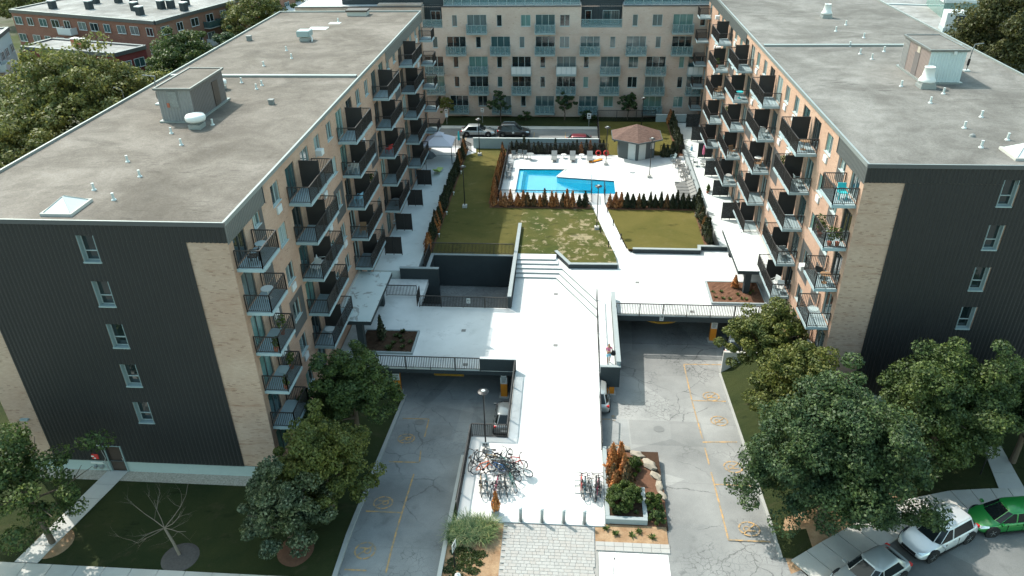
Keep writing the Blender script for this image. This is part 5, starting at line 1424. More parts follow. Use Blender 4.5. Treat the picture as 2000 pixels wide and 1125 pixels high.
# background trees
bgT = [('big olive maple filling the left edge behind the left block', -58.5, 86.0, 7.0, 9.5, 9.0, 6.3, 'leaf_olive', 345, 195, 0.36),
       ('lower olive tree at the far left below the big maple', -59.5, 71.5, 4.2, 5.8, 6.0, 4.3, 'leaf_olive', 165, 195, 0.33),
       ('green tree beside the left roof edge', -46.5, 68.5, 3.6, 4.2, 4.4, 3.8, 'leaf_lime', 120, 180, 0.30),
       ('small bright tree near the street lamp on the left', -50.5, 83.0, 4.2, 4.0, 4.0, 3.9, 'leaf_lime', 120, 165, 0.30),
       ('round green tree in front of the red brick house', -57.5, 110.0, 5.6, 5.4, 5.2, 5.0, 'leaf_maple', 150, 180, 0.33),
       ('dark narrow tree right of the red brick house', -55.0, 121.0, 4.0, 3.6, 3.6, 4.2, 'leaf_dark', 90, 165, 0.33),
       ('tall thin leaved tree behind the left roof', -55.0, 135.0, 7.0, 5.8, 5.2, 6.5, 'leaf_olive', 120, 165, 0.33),
       ('small golden tree behind the left roof', -53.0, 126.0, 2.8, 3.0, 3.0, 2.8, 'leaf_lime', 60, 150, 0.30),
       ('dark green tree at the far corner of the left roof', -46.5, 141.0, 5.5, 5.2, 5.0, 5.2, 'leaf_maple', 120, 165, 0.33),
       ('bronze green tree at the top right corner', 60.5, 113.0, 8.5, 8.2, 7.4, 7.4, 'leaf_brown', 300, 195, 0.36),
       ('small dark tree behind the right roof', 47.5, 143.0, 4.0, 4.2, 4.2, 4.2, 'leaf_dark', 90, 165, 0.33),
       ('distant tree at the top left corner', -118.0, 168.0, 5.0, 9.0, 7.0, 6.0, 'leaf_olive', 135, 150, 0.46)]
for i, (lb, x, y, cz, rx, ry, rz_, lm, n, per, sz) in enumerate(bgT):
    tree('broadleaf_tree', lb, x, y, 0, cz, rx, ry, rz_, lm, n, per, sz, 40+i, tr=.25)
# bare dead tree on the front lawn
dq = random.Random(9)
dt = thing('dead_tree', 'bare dead tree leaning over the front lawn', 'tree', (-20.7, 26.9, 0))
db = MB()
def branch(p, d, L, r, lv):
    q = [p]; cur = Vector(p); dd = Vector(d).normalized()
    for k in range(3):
        dd = (dd + Vector((dq.uniform(-.25,.25), dq.uniform(-.25,.25), dq.uniform(-.12,.2)))).normalized(); cur = cur+dd*L/3; q.append(tuple(cur))
    r *= .75; db.tube(q, [r, r*.8, r*.55, r*.25], 5)
    if lv:
        for k in range(3):
            a = q[dq.choice((1,2,2,3))]; nd = (dd + Vector((dq.uniform(-1,1), dq.uniform(-1,1), dq.uniform(-.3,.6)))).normalized()
            branch(a, nd, L*dq.uniform(.5,.75), r*.45, lv-1)
db.tube([(0,0,0),(-.25,.15,.9),(-.6,.35,1.7)], [.09,.075,.06], 7)
for k in range(7):
    a = 2*math.pi*k/7+.3; branch((-.6,.35,1.7), (math.cos(a)*1.0, math.sin(a)*.9, .35), dq.uniform(1.3,2.2), .035, 2)
ob('trunk', db.mesh('trunk', M_['bark_dead']), parent=dt, local=True)
struct('mulch_ring', MB().lathe([(1.0,.014),(.8,.06),(.02,.07)], 24, (-20.6,26.75,0)), M_['soil_grey'])
struct('mulch_ring', MB().lathe([(1.1,.014),(.8,.05),(.02,.06)], 24, (-14.35,27.6,0)), M_['mulch'])
struct('mulch_ring', MB().lathe([(1.1,.014),(.8,.05),(.02,.06)], 24, (-28.2,27.3,0)), M_['sand'])

# ---- cedars
def cedar_mesh(seed, mat, h=1.55, r=.36, n=520):
    q = np.random.default_rng(seed)
    z = q.uniform(.03, 1, n)**.85
    prof = np.where(z < .25, .75+z, 1.0-(z-.25)/.75*.92)
    th = q.uniform(0, 6.28, n); rr = r*prof*q.uniform(.55, 1.08, n)*(1+.12*np.sin(3*th+5*z))
    p = np.stack([rr*np.cos(th), rr*np.sin(th), z*h], 1)
    nrm = np.stack([np.cos(th), np.sin(th), np.full(n, .25)], 1) + q.normal(size=(n,3))*.5; nrm /= np.linalg.norm(nrm, axis=1)[:,None]
    t = np.array([0,0,1.0]) + q.normal(size=(n,3))*.35 + nrm*.2; t -= nrm*(t*nrm).sum(1)[:,None]; t /= np.linalg.norm(t, axis=1)[:,None]
    b = np.cross(nrm, t); s = (.17*q.uniform(.6,1.3,n))[:,None]
    v = np.stack([p-t*s*.6, p+b*s*.32, p+t*s*.8, p-b*s*.32], 1).reshape(-1,3)
    return np_mesh('cedar', v, np.arange(n*4).reshape(-1,4), M_[mat])
ced = {k: [cedar_mesh(s+10*i, m_, 1.55*(.85+.07*s), .36*(1.12-.05*s)) for s in range(6)] for i, (k, m_) in enumerate((('g','thuja'),('b','thuja_brown'),('h','thuja_half')))}
core = {k: MB().lathe([(.16,.0),(.22,.35),(.13,1.0),(.03,1.4)], 7).mesh('stem', M_['bark']) for k in 'gbh'}
cq = random.Random(21)
def cedar(x, y, z, k, label, grp, s=1.0):
    t = thing('cedar_shrub', label, 'cedar', (x, y, z), cq.uniform(0, 6.28), grp, s*cq.uniform(.84, 1.16))
    ob('foliage', cq.choice(ced[k]), parent=t, local=True); ob('stem', core[k], parent=t, local=True)
kind_w = {'g': 'dark green', 'b': 'rust brown', 'h': 'half browned'}
def hedge(p, q, n, kinds, where, grp, s=1.0, jit=.10):
    for i in range(n):
        u = (i+.5)/n; k = kinds[i % len(kinds)] if len(kinds) == n else cq.choice(kinds)
        cedar(p[0]+(q[0]-p[0])*u+cq.uniform(-jit,jit), p[1]+(q[1]-p[1])*u+cq.uniform(-jit,jit), p[2]+(q[2]-p[2])*u, k, kind_w[k]+' cedar, '+nth(i+1)+(' from left' if abs(q[0]-p[0]) > abs(q[1]-p[1]) else ' nearest')+' in '+where, grp, s)
hedge((-7.9,71.45,1.04), (1.95,71.45,1.04), 17, 'bbbbbbhhbhbbhbbggb'[:17], 'the hedge before the pool fence', 'cedars in front of the pool fence')
hedge((3.95,71.45,1.04), (12.9,71.45,1.04), 16, 'bbbgghgggghggggg', 'the hedge below the right pool deck', 'cedars below the right part of the pool deck')
hedge((-7.85,71.9,1.04), (-7.85,86.2,1.04), 26, 'bbbbbhbbbb', 'the hedge left of the pool', 'cedars on the left side of the pool', .95)
hedge((-7.2,86.75,1.05), (4.3,86.75,1.05), 22, 'hgbgbbgghgbggbggggggg', 'the hedge behind the sun loungers', 'cedars behind the sun loungers', 1.0)
hedge((-12.75,61.3,1.03), (-12.75,87.6,1.03), 44, 'ggggggghggggb', 'the hedge along the left patio', 'cedars along the left patio', 1.02)
hedge((12.95,63.3,1.03), (12.95,71.9,1.03), 16, 'gggghg', 'the hedge right of the dry lawn', 'cedars between the dry lawn and the right patio', 1.05)
hedge((13.1,87.2,1.14), (13.1,97.4,1.14), 16, 'gggg', 'the hedge along the rear lawn', 'cedars along the rear lawn', 1.15)
hedge((10.6,85.6,1.2), (12.6,85.6,1.2), 4, 'gggg', 'the row right of the pool house', 'cedars right of the pool house', 1.15)
cedar(13.0, 98.2, 1.14, 'b', 'tall rust brown cedar at the back corner of the rear lawn', None, 1.6)
for i, (x, y, k, s) in enumerate([(2.95,34.3,'b',1.35),(3.45,34.6,'b',1.5),(3.0,33.5,'h',1.25),(3.6,33.7,'b',1.4),(3.1,32.9,'b',1.05),(3.75,33.1,'h',1.15)]):
    cedar(x, y, .1, k, ('tall rust brown cedar at the rear left','tallest rust brown cedar at the rear','half green cedar at the left','tall rust brown cedar in the middle','smallest rust brown cedar at the front left','half green cedar at the front right')[i]+' of the front planted bed', 'browned cedars in the front planted bed', s)
cedar(-14.1, 47.6, .37, 'g', 'green cedar in the dark planting bed by the left canopy', None, 1.1)
cedar(14.0, 56.0, .82, 'b', 'rust brown cedar in the mulch bed by the right canopy', None, .95)
# potted brown cedar
pot = thing('potted_cedar', 'dead brown cedar in a grey square pot by the bikes', 'potted plant', (-3.75, 30.75, .1))
ob('pot', MB().add([(-.17,-.17,0),(.17,-.17,0),(.17,.17,0),(-.17,.17,0),(-.23,-.23,.42),(.23,-.23,.42),(.23,.23,.42),(-.23,.23,.42)], [(0,3,2,1),(4,5,6,7),(0,1,5,4),(1,2,6,5),(2,3,7,6),(3,0,4,7)]), M_['wallcap'], parent=pot, local=True)
ob('foliage', cedar_mesh(77, 'thuja_brown', 1.3, .28, 420), parent=pot, loc=(0,0,.4), local=True)

# ---- shrubs, ground plants
def shrub(label, x, y, z, rx, ry, rz, mat, n, per, size, seed, name='shrub', cat='shrub', group=None, flat=.8):
    t = thing(name, label, cat, (x, y, z), group=group)
    cc, rr = crown_clumps(seed, rx, ry, rz, n, .1, -.3)
    v, f = leaf_cloud(seed+7, cc, rr*.9, per, size, flat)
    v += np.array([0, 0, rz*.55])
    ob('foliage', np_mesh('foliage', v, f, M_[mat]), parent=t, local=True)
    ob('stem', MB().cyl((0,0,0),(0,0,rz*.6),.06,.03,n=6), M_['bark'], parent=t, local=True)
shrub('clipped round green shrub in the blue grey planter', 3.55, 31.85, .35, 1.0, .95, .78, 'leaf_shrub', 150, 130, .09, 61)
shrub('leafy green shrub right of the front planter', 5.2, 31.9, .05, .55, .8, .55, 'leaf_shrub', 30, 90, .2, 62)
shrub('low leafy shrub at the front corner of the planter', 5.4, 30.8, .05, .45, .5, .45, 'leaf_maple', 24, 80, .2, 63)
shrub('leafy green shrub behind the brown cedars', 4.3, 34.9, .05, .5, .8, .45, 'leaf_shrub', 26, 80, .18, 64)
shrub('small dark shrub behind the black parked car', -6.0, 99.4, 1.08, 1.0, .7, .8, 'leaf_dark', 22, 60, .22, 65)
shrub('dark rounded shrub beside the rear fence', 2.3, 99.4, 1.08, 1.3, .8, .9, 'leaf_dark', 24, 60, .22, 66)
def plants(label, pts, z, mat, seed, s=.3, grp=None, per=26):
    for i, (x, y) in enumerate(pts):
        q = np.random.default_rng(seed+i); n = per
        a = q.uniform(0,6.28,n); L = s*q.uniform(.5,1.1,n); p0 = np.zeros((n,3)); d = np.stack([np.cos(a)*.8, np.sin(a)*.8, q.uniform(.3,1.2,n)],1)
        d /= np.linalg.norm(d,axis=1)[:,None]; tip = d*L[:,None]; tip[:,2] -= L*.15; mid = d*L[:,None]*.55; side = np.stack([-np.sin(a),np.cos(a),np.zeros(n)],1)*(s*.13)
        v = np.stack([p0, mid+side, tip, mid-side],1).reshape(-1,3)
        ob('low_plant', np_mesh('low_plant', v, np.arange(n*4).reshape(-1,4), M_[mat]), loc=(x,y,z), label=nth(1+sorted(p[0] for p in pts).index(x))+' from the left, '+label, cat='plant', group=grp or label)
pq = random.Random(31)
plants('small leafy plant in the dark bed by the left canopy', [(pq.uniform(-13.4,-11.7), pq.uniform(46.2,48.7)) for k in range(12)], .37, 'weed', 300, .38)
plants('small plant in the mulch bed by the right canopy', [(pq.uniform(12,15.5), pq.uniform(53.7,55.6)) for k in range(11)], .82, 'leaf_shrub', 330, .3)
plants('weedy green plant on the sandy bed before the planter', [(3.0,29.7),(3.9,29.65),(4.3,29.9),(2.5,30.1),(5.0,29.6)], .03, 'leaf_shrub', 360, .34)
plants('small weed inside the blue grey planter', [(2.95,30.95),(3.2,30.9),(4.2,31.0),(2.9,31.3)], .36, 'weed', 380, .25)
# ornamental grass clumps
def grass_clump(x, y, r, h, n, seed, label):
    q = np.random.default_rng(seed); V = []; F = []
    a = q.uniform(0,6.28,n); lean = q.uniform(.25,1.0,n); L = h*q.uniform(.7,1.25,n)
    ba = q.uniform(0,6.28,n); br = r*.35*np.sqrt(q.uniform(0,1,n))
    base = np.stack([br*np.cos(ba), br*np.sin(ba), np.zeros(n)],1)
    dirh = np.stack([np.cos(a),np.sin(a),np.zeros(n)],1); side = np.stack([-np.sin(a),np.cos(a),np.zeros(n)],1)
    prev = None; k = 4; verts = []
    for j in range(k+1):
        u = j/k
        out_ = dirh*(L*lean*(u**1.4)*.95)[:,None]; hz = (L*(u-.62*lean*u**2.4))[:,None]*np.array([0,0,1.0])
        w = .014*(1-u*.85)+.002
        c = base+out_+hz; verts.append(c-side*w); verts.append(c+side*w)
    v = np.stack(verts,1).reshape(-1,3); m_ = 2*(k+1); f = []
    for j in range(k):
        o = np.arange(n)*m_+2*j; f.append(np.stack([o,o+1,o+3,o+2],1))
    ob('grass_clump', np_mesh('grass_clump', v, np.concatenate(f), M_['grass_blade']), loc=(x,y,.02), label=label, cat='ornamental grass', group='ornamental grass clumps at the entrance')
for i, (x, y, s) in enumerate([(-5.85,29.3,1.0),(-5.2,29.65,1.1),(-4.6,29.75,1.0),(-4.0,29.6,1.0),(-5.4,28.85,1.0),(-4.7,29.0,1.1),(-4.15,28.95,.9),(-5.95,28.7,.8)]):
    grass_clump(x, y, .9*s, .95*s, 330, 500+i, ('rear left','rear second','rear third','rear right','front left','front middle','front right','outermost left')[i]+' arching pale green grass clump on the sandy bed')
# weeds on the sandy bed: nobody could count them
wq = np.random.default_rng(8); pts_ = []
for cx_, cy_, rr_, n_ in [(-5.3,28.0,.5,260),(-4.8,27.6,.45,240),(-5.6,27.3,.4,180),(-4.35,27.9,.3,120),(-5.1,27.0,.35,150),(-4.6,26.8,.3,120),(-5.9,26.8,.3,120),(-4.3,27.3,.2,60),(-5.4,26.4,.3,120)]:
    r_ = rr_*np.sqrt(wq.uniform(0,1,n_)); a_ = wq.uniform(0,6.28,n_); pts_.append(np.stack([cx_+r_*np.cos(a_)*1.3, cy_+r_*np.sin(a_)*.8, np.full(n_,.05)],1))
pts_ = np.concatenate(pts_); v, f = leaf_cloud(9, pts_, np.full(len(pts_), .06), 3, .10, .5)
ob('weeds', np_mesh('weeds', v, f, M_['weed']), label='dark green weeds creeping over the sandy bed', cat='weeds', kind='stuff')
# fine tufts in the front bed's lawns are left to the lawn material
# ================================================================ cars
def paintm(name, c, metal=.35):
    t = NT(name); t.b.inputs['Coat Weight'].default_value = .8; t.b.inputs['Coat Roughness'].default_value = .04
    return t.out(c, .35, metal, .5)
for k, c in (('p_white',(.55,.56,.56)),('p_green',(.012,.19,.035)),('p_silver',(.30,.315,.31)),('p_black',(.012,.014,.017)),('p_grey',(.10,.115,.12)),('p_red',(.16,.015,.025))): M_[k] = paintm(k[2:]+' car paint', c)
M_['headlight'] = plain('headlight lens', (.55,.62,.64), .1, .3, .8, .2, 9)
M_['taillight'] = plain('tail light lens', (.45,.02,.015), .2, 0, .6)
M_['rim'] = plain('alloy rim', (.42,.43,.43), .35, .8)
M_['carglass'] = plain('tinted car glass', (.008,.011,.012), .08, 0, .35, .2, 3)
def loft(secs, closed=True):
    """secs: list of rings of equal length"""
    b = MB(); n = len(secs[0])
    for s in secs: b.v.extend(s)
    for i in range(len(secs)-1):
        for j in range(n-1): b.f.append((i*n+j, i*n+j+1, (i+1)*n+j+1, (i+1)*n+j))
    b.f.append(tuple(range(n-1,-1,-1))); b.f.append(tuple((len(secs)-1)*n+j for j in range(n)))
    return b
def car(label, loc, rz, paint, L=4.2, W=1.78, H=1.5, kind='hatch', tilt=0, wheel_r=.32, grp=None, mark=False):
    """front towards local +x"""
    t = thing('car', label, 'car', loc, rz, grp)
    if tilt: t.rotation_euler = (0, 0, rz); t.rotation_mode = 'XYZ'
    w = W/2; gc = .20; belt = .60*H if kind != 'suv' else .58*H; P = M_[paint]
    hoodz = belt-.02; nose = -.02
    fx, rx = L/2, -L/2
    if kind == 'sedan': cowl, rf, rr, dk = .20*L, .04*L, -.29*L, -.44*L
    elif kind == 'suv': cowl, rf, rr, dk = .23*L, .08*L, -.36*L, -.47*L
    else: cowl, rf, rr, dk = .25*L, .07*L, -.33*L, -.46*L
    tailz = belt+.02 if kind == 'sedan' else belt+.04
    st = [(rx, .80, gc+.18, belt-.22), (rx+.07, .90, gc+.06, belt-.06), (rx+.32, .97, gc, tailz), (rx+.25*L, 1.0, gc, belt+.02), (0, 1.0, gc, belt), (cowl, .99, gc, belt-.01), (cowl+.30, .985, gc, hoodz-.03), (fx-.55, .95, gc, hoodz-.12), (fx-.18, .86, gc+.04, hoodz-.24), (fx-.03, .74, gc+.14, hoodz-.36), (fx, .66, gc+.22, hoodz-.44)]
    secs = []
    for x, k, zb, zt in st:
        ww = w*k; hgt = zt-zb
        half = [(0,zb),(ww*.82,zb),(ww*.965,zb+.07),(ww,zb+hgt*.42),(ww*.985,zb+hgt*.70),(ww*.93,zt-.05),(ww*.84,zt-.005),(ww*.45,zt+.018),(0,zt+.025)]
        ring = [(x,-y,z) for y,z in half] + [(x,y,z) for y,z in half[::-1][1:]]
        secs.append(ring)
    bme = loft(secs).mesh('body', P, True)
    body = ob('body', bme, parent=t, local=True)
    m = body.modifiers.new('sub', 'SUBSURF'); m.levels = 1; m.render_levels = 2
    # cabin: belt ring and roof ring
    bw_, rw = w*.90, w*.70; zr_ = H-.02
    base = [(cowl+.10,.62*bw_),(cowl-.05,.98*bw_),(0,bw_),(dk+.35,.97*bw_),(dk,.72*bw_)]
    top = [(rf+.06,.60*rw),(rf-.10,.97*rw),(0,rw*1.02),(rr+.12,.96*rw),(rr,.68*rw)]
    def ringpts(lst, z, dz=0): return [(x,-y,z+dz*i) for i,(x,y) in enumerate(lst)] + [(x,y,z+dz*(len(lst)-1-i)) for i,(x,y) in enumerate(lst[::-1])]
    A = ringpts(base, belt-.03); B = ringpts(top, zr_-.05); Cc = ringpts([(x*.93-.005,y*.80) for x,y in top], zr_)
    b = MB(); n = 10; b.v = A+B+Cc
    for j in range(n):
        k = (j+1) % n
        b.f.append((j,k,n+k,n+j)); b.f.append((n+j,n+k,2*n+k,2*n+j))
    b.f.append(tuple(range(2*n,3*n)))
    cab = ob('cabin', b.mesh('cabin', P, True), parent=t, local=True)
    bv = cab.modifiers.new('bev','BEVEL'); bv.width = .03; bv.segments = 2; bv.limit_method = 'ANGLE'; bv.angle_limit = R(35)
    def glass(name, quad, ins=.08, off_=.012):
        q = [Vector(p) for p in quad]; c = sum(q, Vector())/4; nr = (q[1]-q[0]).cross(q[3]-q[0]).normalized()
        if nr.dot(c-Vector((0,0,belt*.8))) < 0: nr = -nr
        e = [(p+(c-p)*ins+nr*off_) for p in q]
        ob(name, MB().add([tuple(p) for p in e] + [tuple(p-nr*.02) for p in e], [(0,1,2,3),(7,6,5,4),(0,4,5,1),(1,5,6,2),(2,6,7,3),(3,7,4,0)]), M_['carglass'], parent=cab, local=True)
    # front and rear screens
    glass('windshield', [A[0],A[9],B[9],B[0]], .05); 
    glass('windshield_corner', [A[0],B[0],B[1],A[1]], .12)
    glass('windshield_corner', [A[9],B[9],B[8],A[8]], .12)
    glass('rear_window', [A[4],A[5],B[5],B[4]], .09)
    for s0, s1 in ((1,2),(2,3)): glass('side_window', [A[s0],A[s1],B[s1],B[s0]], .10)
    for s0, s1 in ((6,7),(7,8)): glass('side_window', [A[s0],A[s1],B[s1],B[s0]], .10)
    if kind != 'sedan':
        glass('quarter_window', [A[3],A[4],B[4],B[3]], .22); glass('quarter_window', [A[5],A[6],B[6],B[5]], .22)
    wb = .30*L
    wx = (fx-.19*L, rx+.18*L)
    for x in wx:
        for s in (-1, 1):
            y = s*(w-.09)
            ar = MB().cyl((x,y-s*.10,wheel_r+.03),(x,s*(w+.006),wheel_r+.03),wheel_r+.085,n=24)
            ob('wheel_arch', ar, M_['black'], parent=t, local=True)
            wh = ob('wheel', MB().torus(wheel_r-.085,.085,24,8,(x,s*(w-.06),wheel_r)).mesh('wheel', M_['black'], True), parent=t, local=True)
            rm = MB().cyl((x,s*(w-.10),wheel_r),(x,s*(w-.02),wheel_r),.055,n=8)
            rm.torus(wheel_r-.12,.022,20,5,(x,s*(w-.012),wheel_r))
            for k in range(5):
                a = 2*math.pi*k/5; rm.bar((x,s*(w-.008),wheel_r),(x+(wheel_r-.12)*math.cos(a),s*(w-.008),wheel_r+(wheel_r-.12)*math.sin(a)),.05,.025)
            ob('rim', rm, M_['rim'], parent=wh, local=True)
    for s in (-1, 1):
        hl_ = MB().add([(fx-.06,s*w*.52,hoodz-.33),(fx-.14,s*w*.80,hoodz-.31),(fx-.50,s*w*.93,hoodz-.20),(fx-.52,s*w*.88,hoodz-.105),(fx-.24,s*w*.72,hoodz-.165),(fx-.10,s*w*.52,hoodz-.24)], [(0,1,2,3,4,5)])
        for i in range(6): hl_.v[i] = (hl_.v[i][0]+.035, hl_.v[i][1]+s*.012, hl_.v[i][2]+.02)
        ob('headlight', hl_, M_['headlight'], parent=t, local=True)
        ob('tail_light', MB().box(rx+.05, rx+.22, s*w*.66 if s > 0 else s*w*.885, s*w*.885 if s > 0 else s*w*.66, belt-.20, belt-.05), M_['taillight'], parent=t, local=True)
        ob('mirror', MB().box(cowl-.16, cowl-.02, min(s*w*.97,s*(w+.16)), max(s*w*.97,s*(w+.16)), belt+.01, belt+.13), P, parent=t, local=True)
        for dx in (-.02*L, -.235*L): ob('door_handle', MB().box(dx-.09, dx+.09, min(s*(w-.01),s*(w+.02)), max(s*(w-.01),s*(w+.02)), belt-.13, belt-.10), P, parent=t, local=True)
        if kind == 'suv': ob('roof_rail', MB().tube([(rf-.15,s*rw*.86,zr_),(rf-.3,s*rw*.9,zr_+.05),(rr+.35,s*rw*.9,zr_+.05),(rr+.2,s*rw*.86,zr_-.01)], .02), M_['steel'], parent=t, local=True)
        ob('sill', MB().box(rx+.3*L, fx-.31*L, min(s*(w-.07),s*(w+.004)), max(s*(w-.07),s*(w+.004)), gc-.01, gc+.08), M_['black'], parent=t, local=True)
        sm = MB()
        for dx in (.12*L, -.10*L, -.27*L): sm.box(dx-.006, dx+.006, min(s*(w-.03),s*(w+.003)), max(s*(w-.03),s*(w+.003)), gc+.1, belt-.06)
        ob('door_seam', sm, M_['black'], parent=t, local=True)
        if mark: ob('door_emblem', MB().cyl((.0,s*(w-.01),belt-.28),(.0,s*(w+.008),belt-.28),.14,n=14), M_['white'], parent=t, local=True)
    ob('grille', MB().box(fx-.06, fx+.012, -w*.46, w*.46, gc+.22, gc+.38), M_['black'], parent=t, local=True)
    ob('bumper_intake', MB().box(fx-.10, fx-.005, -w*.55, w*.55, gc+.06, gc+.17), M_['black'], parent=t, local=True)
    ob('licence_plate', MB().box(rx-.012, rx+.05, -.26, .26, gc+.28, gc+.42), M_['white'], parent=t, local=True)
    return t
car('white SUV with black wheels parked at the street kerb', (20.3, 30.3, .01), R(-150), 'p_white', 4.45, 1.84, 1.64, 'suv', wheel_r=.36)
car('bright green hatchback parked behind the white SUV', (24.5, 31.75, .01), R(-170), 'p_green', 4.0, 1.70, 1.48, 'hatch')
car('silver car parked in front of the white SUV', (15.8, 27.45, .01), R(-148), 'p_silver', 4.5, 1.8, 1.45, 'sedan')
car('silver sedan parked in the rear lane', (-11.75, 93.4, 1.0), 0, 'p_silver', 4.4, 1.75, 1.4, 'sedan', mark=False)
car('black SUV with round door emblem parked in the rear lane', (-7.2, 93.4, 1.0), 0, 'p_black', 4.2, 1.8, 1.58, 'suv', mark=True)
car('red car half hidden behind the rear wall', (1.6, 89.75, .95), 0, 'p_red', 4.2, 1.75, 1.45, 'hatch')
_cl = car('dark grey hatchback nosed in below the walkway on the left drive', (-3.95, 40.9, zl(40.9)+.02), R(90), 'p_grey', 3.9, 1.7, 1.5, 'hatch'); _cl.rotation_euler = (R(0), math.atan(.1533), R(90))
_cr = car('silver car parked beside the walkway under the ramp', (2.35, 43.3, zr(43.3)+.02), R(90), 'p_silver', 4.3, 1.7, 1.45, 'hatch'); _cr.rotation_euler = (0, math.atan(.105), R(90))
_c3 = car('dark grey hatchback backed out of the right garage under the maple', (13.6, 51.3, zr(50.6)+.03), R(75), 'p_grey', 4.0, 1.7, 1.5, 'hatch')
car('white car parked far behind the right block', (72, 168, .01), R(10), 'p_silver', 4.4, 1.8, 1.5, 'sedan')

# ================================================================ bicycles
def bike_parts():
    Rr = .335; wb = .52
    wheel = MB().torus(Rr-.024,.024,26,6).mesh('wheel', M_['black'])
    sp = MB().torus(Rr-.055,.012,24,4)
    for k in range(14):
        a = 2*math.pi*k/14; sp.bar((0,.02*(k % 2*2-1),0),((Rr-.04)*math.cos(a),0,(Rr-.04)*math.sin(a)),.005)
    sp.cyl((0,-.045,0),(0,.045,0),.022,n=6)
    spokes = sp.mesh('spokes', M_['steel'])
    fr = MB()
    rear, frt, bb, seat, head0, head1 = (-wb,0,Rr), (wb,0,Rr), (-.07,0,.29), (-.24,0,.80), (.34,0,.62), (.31,0,.84)
    for p, q, r in ((bb,seat,.026),(bb,head0,.030),((-.21,0,.74),(.32,0,.80),.026),(head0,head1,.03)): fr.cyl(p,q,r,n=6)
    for s in (-.05,.05):
        fr.cyl((rear[0],s,rear[2]),(-.07,s*.5,.29),.016,n=5); fr.cyl((rear[0],s,rear[2]),(-.22,s*.4,.76),.014,n=5); fr.cyl((frt[0],s,frt[2]),(head0[0],s*.5,head0[2]),.018,n=5)
    frame = fr.mesh('frame', M_['black'])
    hb_ = MB().cyl(head1,(.29,0,.96),.014,n=5).tube([(.36,-.30,.98),(.30,-.15,1.0),(.28,0,.97),(.30,.15,1.0),(.36,.30,.98)],.02,5)
    hb_.cyl((.36,-.30,.98),(.24,-.31,.97),.018,n=5).cyl((.36,.30,.98),(.24,.31,.97),.018,n=5)
    handle = hb_.mesh('handlebar', M_['blackmetal'])
    sd = MB().cyl(seat,(-.265,0,.90),.013,n=5); sd.add([(-.42,-.09,.92),(-.42,.09,.92),(-.28,.06,.93),(-.12,.02,.92),(-.12,-.02,.92),(-.28,-.06,.93)],[(0,5,4,3,2,1)]).add([(-.42,-.09,.89),(-.42,.09,.89),(-.28,.05,.89),(-.12,.02,.89),(-.12,-.02,.89),(-.28,-.05,.89)],[(0,1,2,3,4,5)])
    saddle = sd.mesh('saddle', M_['black'])
    ck = MB().cyl((-.07,-.03,.29),(-.07,-.05,.29),.10,n=14).bar((-.07,-.07,.29),(-.02,-.07,.13),.02).bar((-.07,.07,.29),(-.12,.07,.45),.02).box(-.06,.03,-.14,-.07,.11,.135).box(-.17,-.08,.07,.14,.44,.465)
    crank = ck.mesh('crank', M_['blackmetal'])
    return wheel, spokes, frame, handle, saddle, crank, wb, Rr
BK = bike_parts()
for k, c in (('b_red',(.55,.05,.035)),('b_orange',(.70,.12,.03)),('b_teal',(.02,.13,.16)),('b_white',(.7,.7,.68)),('b_black',(.02,.02,.022)),('b_blue',(.03,.10,.25)),('b_grey',(.20,.21,.21)),('b_pink',(.50,.10,.16)),('b_tan',(.45,.28,.14)),('b_green',(.05,.16,.12))): M_[k] = paintm(k[2:]+' bicycle paint', c, .1)
def bicycle(x, y, rz, colour, label, lean=0.08, grp=None, s=1.0):
    wheel, spokes, frame, handle, saddle, crank, wb, Rr = BK
    t = thing('bicycle', label, 'bicycle', (x, y, .102), rz, grp, s)
    t.rotation_euler = (lean, 0, rz)
    ob('frame', frame, M_['b_'+colour], parent=t, local=True)
    for dx in (-wb, wb):
        w_ = ob('wheel', wheel, parent=t, loc=(dx,0,Rr), rot=(0, random.uniform(0,1), 0), local=True); ob('spokes', spokes, parent=w_, local=True)
    st_ = random.uniform(-.5,.5)
    ob('handlebar', handle, parent=t, local=True); ob('saddle', saddle, parent=t, local=True); ob('crank', crank, parent=t, local=True)
    return t
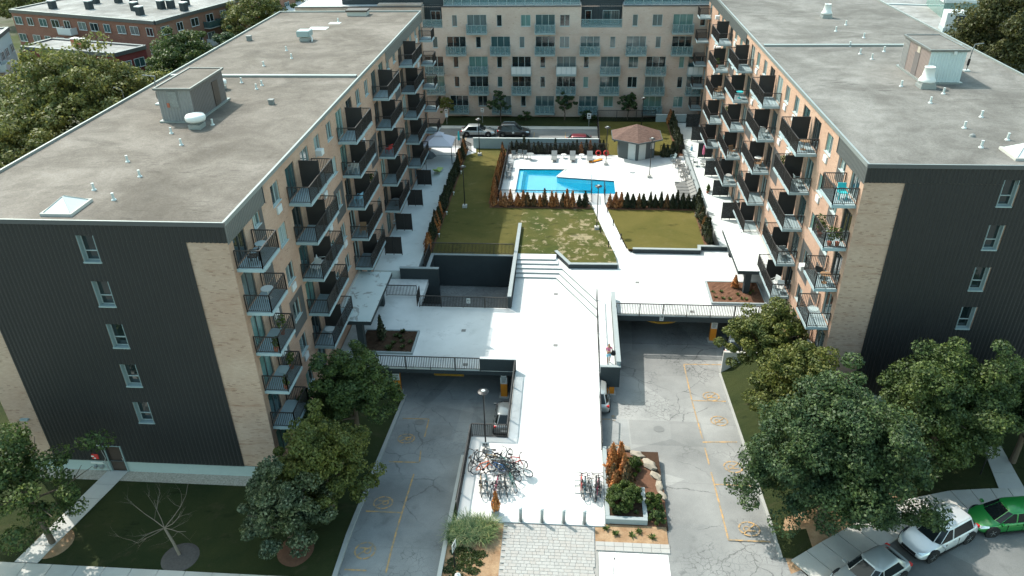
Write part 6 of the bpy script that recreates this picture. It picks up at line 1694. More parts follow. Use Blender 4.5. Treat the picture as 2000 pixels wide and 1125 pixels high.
bl = [(-5.45,34.6,75,'black','black bicycle leaning on the railing at the far left'),
      (-4.55,35.0,172,'black','black bicycle nearest the lamp post foot'),
      (-4.35,34.7,178,'tan','tan bicycle behind the orange bicycle'),
      (-4.75,34.0,20,'orange','orange red bicycle with both wheels turned out'),
      (-3.55,34.9,60,'grey','grey bicycle standing behind the middle of the rack'),
      (-3.6,34.45,150,'green','dark green bicycle in the middle of the left cluster'),
      (-3.35,34.05,-25,'teal','teal bicycle turned towards the walkway'),
      (-3.1,33.75,-40,'black','black bicycle lying furthest forward of the upper group'),
      (-2.95,34.55,-12,'red','red framed bicycle at the right of the left cluster'),
      (-2.55,33.95,-18,'white','pale bicycle at the right end of the left cluster'),
      (-3.85,33.95,160,'blue','blue bicycle wedged beside the teal one'),
      (-4.75,32.6,95,'tan','bicycle with tan basket at the left end of the lower rack'),
      (-4.4,32.7,98,'teal','dark teal bicycle in the left half of the lower rack'),
      (-4.15,32.5,88,'white','pale bicycle in the middle of the lower rack'),
      (-3.9,32.6,84,'pink','pink red bicycle in the lower rack behind the potted cedar'),
      (-3.6,32.6,92,'grey','grey bicycle in the right half of the lower rack'),
      (-3.3,32.7,100,'black','black bicycle at the right end of the lower rack'),
      (-3.05,32.95,118,'green','green bicycle leaning beyond the right end of the lower rack'),
      (1.1,33.0,92,'red','bicycle with red handlebar bag at the left of the right rack'),
      (1.35,32.75,85,'teal','teal bicycle second in the right rack'),
      (1.6,32.95,95,'grey','grey bicycle standing tall in the right rack'),
      (1.75,32.6,102,'white','white framed bicycle sticking out of the right rack'),
      (1.95,32.85,88,'black','black bicycle in the right half of the right rack'),
      (2.1,32.7,80,'pink','pink red bicycle next to the blue grey wall'),
      (2.22,33.0,93,'black','black bicycle squeezed against the blue grey wall')]
for i, (x, y, a, c, lb) in enumerate(bl): bicycle(x, y, R(a), c, lb, (-.12,.1,.06,-.08)[i % 4], 'bicycles in the left cluster' if x < 0 else 'bicycles in the right rack')
def bike_rack(x0, x1, y, label):
    t = thing('bike_rack', label, 'bike rack', ((x0+x1)/2, y, .1))
    ob('frame', MB().tube([(x0,y-.3,.12),(x1,y-.3,.12)],.025).tube([(x0,y+.3,.12),(x1,y+.3,.12)],.025).tube([(x0,y,.85),(x1,y,.85)],.025), M_['greymetal'], parent=t)
    n = round((x1-x0)/.3); b = MB()
    for k in range(n+1):
        x = x0+(x1-x0)*k/n; b.tube([(x,y-.3,.12),(x,y,.85),(x,y+.3,.12)],.014,5)
    ob('hoops', b, M_['greymetal'], parent=t)
bike_rack(-4.9, -3.0, 32.6, 'galvanised bike rack under the lower left bicycles')
bike_rack(-4.6, -2.9, 34.4, 'galvanised bike rack under the upper left bicycles')
bike_rack(.75, 2.3, 32.9, 'galvanised bike rack under the right bicycles')

# ================================================================ person on the ramp
pn = thing('person', 'person in pink top and light blue shorts carrying a black bag on the ramp', 'person', (3.15, 45.4, .315), R(10))
def skinned(name, verts, edges, radii, mat, parent, sub=1):
    me = bpy.data.meshes.new(name); me.from_pydata(verts, edges, []); o = ob(name, me, parent=parent, local=True)
    o.modifiers.new('skin','SKIN')
    for i, r_ in enumerate(radii): me.skin_vertices[0].data[i].radius = (r_, r_) if not isinstance(r_, tuple) else r_
    me.skin_vertices[0].data[0].use_root = True
    m = o.modifiers.new('sub','SUBSURF'); m.levels = sub; m.render_levels = sub
    me.materials.append(M_[mat]); return o
J = {'pel':(0,0,.95),'chest':(0,.0,1.25),'neck':(0,-.01,1.44),'chin':(0,-.02,1.52),'head':(0,-.03,1.61),'top':(0,-.02,1.69),
     'shl':(-.17,0,1.39),'ell':(-.23,.0,1.12),'wrl':(-.10,-.20,1.18),'hdl':(-.06,-.26,1.22),
     'shr':(.17,0,1.39),'elr':(.24,.03,1.12),'wrr':(.25,-.05,.90),'hdr':(.25,-.07,.80),
     'hpl':(-.09,0,.92),'knl':(-.10,-.10,.50),'anl':(-.10,-.06,.09),'tol':(-.11,-.20,.03),
     'hpr':(.09,0,.92),'knr':(.10,.02,.50),'anr':(.10,.16,.10),'tor':(.10,.03,.03)}
ks = list(J); ix = {k: i for i, k in enumerate(ks)}
E_ = [('pel','chest'),('chest','neck'),('neck','chin'),('chin','head'),('head','top'),('neck','shl'),('shl','ell'),('ell','wrl'),('wrl','hdl'),('neck','shr'),('shr','elr'),('elr','wrr'),('wrr','hdr'),('pel','hpl'),('hpl','knl'),('knl','anl'),('anl','tol'),('pel','hpr'),('hpr','knr'),('knr','anr'),('anr','tor')]
rad = {'pel':.12,'chest':.12,'neck':.05,'chin':.07,'head':.085,'top':.06,'shl':.05,'ell':.038,'wrl':.026,'hdl':.03,'shr':.05,'elr':.038,'wrr':.026,'hdr':.03,'hpl':.085,'knl':.055,'anl':.036,'tol':.03,'hpr':.085,'knr':.055,'anr':.036,'tor':.03}
V_ = [J[k] for k in ks]; EE = [(ix[a],ix[b]) for a, b in E_]; RR = [rad[k] for k in ks]
for hd, s in (('hdl',-1),('hdr',1)):
    for k in range(5):
        o_ = len(V_); h_ = Vector(J[hd]); dx = (k-2)*.016
        d_ = Vector((dx*1.2, -.05, .05)) if hd == 'hdl' else Vector((.0, dx*1.3-.01, -.07))
        if k == 0: d_ = d_*.6 + Vector((s*-.03,0,0))
        V_.append(tuple(h_+Vector((dx if hd == 'hdl' else 0, 0 if hd == 'hdl' else dx, 0))+d_*.5)); V_.append(tuple(h_+Vector((dx if hd == 'hdl' else 0, 0 if hd == 'hdl' else dx, 0))+d_+Vector((0,-.01,0)))); EE += [(ix[hd],o_),(o_,o_+1)]; RR += [.009,.008]
skinned('body', V_, EE, RR, 'skin', pn)
skinned('top', [(0,0,.98),(0,0,1.24),(0,0,1.41),(-.175,0,1.39),(-.21,0,1.25),(.175,0,1.39),(.215,.01,1.25)], [(0,1),(1,2),(2,3),(3,4),(2,5),(5,6)], [(.145,.115),(.15,.125),.075,.065,.058,.065,.058], 'pink', pn)
skinned('shorts', [(0,0,1.0),(0,0,.90),(-.10,-.01,.86),(-.105,-.07,.58),(.10,0,.86),(.105,.01,.58)], [(0,1),(1,2),(2,3),(1,4),(4,5)], [(.14,.115),(.15,.125),.105,.095,.105,.095], 'denim', pn)
skinned('hair', [(0,.0,1.70),(0,.05,1.62),(0,.07,1.48),(0,.08,1.36)], [(0,1),(1,2),(2,3)], [(.085,.08),(.09,.07),(.085,.05),.05], 'hair', pn)
fc = MB()
for s in (-1,1): fc.lathe([(.001,-.008),(.009,0),(.001,.008)],6,(s*.03,-.112,1.615))
ob('eyes', fc, M_['black'], parent=pn, local=True)
ob('nose', MB().add([(-.012,-.112,1.575),(.012,-.112,1.575),(0,-.135,1.578),(0,-.112,1.61)],[(0,1,2),(0,2,3),(1,3,2)]), M_['skin'], parent=pn, local=True)
ob('mouth', MB().box(-.02,.02,-.108,-.10,1.548,1.556), M_['terra'], parent=pn, local=True)
for s, k in ((-1,'tol'),(1,'tor')):
    p = J[k]; ob('shoe', MB().lathe([(.05,-.03),(.06,-.01),(.045,.03),(.01,.045)],10,(p[0],p[1]+.05,p[2]+.01)), M_['white'], parent=pn, local=True)
bg_ = thing('shoulder_bag', 'black bag hanging at the side of the person on the ramp', 'bag', (3.48, 45.42, 1.05))
ob('bag_body', MB().lathe([(.05,0),(.16,.04),(.19,.18),(.15,.32),(.04,.36)], 12, (3.48,45.42,1.05)), M_['black'], parent=bg_)
ob('strap', MB().tube([(3.42,45.42,1.40),(3.34,45.42,1.72),(3.25,45.42,1.78)], .015, 5), M_['black'], parent=bg_)
# ================================================================ furniture and small things
def chair_mesh(mat):
    b = MB().box(-.25,.25,-.25,.25,.40,.44)
    b.add([(-.25,.22,.44),(.25,.22,.44),(.25,.32,.88),(-.25,.32,.88),(-.25,.25,.44),(.25,.25,.44),(.25,.35,.88),(-.25,.35,.88)],[(0,1,2,3),(7,6,5,4),(0,4,5,1),(1,5,6,2),(2,6,7,3),(3,7,4,0)])
    return b
_ch = {}
def chair(label, x, y, z, rz, mat='white', grp=None):
    t = thing('chair', label, 'chair', (x, y, z), rz, grp)
    if mat not in _ch:
        _ch[mat] = (MB().box(-.25,.25,-.25,.25,.40,.44).mesh('seat', M_[mat]),
            MB().add([(-.25,.22,.46),(.25,.22,.46),(.25,.32,.88),(-.25,.32,.88),(-.25,.25,.46),(.25,.25,.46),(.25,.35,.88),(-.25,.35,.88)],[(0,1,2,3),(7,6,5,4),(0,4,5,1),(1,5,6,2),(2,6,7,3),(3,7,4,0)]).mesh('backrest', M_[mat]),
            MB().box(-.02,.02,-.02,.02,0,.40).mesh('leg', M_[mat]), MB().tube([(0,.27,.64),(0,-.22,.64),(0,-.22,.42)],.02,5).mesh('armrest', M_[mat]))
    s, b, l, a = _ch[mat]
    ob('seat', s, parent=t, local=True); ob('backrest', b, parent=t, local=True)
    for dx, dy in ((-.22,-.22),(.22,-.22),(-.22,.22),(.22,.22)): ob('leg', l, parent=t, loc=(dx,dy,0), local=True)
    for dx in (-.26,.26): ob('armrest', a, parent=t, loc=(dx,0,0), local=True)
def table(label, x, y, z, r=.4, h=.7, mat='white', grp=None):
    t = thing('table', label, 'table', (x, y, z), 0, grp)
    ob('top', MB().cyl((0,0,h-.03),(0,0,h),r,n=18), M_[mat], parent=t, local=True)
    ob('stem', MB().cyl((0,0,.03),(0,0,h-.03),.03,n=6), M_[mat], parent=t, local=True); ob('foot', MB().cyl((0,0,0),(0,0,.03),r*.55,n=12), M_[mat], parent=t, local=True)
def lounger(label, x, y, z, rz, mat='greyplas', grp=None, up=.45):
    t = thing('sun_lounger', label, 'sun lounger', (x, y, z), rz, grp)
    ob('seat', MB().box(-.33,.33,-1.0,.25,.30,.35), M_[mat], parent=t, local=True)
    ob('backrest', MB().add([(-.33,.25,.31),(.33,.25,.31),(.33,.85,.31+up),(-.33,.85,.31+up),(-.33,.25,.36),(.33,.25,.36),(.33,.83,.36+up),(-.33,.83,.36+up)],[(3,2,1,0),(4,5,6,7),(0,1,5,4),(1,2,6,5),(2,3,7,6),(3,0,4,7)]), M_[mat], parent=t, local=True)
    for dx in (-.3,.3):
        for dy in (-.9,.4): ob('leg', MB().box(dx-.02,dx+.02,dy-.02,dy+.02,0,.30), M_['steel'], parent=t, local=True)
G1 = 'grey loungers behind the pool'
for i, x in enumerate((-1.8, .35, 2.35)): lounger(('left', 'middle', 'right')[i]+' of the three grey loungers behind the pool', x, 84.4, 1.2, 0, grp=G1)
for i, x in enumerate((-.7, 1.4)): table(('left','right')[i]+' small white table between the grey loungers', x, 84.9, 1.2, .32, .45, 'white', 'tables between the loungers')
for i, (x, y, a) in enumerate([(-6.5,84.6,20),(-5.9,84.9,-10),(-5.2,84.7,10)]): chair(('left','middle','right')[i]+' dark chair at the back left corner of the pool deck', x, y, 1.2, R(a), 'greyplas', 'dark chairs at the back left of the pool deck')
for i, y in enumerate((81.6,80.9,79.0,78.4)): chair('dark chair against the left pool fence, number '+('one','two','three','four')[i]+' from the back', -6.7, y, 1.2, R(90), 'greyplas', 'dark chairs along the left pool fence')
table('pale table beside the chairs at the back left of the pool deck', -4.6, 84.3, 1.2, .45, .7, 'greymetal')
for i, (x, y, a, m_) in enumerate([(11.9,84.3,-70,'tealmetal'),(12.3,83.0,-90,'drain'),(12.0,82.3,-60,'drain'),(12.7,82.0,-100,'drain'),(12.4,81.2,-80,'drain'),(12.8,80.5,-90,'drain'),(12.3,79.8,-60,'drain'),(12.7,79.0,-90,'drain'),(12.3,78.3,-70,'drain'),(12.8,77.6,-95,'drain')]):
    chair(nth(i)+' metal chair from the back along the right edge of the pool deck' if m_ == 'drain' else 'blue green chair at the back right of the pool deck', x, y, 1.2, R(a), m_, 'chairs along the right edge of the pool deck')
for i, y in enumerate((76.9,76.1,75.3,74.5,73.7)): lounger(nth(i+1)+' lounger from the back in the row at the right front of the deck', 12.3, y, 1.2, R(-90), 'drain', 'loungers at the right front of the pool deck', .3)
# lifebuoys on an orange board
lf = thing('rescue_board', 'orange rescue board leaning by the pool house', 'rescue board', (3.5, 84.3, 1.2))
ob('board', MB().obox((3.05,83.9,1.32), 1.7, .35, .08, R(35)), M_['orange'], parent=lf)
for i, x in enumerate((3.35, 4.25)):
    ob('lifebuoy', MB().torus(.27,.075,20,8,(0,0,0)).mesh('lifebuoy', M_['red'], True), loc=(x,85.2,1.75), rot=(R(-25),0,R(8)), label=('left','right')[i]+' orange red lifebuoy beside the pool house', cat='lifebuoy', group='lifebuoys beside the pool house')
# patio privacy screens
def patio_screen(label, x0, x1, y, z, mat, grp):
    t = thing('patio_screen', label, 'privacy screen', (x0, y, z), 0, grp)
    for x in (x0+.03, (x0+x1)/2, x1-.03): ob('post', MB().box(x-.03,x+.03,y-.03,y+.03,z,z+1.85), M_['blackmetal'], parent=t)
    for a, b in ((x0+.062,(x0+x1)/2-.032),((x0+x1)/2+.032,x1-.062)): ob('panel', MB().box(a,b,y-.012,y+.012,z+.12,z+1.82), M_[mat], parent=t)
t_ = NT('perforated dark screen'); _v = t_.voro(9, 'F1'); M_['perf'] = t_.out(t_.mix(t_.ramp(_v, .35, .42), (.045,.055,.058), (.012,.014,.015)), .6)
ords = ('nearest', 'second', 'third', 'fourth', 'fifth', 'sixth')
for i, y in enumerate((60.4, 65.4, 71.2, 76.7)): patio_screen(ords[i]+' dark privacy screen from the camera on the left patio', -16.6, -15.0, y, .95, 'screen', 'screens on the left patio')
for i, y in enumerate((69.1, 74.8, 80.4, 86.0, 91.9, 97.0)): patio_screen(ords[i]+' patterned dark screen from the camera on the right patio', 14.95, 16.6, y, .95, 'perf', 'screens on the right patio')
# gazebo, parasols, patio furniture on the left
gz = thing('gazebo', 'pale lilac canvas gazebo at the far end of the left patio', 'gazebo', (-15.4, 84.3, .95))
gx0, gx1, gy0, gy1 = -17.0, -13.6, 83.0, 86.4
cb = MB().add([(gx0,gy0,3.2),(gx1,gy0,3.2),(gx1,gy1,3.2),(gx0,gy1,3.2),(-15.7,84.3,4.0),(-14.9,84.3,4.0),(-14.9,85.1,4.0),(-15.7,85.1,4.0)], [(0,1,5,4),(1,2,6,5),(2,3,7,6),(3,0,4,7)])
cn = ob('canopy', cb, M_['gazebo'], parent=gz)
ob('vent_top', MB().add([(-15.85,84.15,4.06),(-14.75,84.15,4.06),(-14.75,85.25,4.06),(-15.85,85.25,4.06),(-15.3,84.7,4.4)], [(0,1,4),(1,2,4),(2,3,4),(3,0,4)]), M_['gazebo'], parent=cn)
va = MB().box(gx0,gx1,gy0,gy0+.01,3.0,3.2).box(gx0,gx1,gy1-.01,gy1,3.0,3.2).box(gx0,gx0+.01,gy0+.011,gy1-.011,3.0,3.2).box(gx1-.01,gx1,gy0+.011,gy1-.011,3.0,3.2)
ob('valance', va, M_['gazebo'], parent=cn)
for x in (gx0+.06, gx1-.06):
    for y in (gy0+.06, gy1-.06): ob('post', MB().box(x-.035,x+.035,y-.035,y+.035,.95,3.2), M_['blackmetal'], parent=gz)
def closed_parasol(label, x, y, z, mat, h=2.4):
    t = thing('parasol', label, 'parasol', (x, y, z))
    ob('pole', MB().cyl((0,0,0),(0,0,h),.025,n=6), M_['greymetal'], parent=t, local=True)
    ob('folded_cloth', MB().lathe([(.03,h-1.15),(.15,h-1.05),(.13,h-.5),(.06,h-.05),(.01,h+.05)], 9), M_[mat], parent=t, local=True); ob('base', MB().cyl((0,0,0),(0,0,.08),.25,n=12), M_['conc'], parent=t, local=True)
closed_parasol('closed turquoise parasol behind the gazebo', -13.3, 86.8, 1.0, 'teal', 2.7)
closed_parasol('closed pink parasol on the right patio', 15.25, 84.0, .95, 'pink', 2.3)
lounger('pale green folding lounger on the left patio', -14.9, 80.3, .95, R(170), 'lime')
chair('red chair on the left patio near the second screen', -16.0, 66.4, .95, R(30), 'red'); chair('white and wood chair beside the red patio chair', -16.75, 66.2, .95, R(-30), 'white')
chair('white chair under the pink parasol on the right patio', 16.2, 82.6, .95, R(-60), 'white'); chair('grey metal chair left of the pink parasol', 14.4, 83.5, .95, R(80), 'greymetal')
table('round metal table under the pink parasol', 15.3, 83.2, .95, .5, .7, 'greymetal')
ob('dark_parasol', MB().lathe([(1.25,2.05),(1.0,2.3),(.5,2.6),(.02,2.75)], 8).cyl((0,0,0),(0,0,2.7),.03,n=6), M_['darkwall'], loc=(-16.2,80.3,.95), label='open dark blue parasol under the left balconies', cat='parasol')
for x, y, n_ in ((14.6,88.5,'small blue figure ornament on the right patio'),):
    t = thing('garden_ornament', n_, 'ornament', (x, y, .95)); ob('ornament_body', MB().lathe([(.12,0),(.16,.2),(.10,.5),(.02,.6)],8), M_['denim'], parent=t, local=True); ob('ornament_head', MB().lathe([(.02,.6),(.09,.68),(.02,.78)],8), M_['blackmetal'], parent=t, local=True)
for i, (x, y) in enumerate([(14.75,76.0),(14.6,75.6),(14.8,76.4)]):
    t = thing('potted_plant', ('middle','nearest','farthest')[i]+' terracotta potted plant by the right patio screen', 'potted plant', (x, y, .95), 0, 'pots by the right patio screens')
    ob('pot', MB().lathe([(.10,0),(.15,.25),(.02,.24)],10), M_['terra'], parent=t, local=True); ob('foliage', cedar_mesh(90+i, 'leaf_shrub', .5, .2, 80), parent=t, loc=(0,0,.2), local=True)
# balcony furniture
bq = random.Random(17)
def bal_spot(sgn, i, k, u, d):
    ys = ([33.3]+[41.6,52.72,63.8,75.0] if sgn > 0 else [42.35]+[50.9,61.9,72.9,84.0]); z = (L_FZ if sgn > 0 else R_FZ)[k]
    xf = -17.09 if sgn > 0 else 16.9
    return xf+sgn*d, ys[i]+u, z
fl = ('lowest', 'second', 'third', 'fourth', 'top'); side_w = {1: 'left', -1: 'right'}; colw = ('nearest', 'second', 'third', 'fourth', 'fifth')
for sgn, i, k, what, u, d, m_ in [(1,2,3,'chair',.8,.8,'white'),(1,2,3,'chair2',.5,.55,'white'),(1,1,2,'chair',.9,.7,'white'),(1,1,2,'chair2',1.6,.9,'white'),(1,1,0,'table',1.2,.8,'white'),(1,0,4,'chair',.7,.7,'blackmetal'),(1,0,4,'table',1.7,.8,'tealmetal'),(1,0,3,'table',1.5,.7,'white'),(1,0,1,'table',1.2,.8,'tealmetal'),(1,2,2,'chair',1.0,.7,'denim'),(1,3,2,'chair',1.0,.7,'red'),
                               (1,3,0,'table',1.2,.8,'greyplas'),(1,1,1,'chair',3.6,.8,'blackmetal'),(1,2,1,'chair',.9,.8,'wood'),
                               (-1,2,3,'chair',1.0,.7,'white'),(-1,2,2,'chair',1.1,.8,'wood'),(-1,2,2,'table',1.9,.6,'white'),(-1,1,4,'table',.9,.7,'wood'),(-1,1,3,'chair',1.1,.6,'tealmetal'),(-1,1,1,'chair',1.6,.8,'greymetal'),(-1,1,1,'chair2',.9,.8,'greymetal'),(-1,1,0,'chair',1.5,.8,'white'),(-1,1,0,'chair2',.7,.6,'white'),(-1,0,2,'chair',1.6,.7,'blackmetal'),(-1,0,2,'table',.8,.6,'wood'),(-1,0,1,'table',1.3,.7,'glass_rail'),(-1,0,4,'chair',1.0,.6,'teal'),(-1,3,3,'table',1.0,.7,'teal'),(-1,3,1,'chair',1.0,.7,'wood'),(-1,3,0,'table',1.0,.7,'white'),(-1,0,0,'chair',1.2,.8,'white'),(-1,4,2,'chair',1.0,.7,'wood')]:
    x, y, z = bal_spot(sgn, i, k, u, d)
    lb = f'on the {fl[k]} balcony of the {colw[i]} stack of the {side_w[sgn]} block'
    cn_ = {'white':'white','blackmetal':'black','tealmetal':'blue grey','denim':'light blue','red':'red','greyplas':'dark grey','wood':'brown','greymetal':'grey','teal':'turquoise','glass_rail':'glass'}[m_]
    if what == 'table': table(cn_+' table '+lb, x, y, z, .34, .65, m_)
    else: chair((cn_+' chair ' if what == 'chair' else 'further '+cn_+' chair ')+lb, x, y, z, R(bq.uniform(0,360)), m_)
def balcony_plant(label, x, y, z, s, mat='leaf_shrub'):
    t = thing('balcony_plant', label, 'potted plant', (x, y, z))
    ob('pot', MB().lathe([(.10,0),(.15,.25),(.02,.24)],10), M_['terra'], parent=t, local=True)
    v, f = leaf_cloud(int(abs(x*10+y*7+z*3)), np.array([(0,0,.25+.5*s),(0,.1,.4+.6*s),(.1,-.1,.3+.3*s)]), np.array([.3*s,.25*s,.28*s]), 60, .13)
    ob('foliage', np_mesh('foliage', v, f, M_[mat]), parent=t, local=True)
for sgn, i, k, u, d, s in [(-1,0,3,.35,.5,1.0),(-1,0,3,.4,.95,1.1),(-1,0,3,2.1,1.1,1.1),(-1,0,3,1.6,1.2,.8),(1,0,2,1.9,.9,1.1),(1,0,2,.25,1.1,.6),(1,0,1,2.2,.9,.9),(1,0,1,.3,1.2,.6),(-1,1,3,4.4,.9,.9),(1,2,2,4.5,.9,.8),(-1,3,2,4.4,1.0,.8),(-1,4,3,1.5,1.0,.8)]:
    x, y, z = bal_spot(sgn, i, k, u, d); balcony_plant(f'{"near" if u < 1.2 else "far"} {"outer" if d > .9 else "inner"} {"small" if s < .9 else "big"} pot plant, {fl[k]} balcony, {colw[i]} stack, {side_w[sgn]} block', x, y, z, s)
# street signs
def post_sign(label, x, y, z, h, w, ph_, rz=0, two=False):
    t = thing('sign_post', label, 'sign', (x, y, z), rz)
    ob('post', MB().box(-.03,.03,-.03,.03,0,h), M_['greymetal'] if z > .5 else M_['blackmetal'], parent=t, local=True)
    for k in range(2 if two else 1):
        p = ob('plate', MB().box(-w/2,w/2,-.05,-.035,h-ph_*(k+1)-.03*k,h-ph_*k-.03*k), M_['white'], parent=t, local=True)
        z1 = h-ph_*k-.03*k; ob('plate_print', MB().box(-w*.25,w*.2,-.056,-.051,z1-ph_*.55,z1-ph_*.2).box(-w*.3,w*.3,-.056,-.051,z1-ph_*.85,z1-ph_*.72), M_['denim'] if k else M_['infill'], parent=p, local=True)
post_sign('double white parking sign at the left end of the rear lane', -17.0+.6, 97.4, 1.08, 2.1, .42, .55, 0, True)
post_sign('white parking sign behind the silver sedan', -11.7, 98.2, 1.08, 2.0, .4, .55)
post_sign('white notice board at the right end of the rear lane', 2.4, 96.9, 1.1, 1.75, .5, .7)
post_sign('white sign on a black post in the sandy bed', -5.6, 27.0, .02, 1.9, .5, .55, R(75))
post_sign('sign on a dark post on the right lawn corner', 25.0, 35.6, .02, 2.0, .35, .5, R(40))
ob('ground_spike', MB().cyl((0,0,0),(0,0,1.3),.02,n=6).cyl((0,0,1.3),(0,0,1.42),.035,n=6), M_['blackmetal'], loc=(2.75,26.9,.03), label='thin black stake in the white gravel bed', cat='stake')
def street_lamp(x, y, h, label, dx):
    t = thing('street_lamp', label, 'street lamp', (x, y, 0))
    ob('pole', MB().cyl((0,0,0),(0,0,h),.10,.06,n=8), M_['greymetal'], parent=t, local=True); ob('arm', MB().tube([(0,0,h),(dx*.4,0,h+.35),(dx,0,h+.4)],.045), M_['greymetal'], parent=t, local=True)
    ob('lamp_head', MB().box(dx-.1 if dx < 0 else dx,dx if dx < 0 else dx+.5,-.12,.12,h+.33,h+.45), M_['greymetal'], parent=t, local=True)
street_lamp(-52.0, 84.0, 9.2, 'grey street lamp above the trees on the left', -.8)
street_lamp(47.5, 88.0, 10.2, 'grey street lamp beyond the right roof edge', .9)
street_lamp(-50.0, 103.0, 9.0, 'curved grey street lamp near the red brick house', 1.6)
# litter bag at the lower edge
lb_ = thing('litter', 'crumpled white bag at the foot of the sandy bed', 'bag', (-5.35, 26.35, .02)); ob('crumpled_bag', MB().lathe([(.05,0),(.2,.05),(.16,.2),(.03,.28)],7), M_['white'], parent=lb_, local=True); ob('knot', MB().lathe([(.03,.27),(.05,.31),(.01,.35)],6), M_['white'], parent=lb_, local=True)

# ================================================================ far buildings
def block(label, pts, h, wmats, roofmat, spec, cap='flash_dark', z0=0, seed=1):
    """pts: four corners; spec: {edge index: (n columns, n floors, first z, storey)} windows"""
    q = random.Random(seed)
    t = thing('building', label, 'building', (*pts[0], z0))
    n = len(pts)
    for i in range(n):
        a, b = pts[i], pts[(i+1) % n]
        ob('wall', MB().add([(*a,z0),(*b,z0),(*b,h),(*a,h)], [(0,1,2,3)]), M_[wmats[i % len(wmats)]], parent=t)
    rf2 = ob('roof', MB().prism(list(pts), h-.25, h), M_[roofmat], parent=t)
    cc = MB()
    for i in range(n): cc.bar((*pts[i],h-.05),(*pts[(i+1) % n],h-.05),.5,.55)
    ob('roof_edge', cc, M_[cap], parent=rf2)
    for i, (nc, nf, zf, sto, bal) in spec.items():
        a, b = Vector((*pts[i],0)), Vector((*pts[(i+1) % n],0)); d = (b-a); L = d.length; d /= L
        rz = math.atan2(d.y, d.x); nr = Vector((d.y,-d.x,0))
        for c in range(nc):
            for f in range(nf):
                p = a+d*(L*(c+.5)/nc+q.uniform(-.3,.3)); z = zf+sto*f
                window(t, 1.8 if (c+f) % 3 else 1.4, 1.3, (p.x+nr.x*.12, p.y+nr.y*.12, z), rz, 2, 'window', 'white', gl=q.choice(('glass','glass_half','glass_teal')), depth=.02, sill=True)
        for c, f in bal:
            p = a+d*(L*(c+.5)/nc); z = zf-.7+sto*f
            s = ob('balcony', MB().box(-1.6,1.6,-1.3,0,-.15,0), M_['conc_light'], parent=t, loc=(p.x,p.y,z), rot=(0,0,rz))
            ob('balcony_panel', MB().box(-1.6,1.6,-1.32,-1.26,0,1.0).box(-1.6,-1.55,-1.26,0,0,1.0).box(1.55,1.6,-1.26,0,0,1.0), M_['glass_teal'] if (c+f) % 2 else M_['white'], parent=s, local=True)
    return t
rb1 = block('three storey red brick house with flat grey roof at the upper left', [(-98,132),(-66.5,121.3),(-60.5,141.5),(-92,152)], 9.6, ['brick_red','brick_red_x'], 'roof_far', {0: (11,3,1.6,2.9,[(4,2),(8,1)]), 1: (6,3,1.6,2.9,[(3,2),(3,1),(5,2),(5,1)])}, seed=3)
rb2 = block('lower red brick house with grey roof in front of the red brick house', [(-84,113),(-66.8,108.5),(-64.6,113.4),(-82.5,118.5)], 7.6, ['brick_maroon','brick_maroon'], 'roof_far', {1: (2,2,1.8,3.2,[]), 0: (5,2,1.8,3.2,[])}, seed=4)
rb3 = block('white walled house with dark eaves at the upper left edge', [(-95,104),(-86,107.5),(-92,122),(-101,119)], 8.6, ['palecream','palecream'], 'roof_far', {1: (5,2,2.0,3.2,[(1,1)]), 0: (3,2,2.0,3.2,[])}, seed=5)
rb4 = block('low white roofed shop with orange trim behind the trees', [(-72,150),(-44,152),(-44,172),(-72,170)], 5.0, ['palecream','palecream'], 'solar', {0: (5,1,1.0,3,[])}, cap='orange', seed=6)
rb5 = block('long white roofed building behind the red brick house', [(-100,156),(-62,146),(-58,168),(-96,178)], 10.0, ['brick_red','brick_red_x'], 'solar', {1: (5,3,1.6,2.9,[])}, cap='white', seed=7)
rb6 = block('low flat roofed building with pale roof at the upper right', [(50,118),(66,114),(82,150),(58,156)], 5.8, ['conc_base','conc_base'], 'roof_far', {}, cap='palecream', seed=8)
rb7 = block('blue green walled building at the upper right', [(64,143),(86,140),(88,152),(66,155)], 8.6, ['glass_green','glass_green'], 'solar', {}, cap='palecream', seed=9)
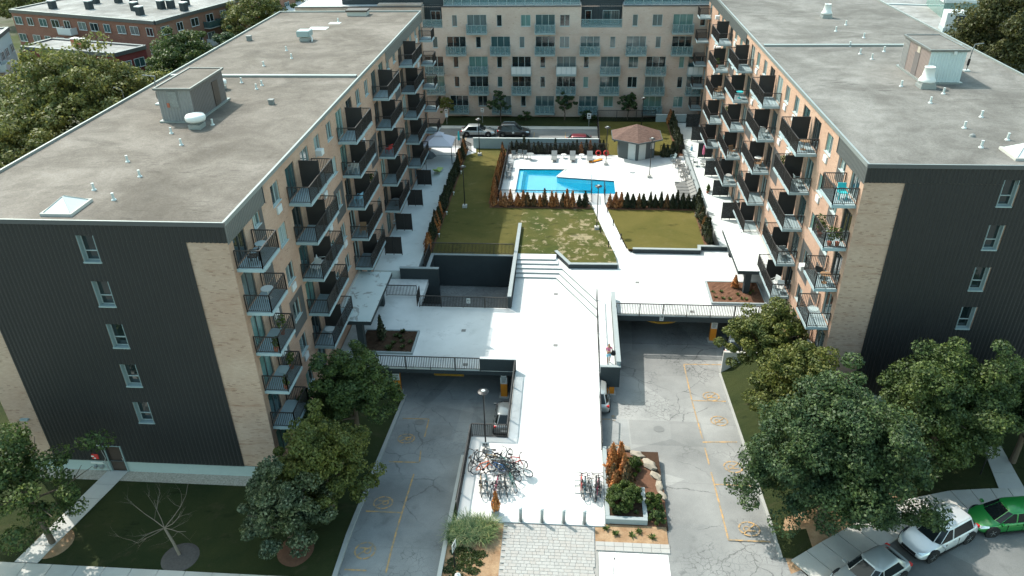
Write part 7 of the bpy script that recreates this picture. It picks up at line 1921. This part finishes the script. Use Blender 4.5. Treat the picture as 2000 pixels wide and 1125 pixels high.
def hvac(label, x, y, z, s=1.0):
    t = thing('rooftop_unit', label, 'rooftop unit', (x, y, z), R(-12))
    ob('curb', MB().box(-1.5*s,1.5*s,-1.5*s,1.5*s,0,.6*s), M_['conc_base'], parent=t, local=True); ob('casing', MB().box(-1.4*s,1.4*s,-1.5*s,1.5*s,.6*s,2.6*s), M_['palecream'], parent=t, local=True)
    ob('louvre', MB().box(-.3*s,1.3*s,-1.53*s,-1.51*s,.7*s,2.3*s), M_['darkwall'], parent=t, local=True)
    for k in (-.6,.5): ob('fan', MB().cyl((k*s+.4*s,-.5*s,2.6*s),(k*s+.4*s,-.5*s,2.68*s),.45*s,n=14), M_['greyplas'], parent=t, local=True)
hvac('pale rooftop unit with dark louvre on the low building at the upper right', 61.5, 132.5, 5.8, 1.15)
def chim(x, y, z, s, lb, grp, mat='darkwall'):
    t = thing('roof_chimney', lb, 'chimney', (x, y, z), R(-18), grp); ob('stack', MB().box(-.5*s,.5*s,-.5*s,.5*s,0,1.3*s), M_[mat], parent=t, local=True); ob('cowl', MB().box(-.55*s,.55*s,-.55*s,.55*s,1.3*s,1.45*s), M_['white'], parent=t, local=True)
for i, (x, y) in enumerate([(-91,133.5),(-86,138.5),(-84,133),(-82,139),(-78,137),(-75,131.5),(-72,127.5),(-71,133),(-69.5,133.5),(-68,136),(-66,131)]): chim(x, y, 9.6, 1.0, nth(i+1)+' dark chimney from the left on the flat roof of the red brick house', 'chimneys on the red brick house')
for i, (x, y) in enumerate(((-75.5,113.5),(-74.2,113.0))): chim(x, y, 7.6, .9, ('left','right')[i]+' red brick chimney on the lower brick house', 'chimneys on the lower brick house', 'terra')
for i, (x, y) in enumerate([(-90,160),(-80,158),(-72,160),(-84,166)]): chim(x, y, 10.0, 1.2, nth(i+1)+' roof chimney on the long white roofed building', 'chimneys on the white roofed building', 'greyplas')
sheet('far_road', [(-56,60),(-47,60),(-47,190),(-56,190)], .012, 'street'); sheet('far_road', [(42,40),(50,40),(52,260),(44,260)], .012, 'street'); sheet('far_road', [(42,158),(260,150),(260,175),(42,182)], .016, 'asphalt_far')
sheet('far_parking', [(52,176),(200,170),(200,230),(52,230)], .02, 'asphalt_worn')
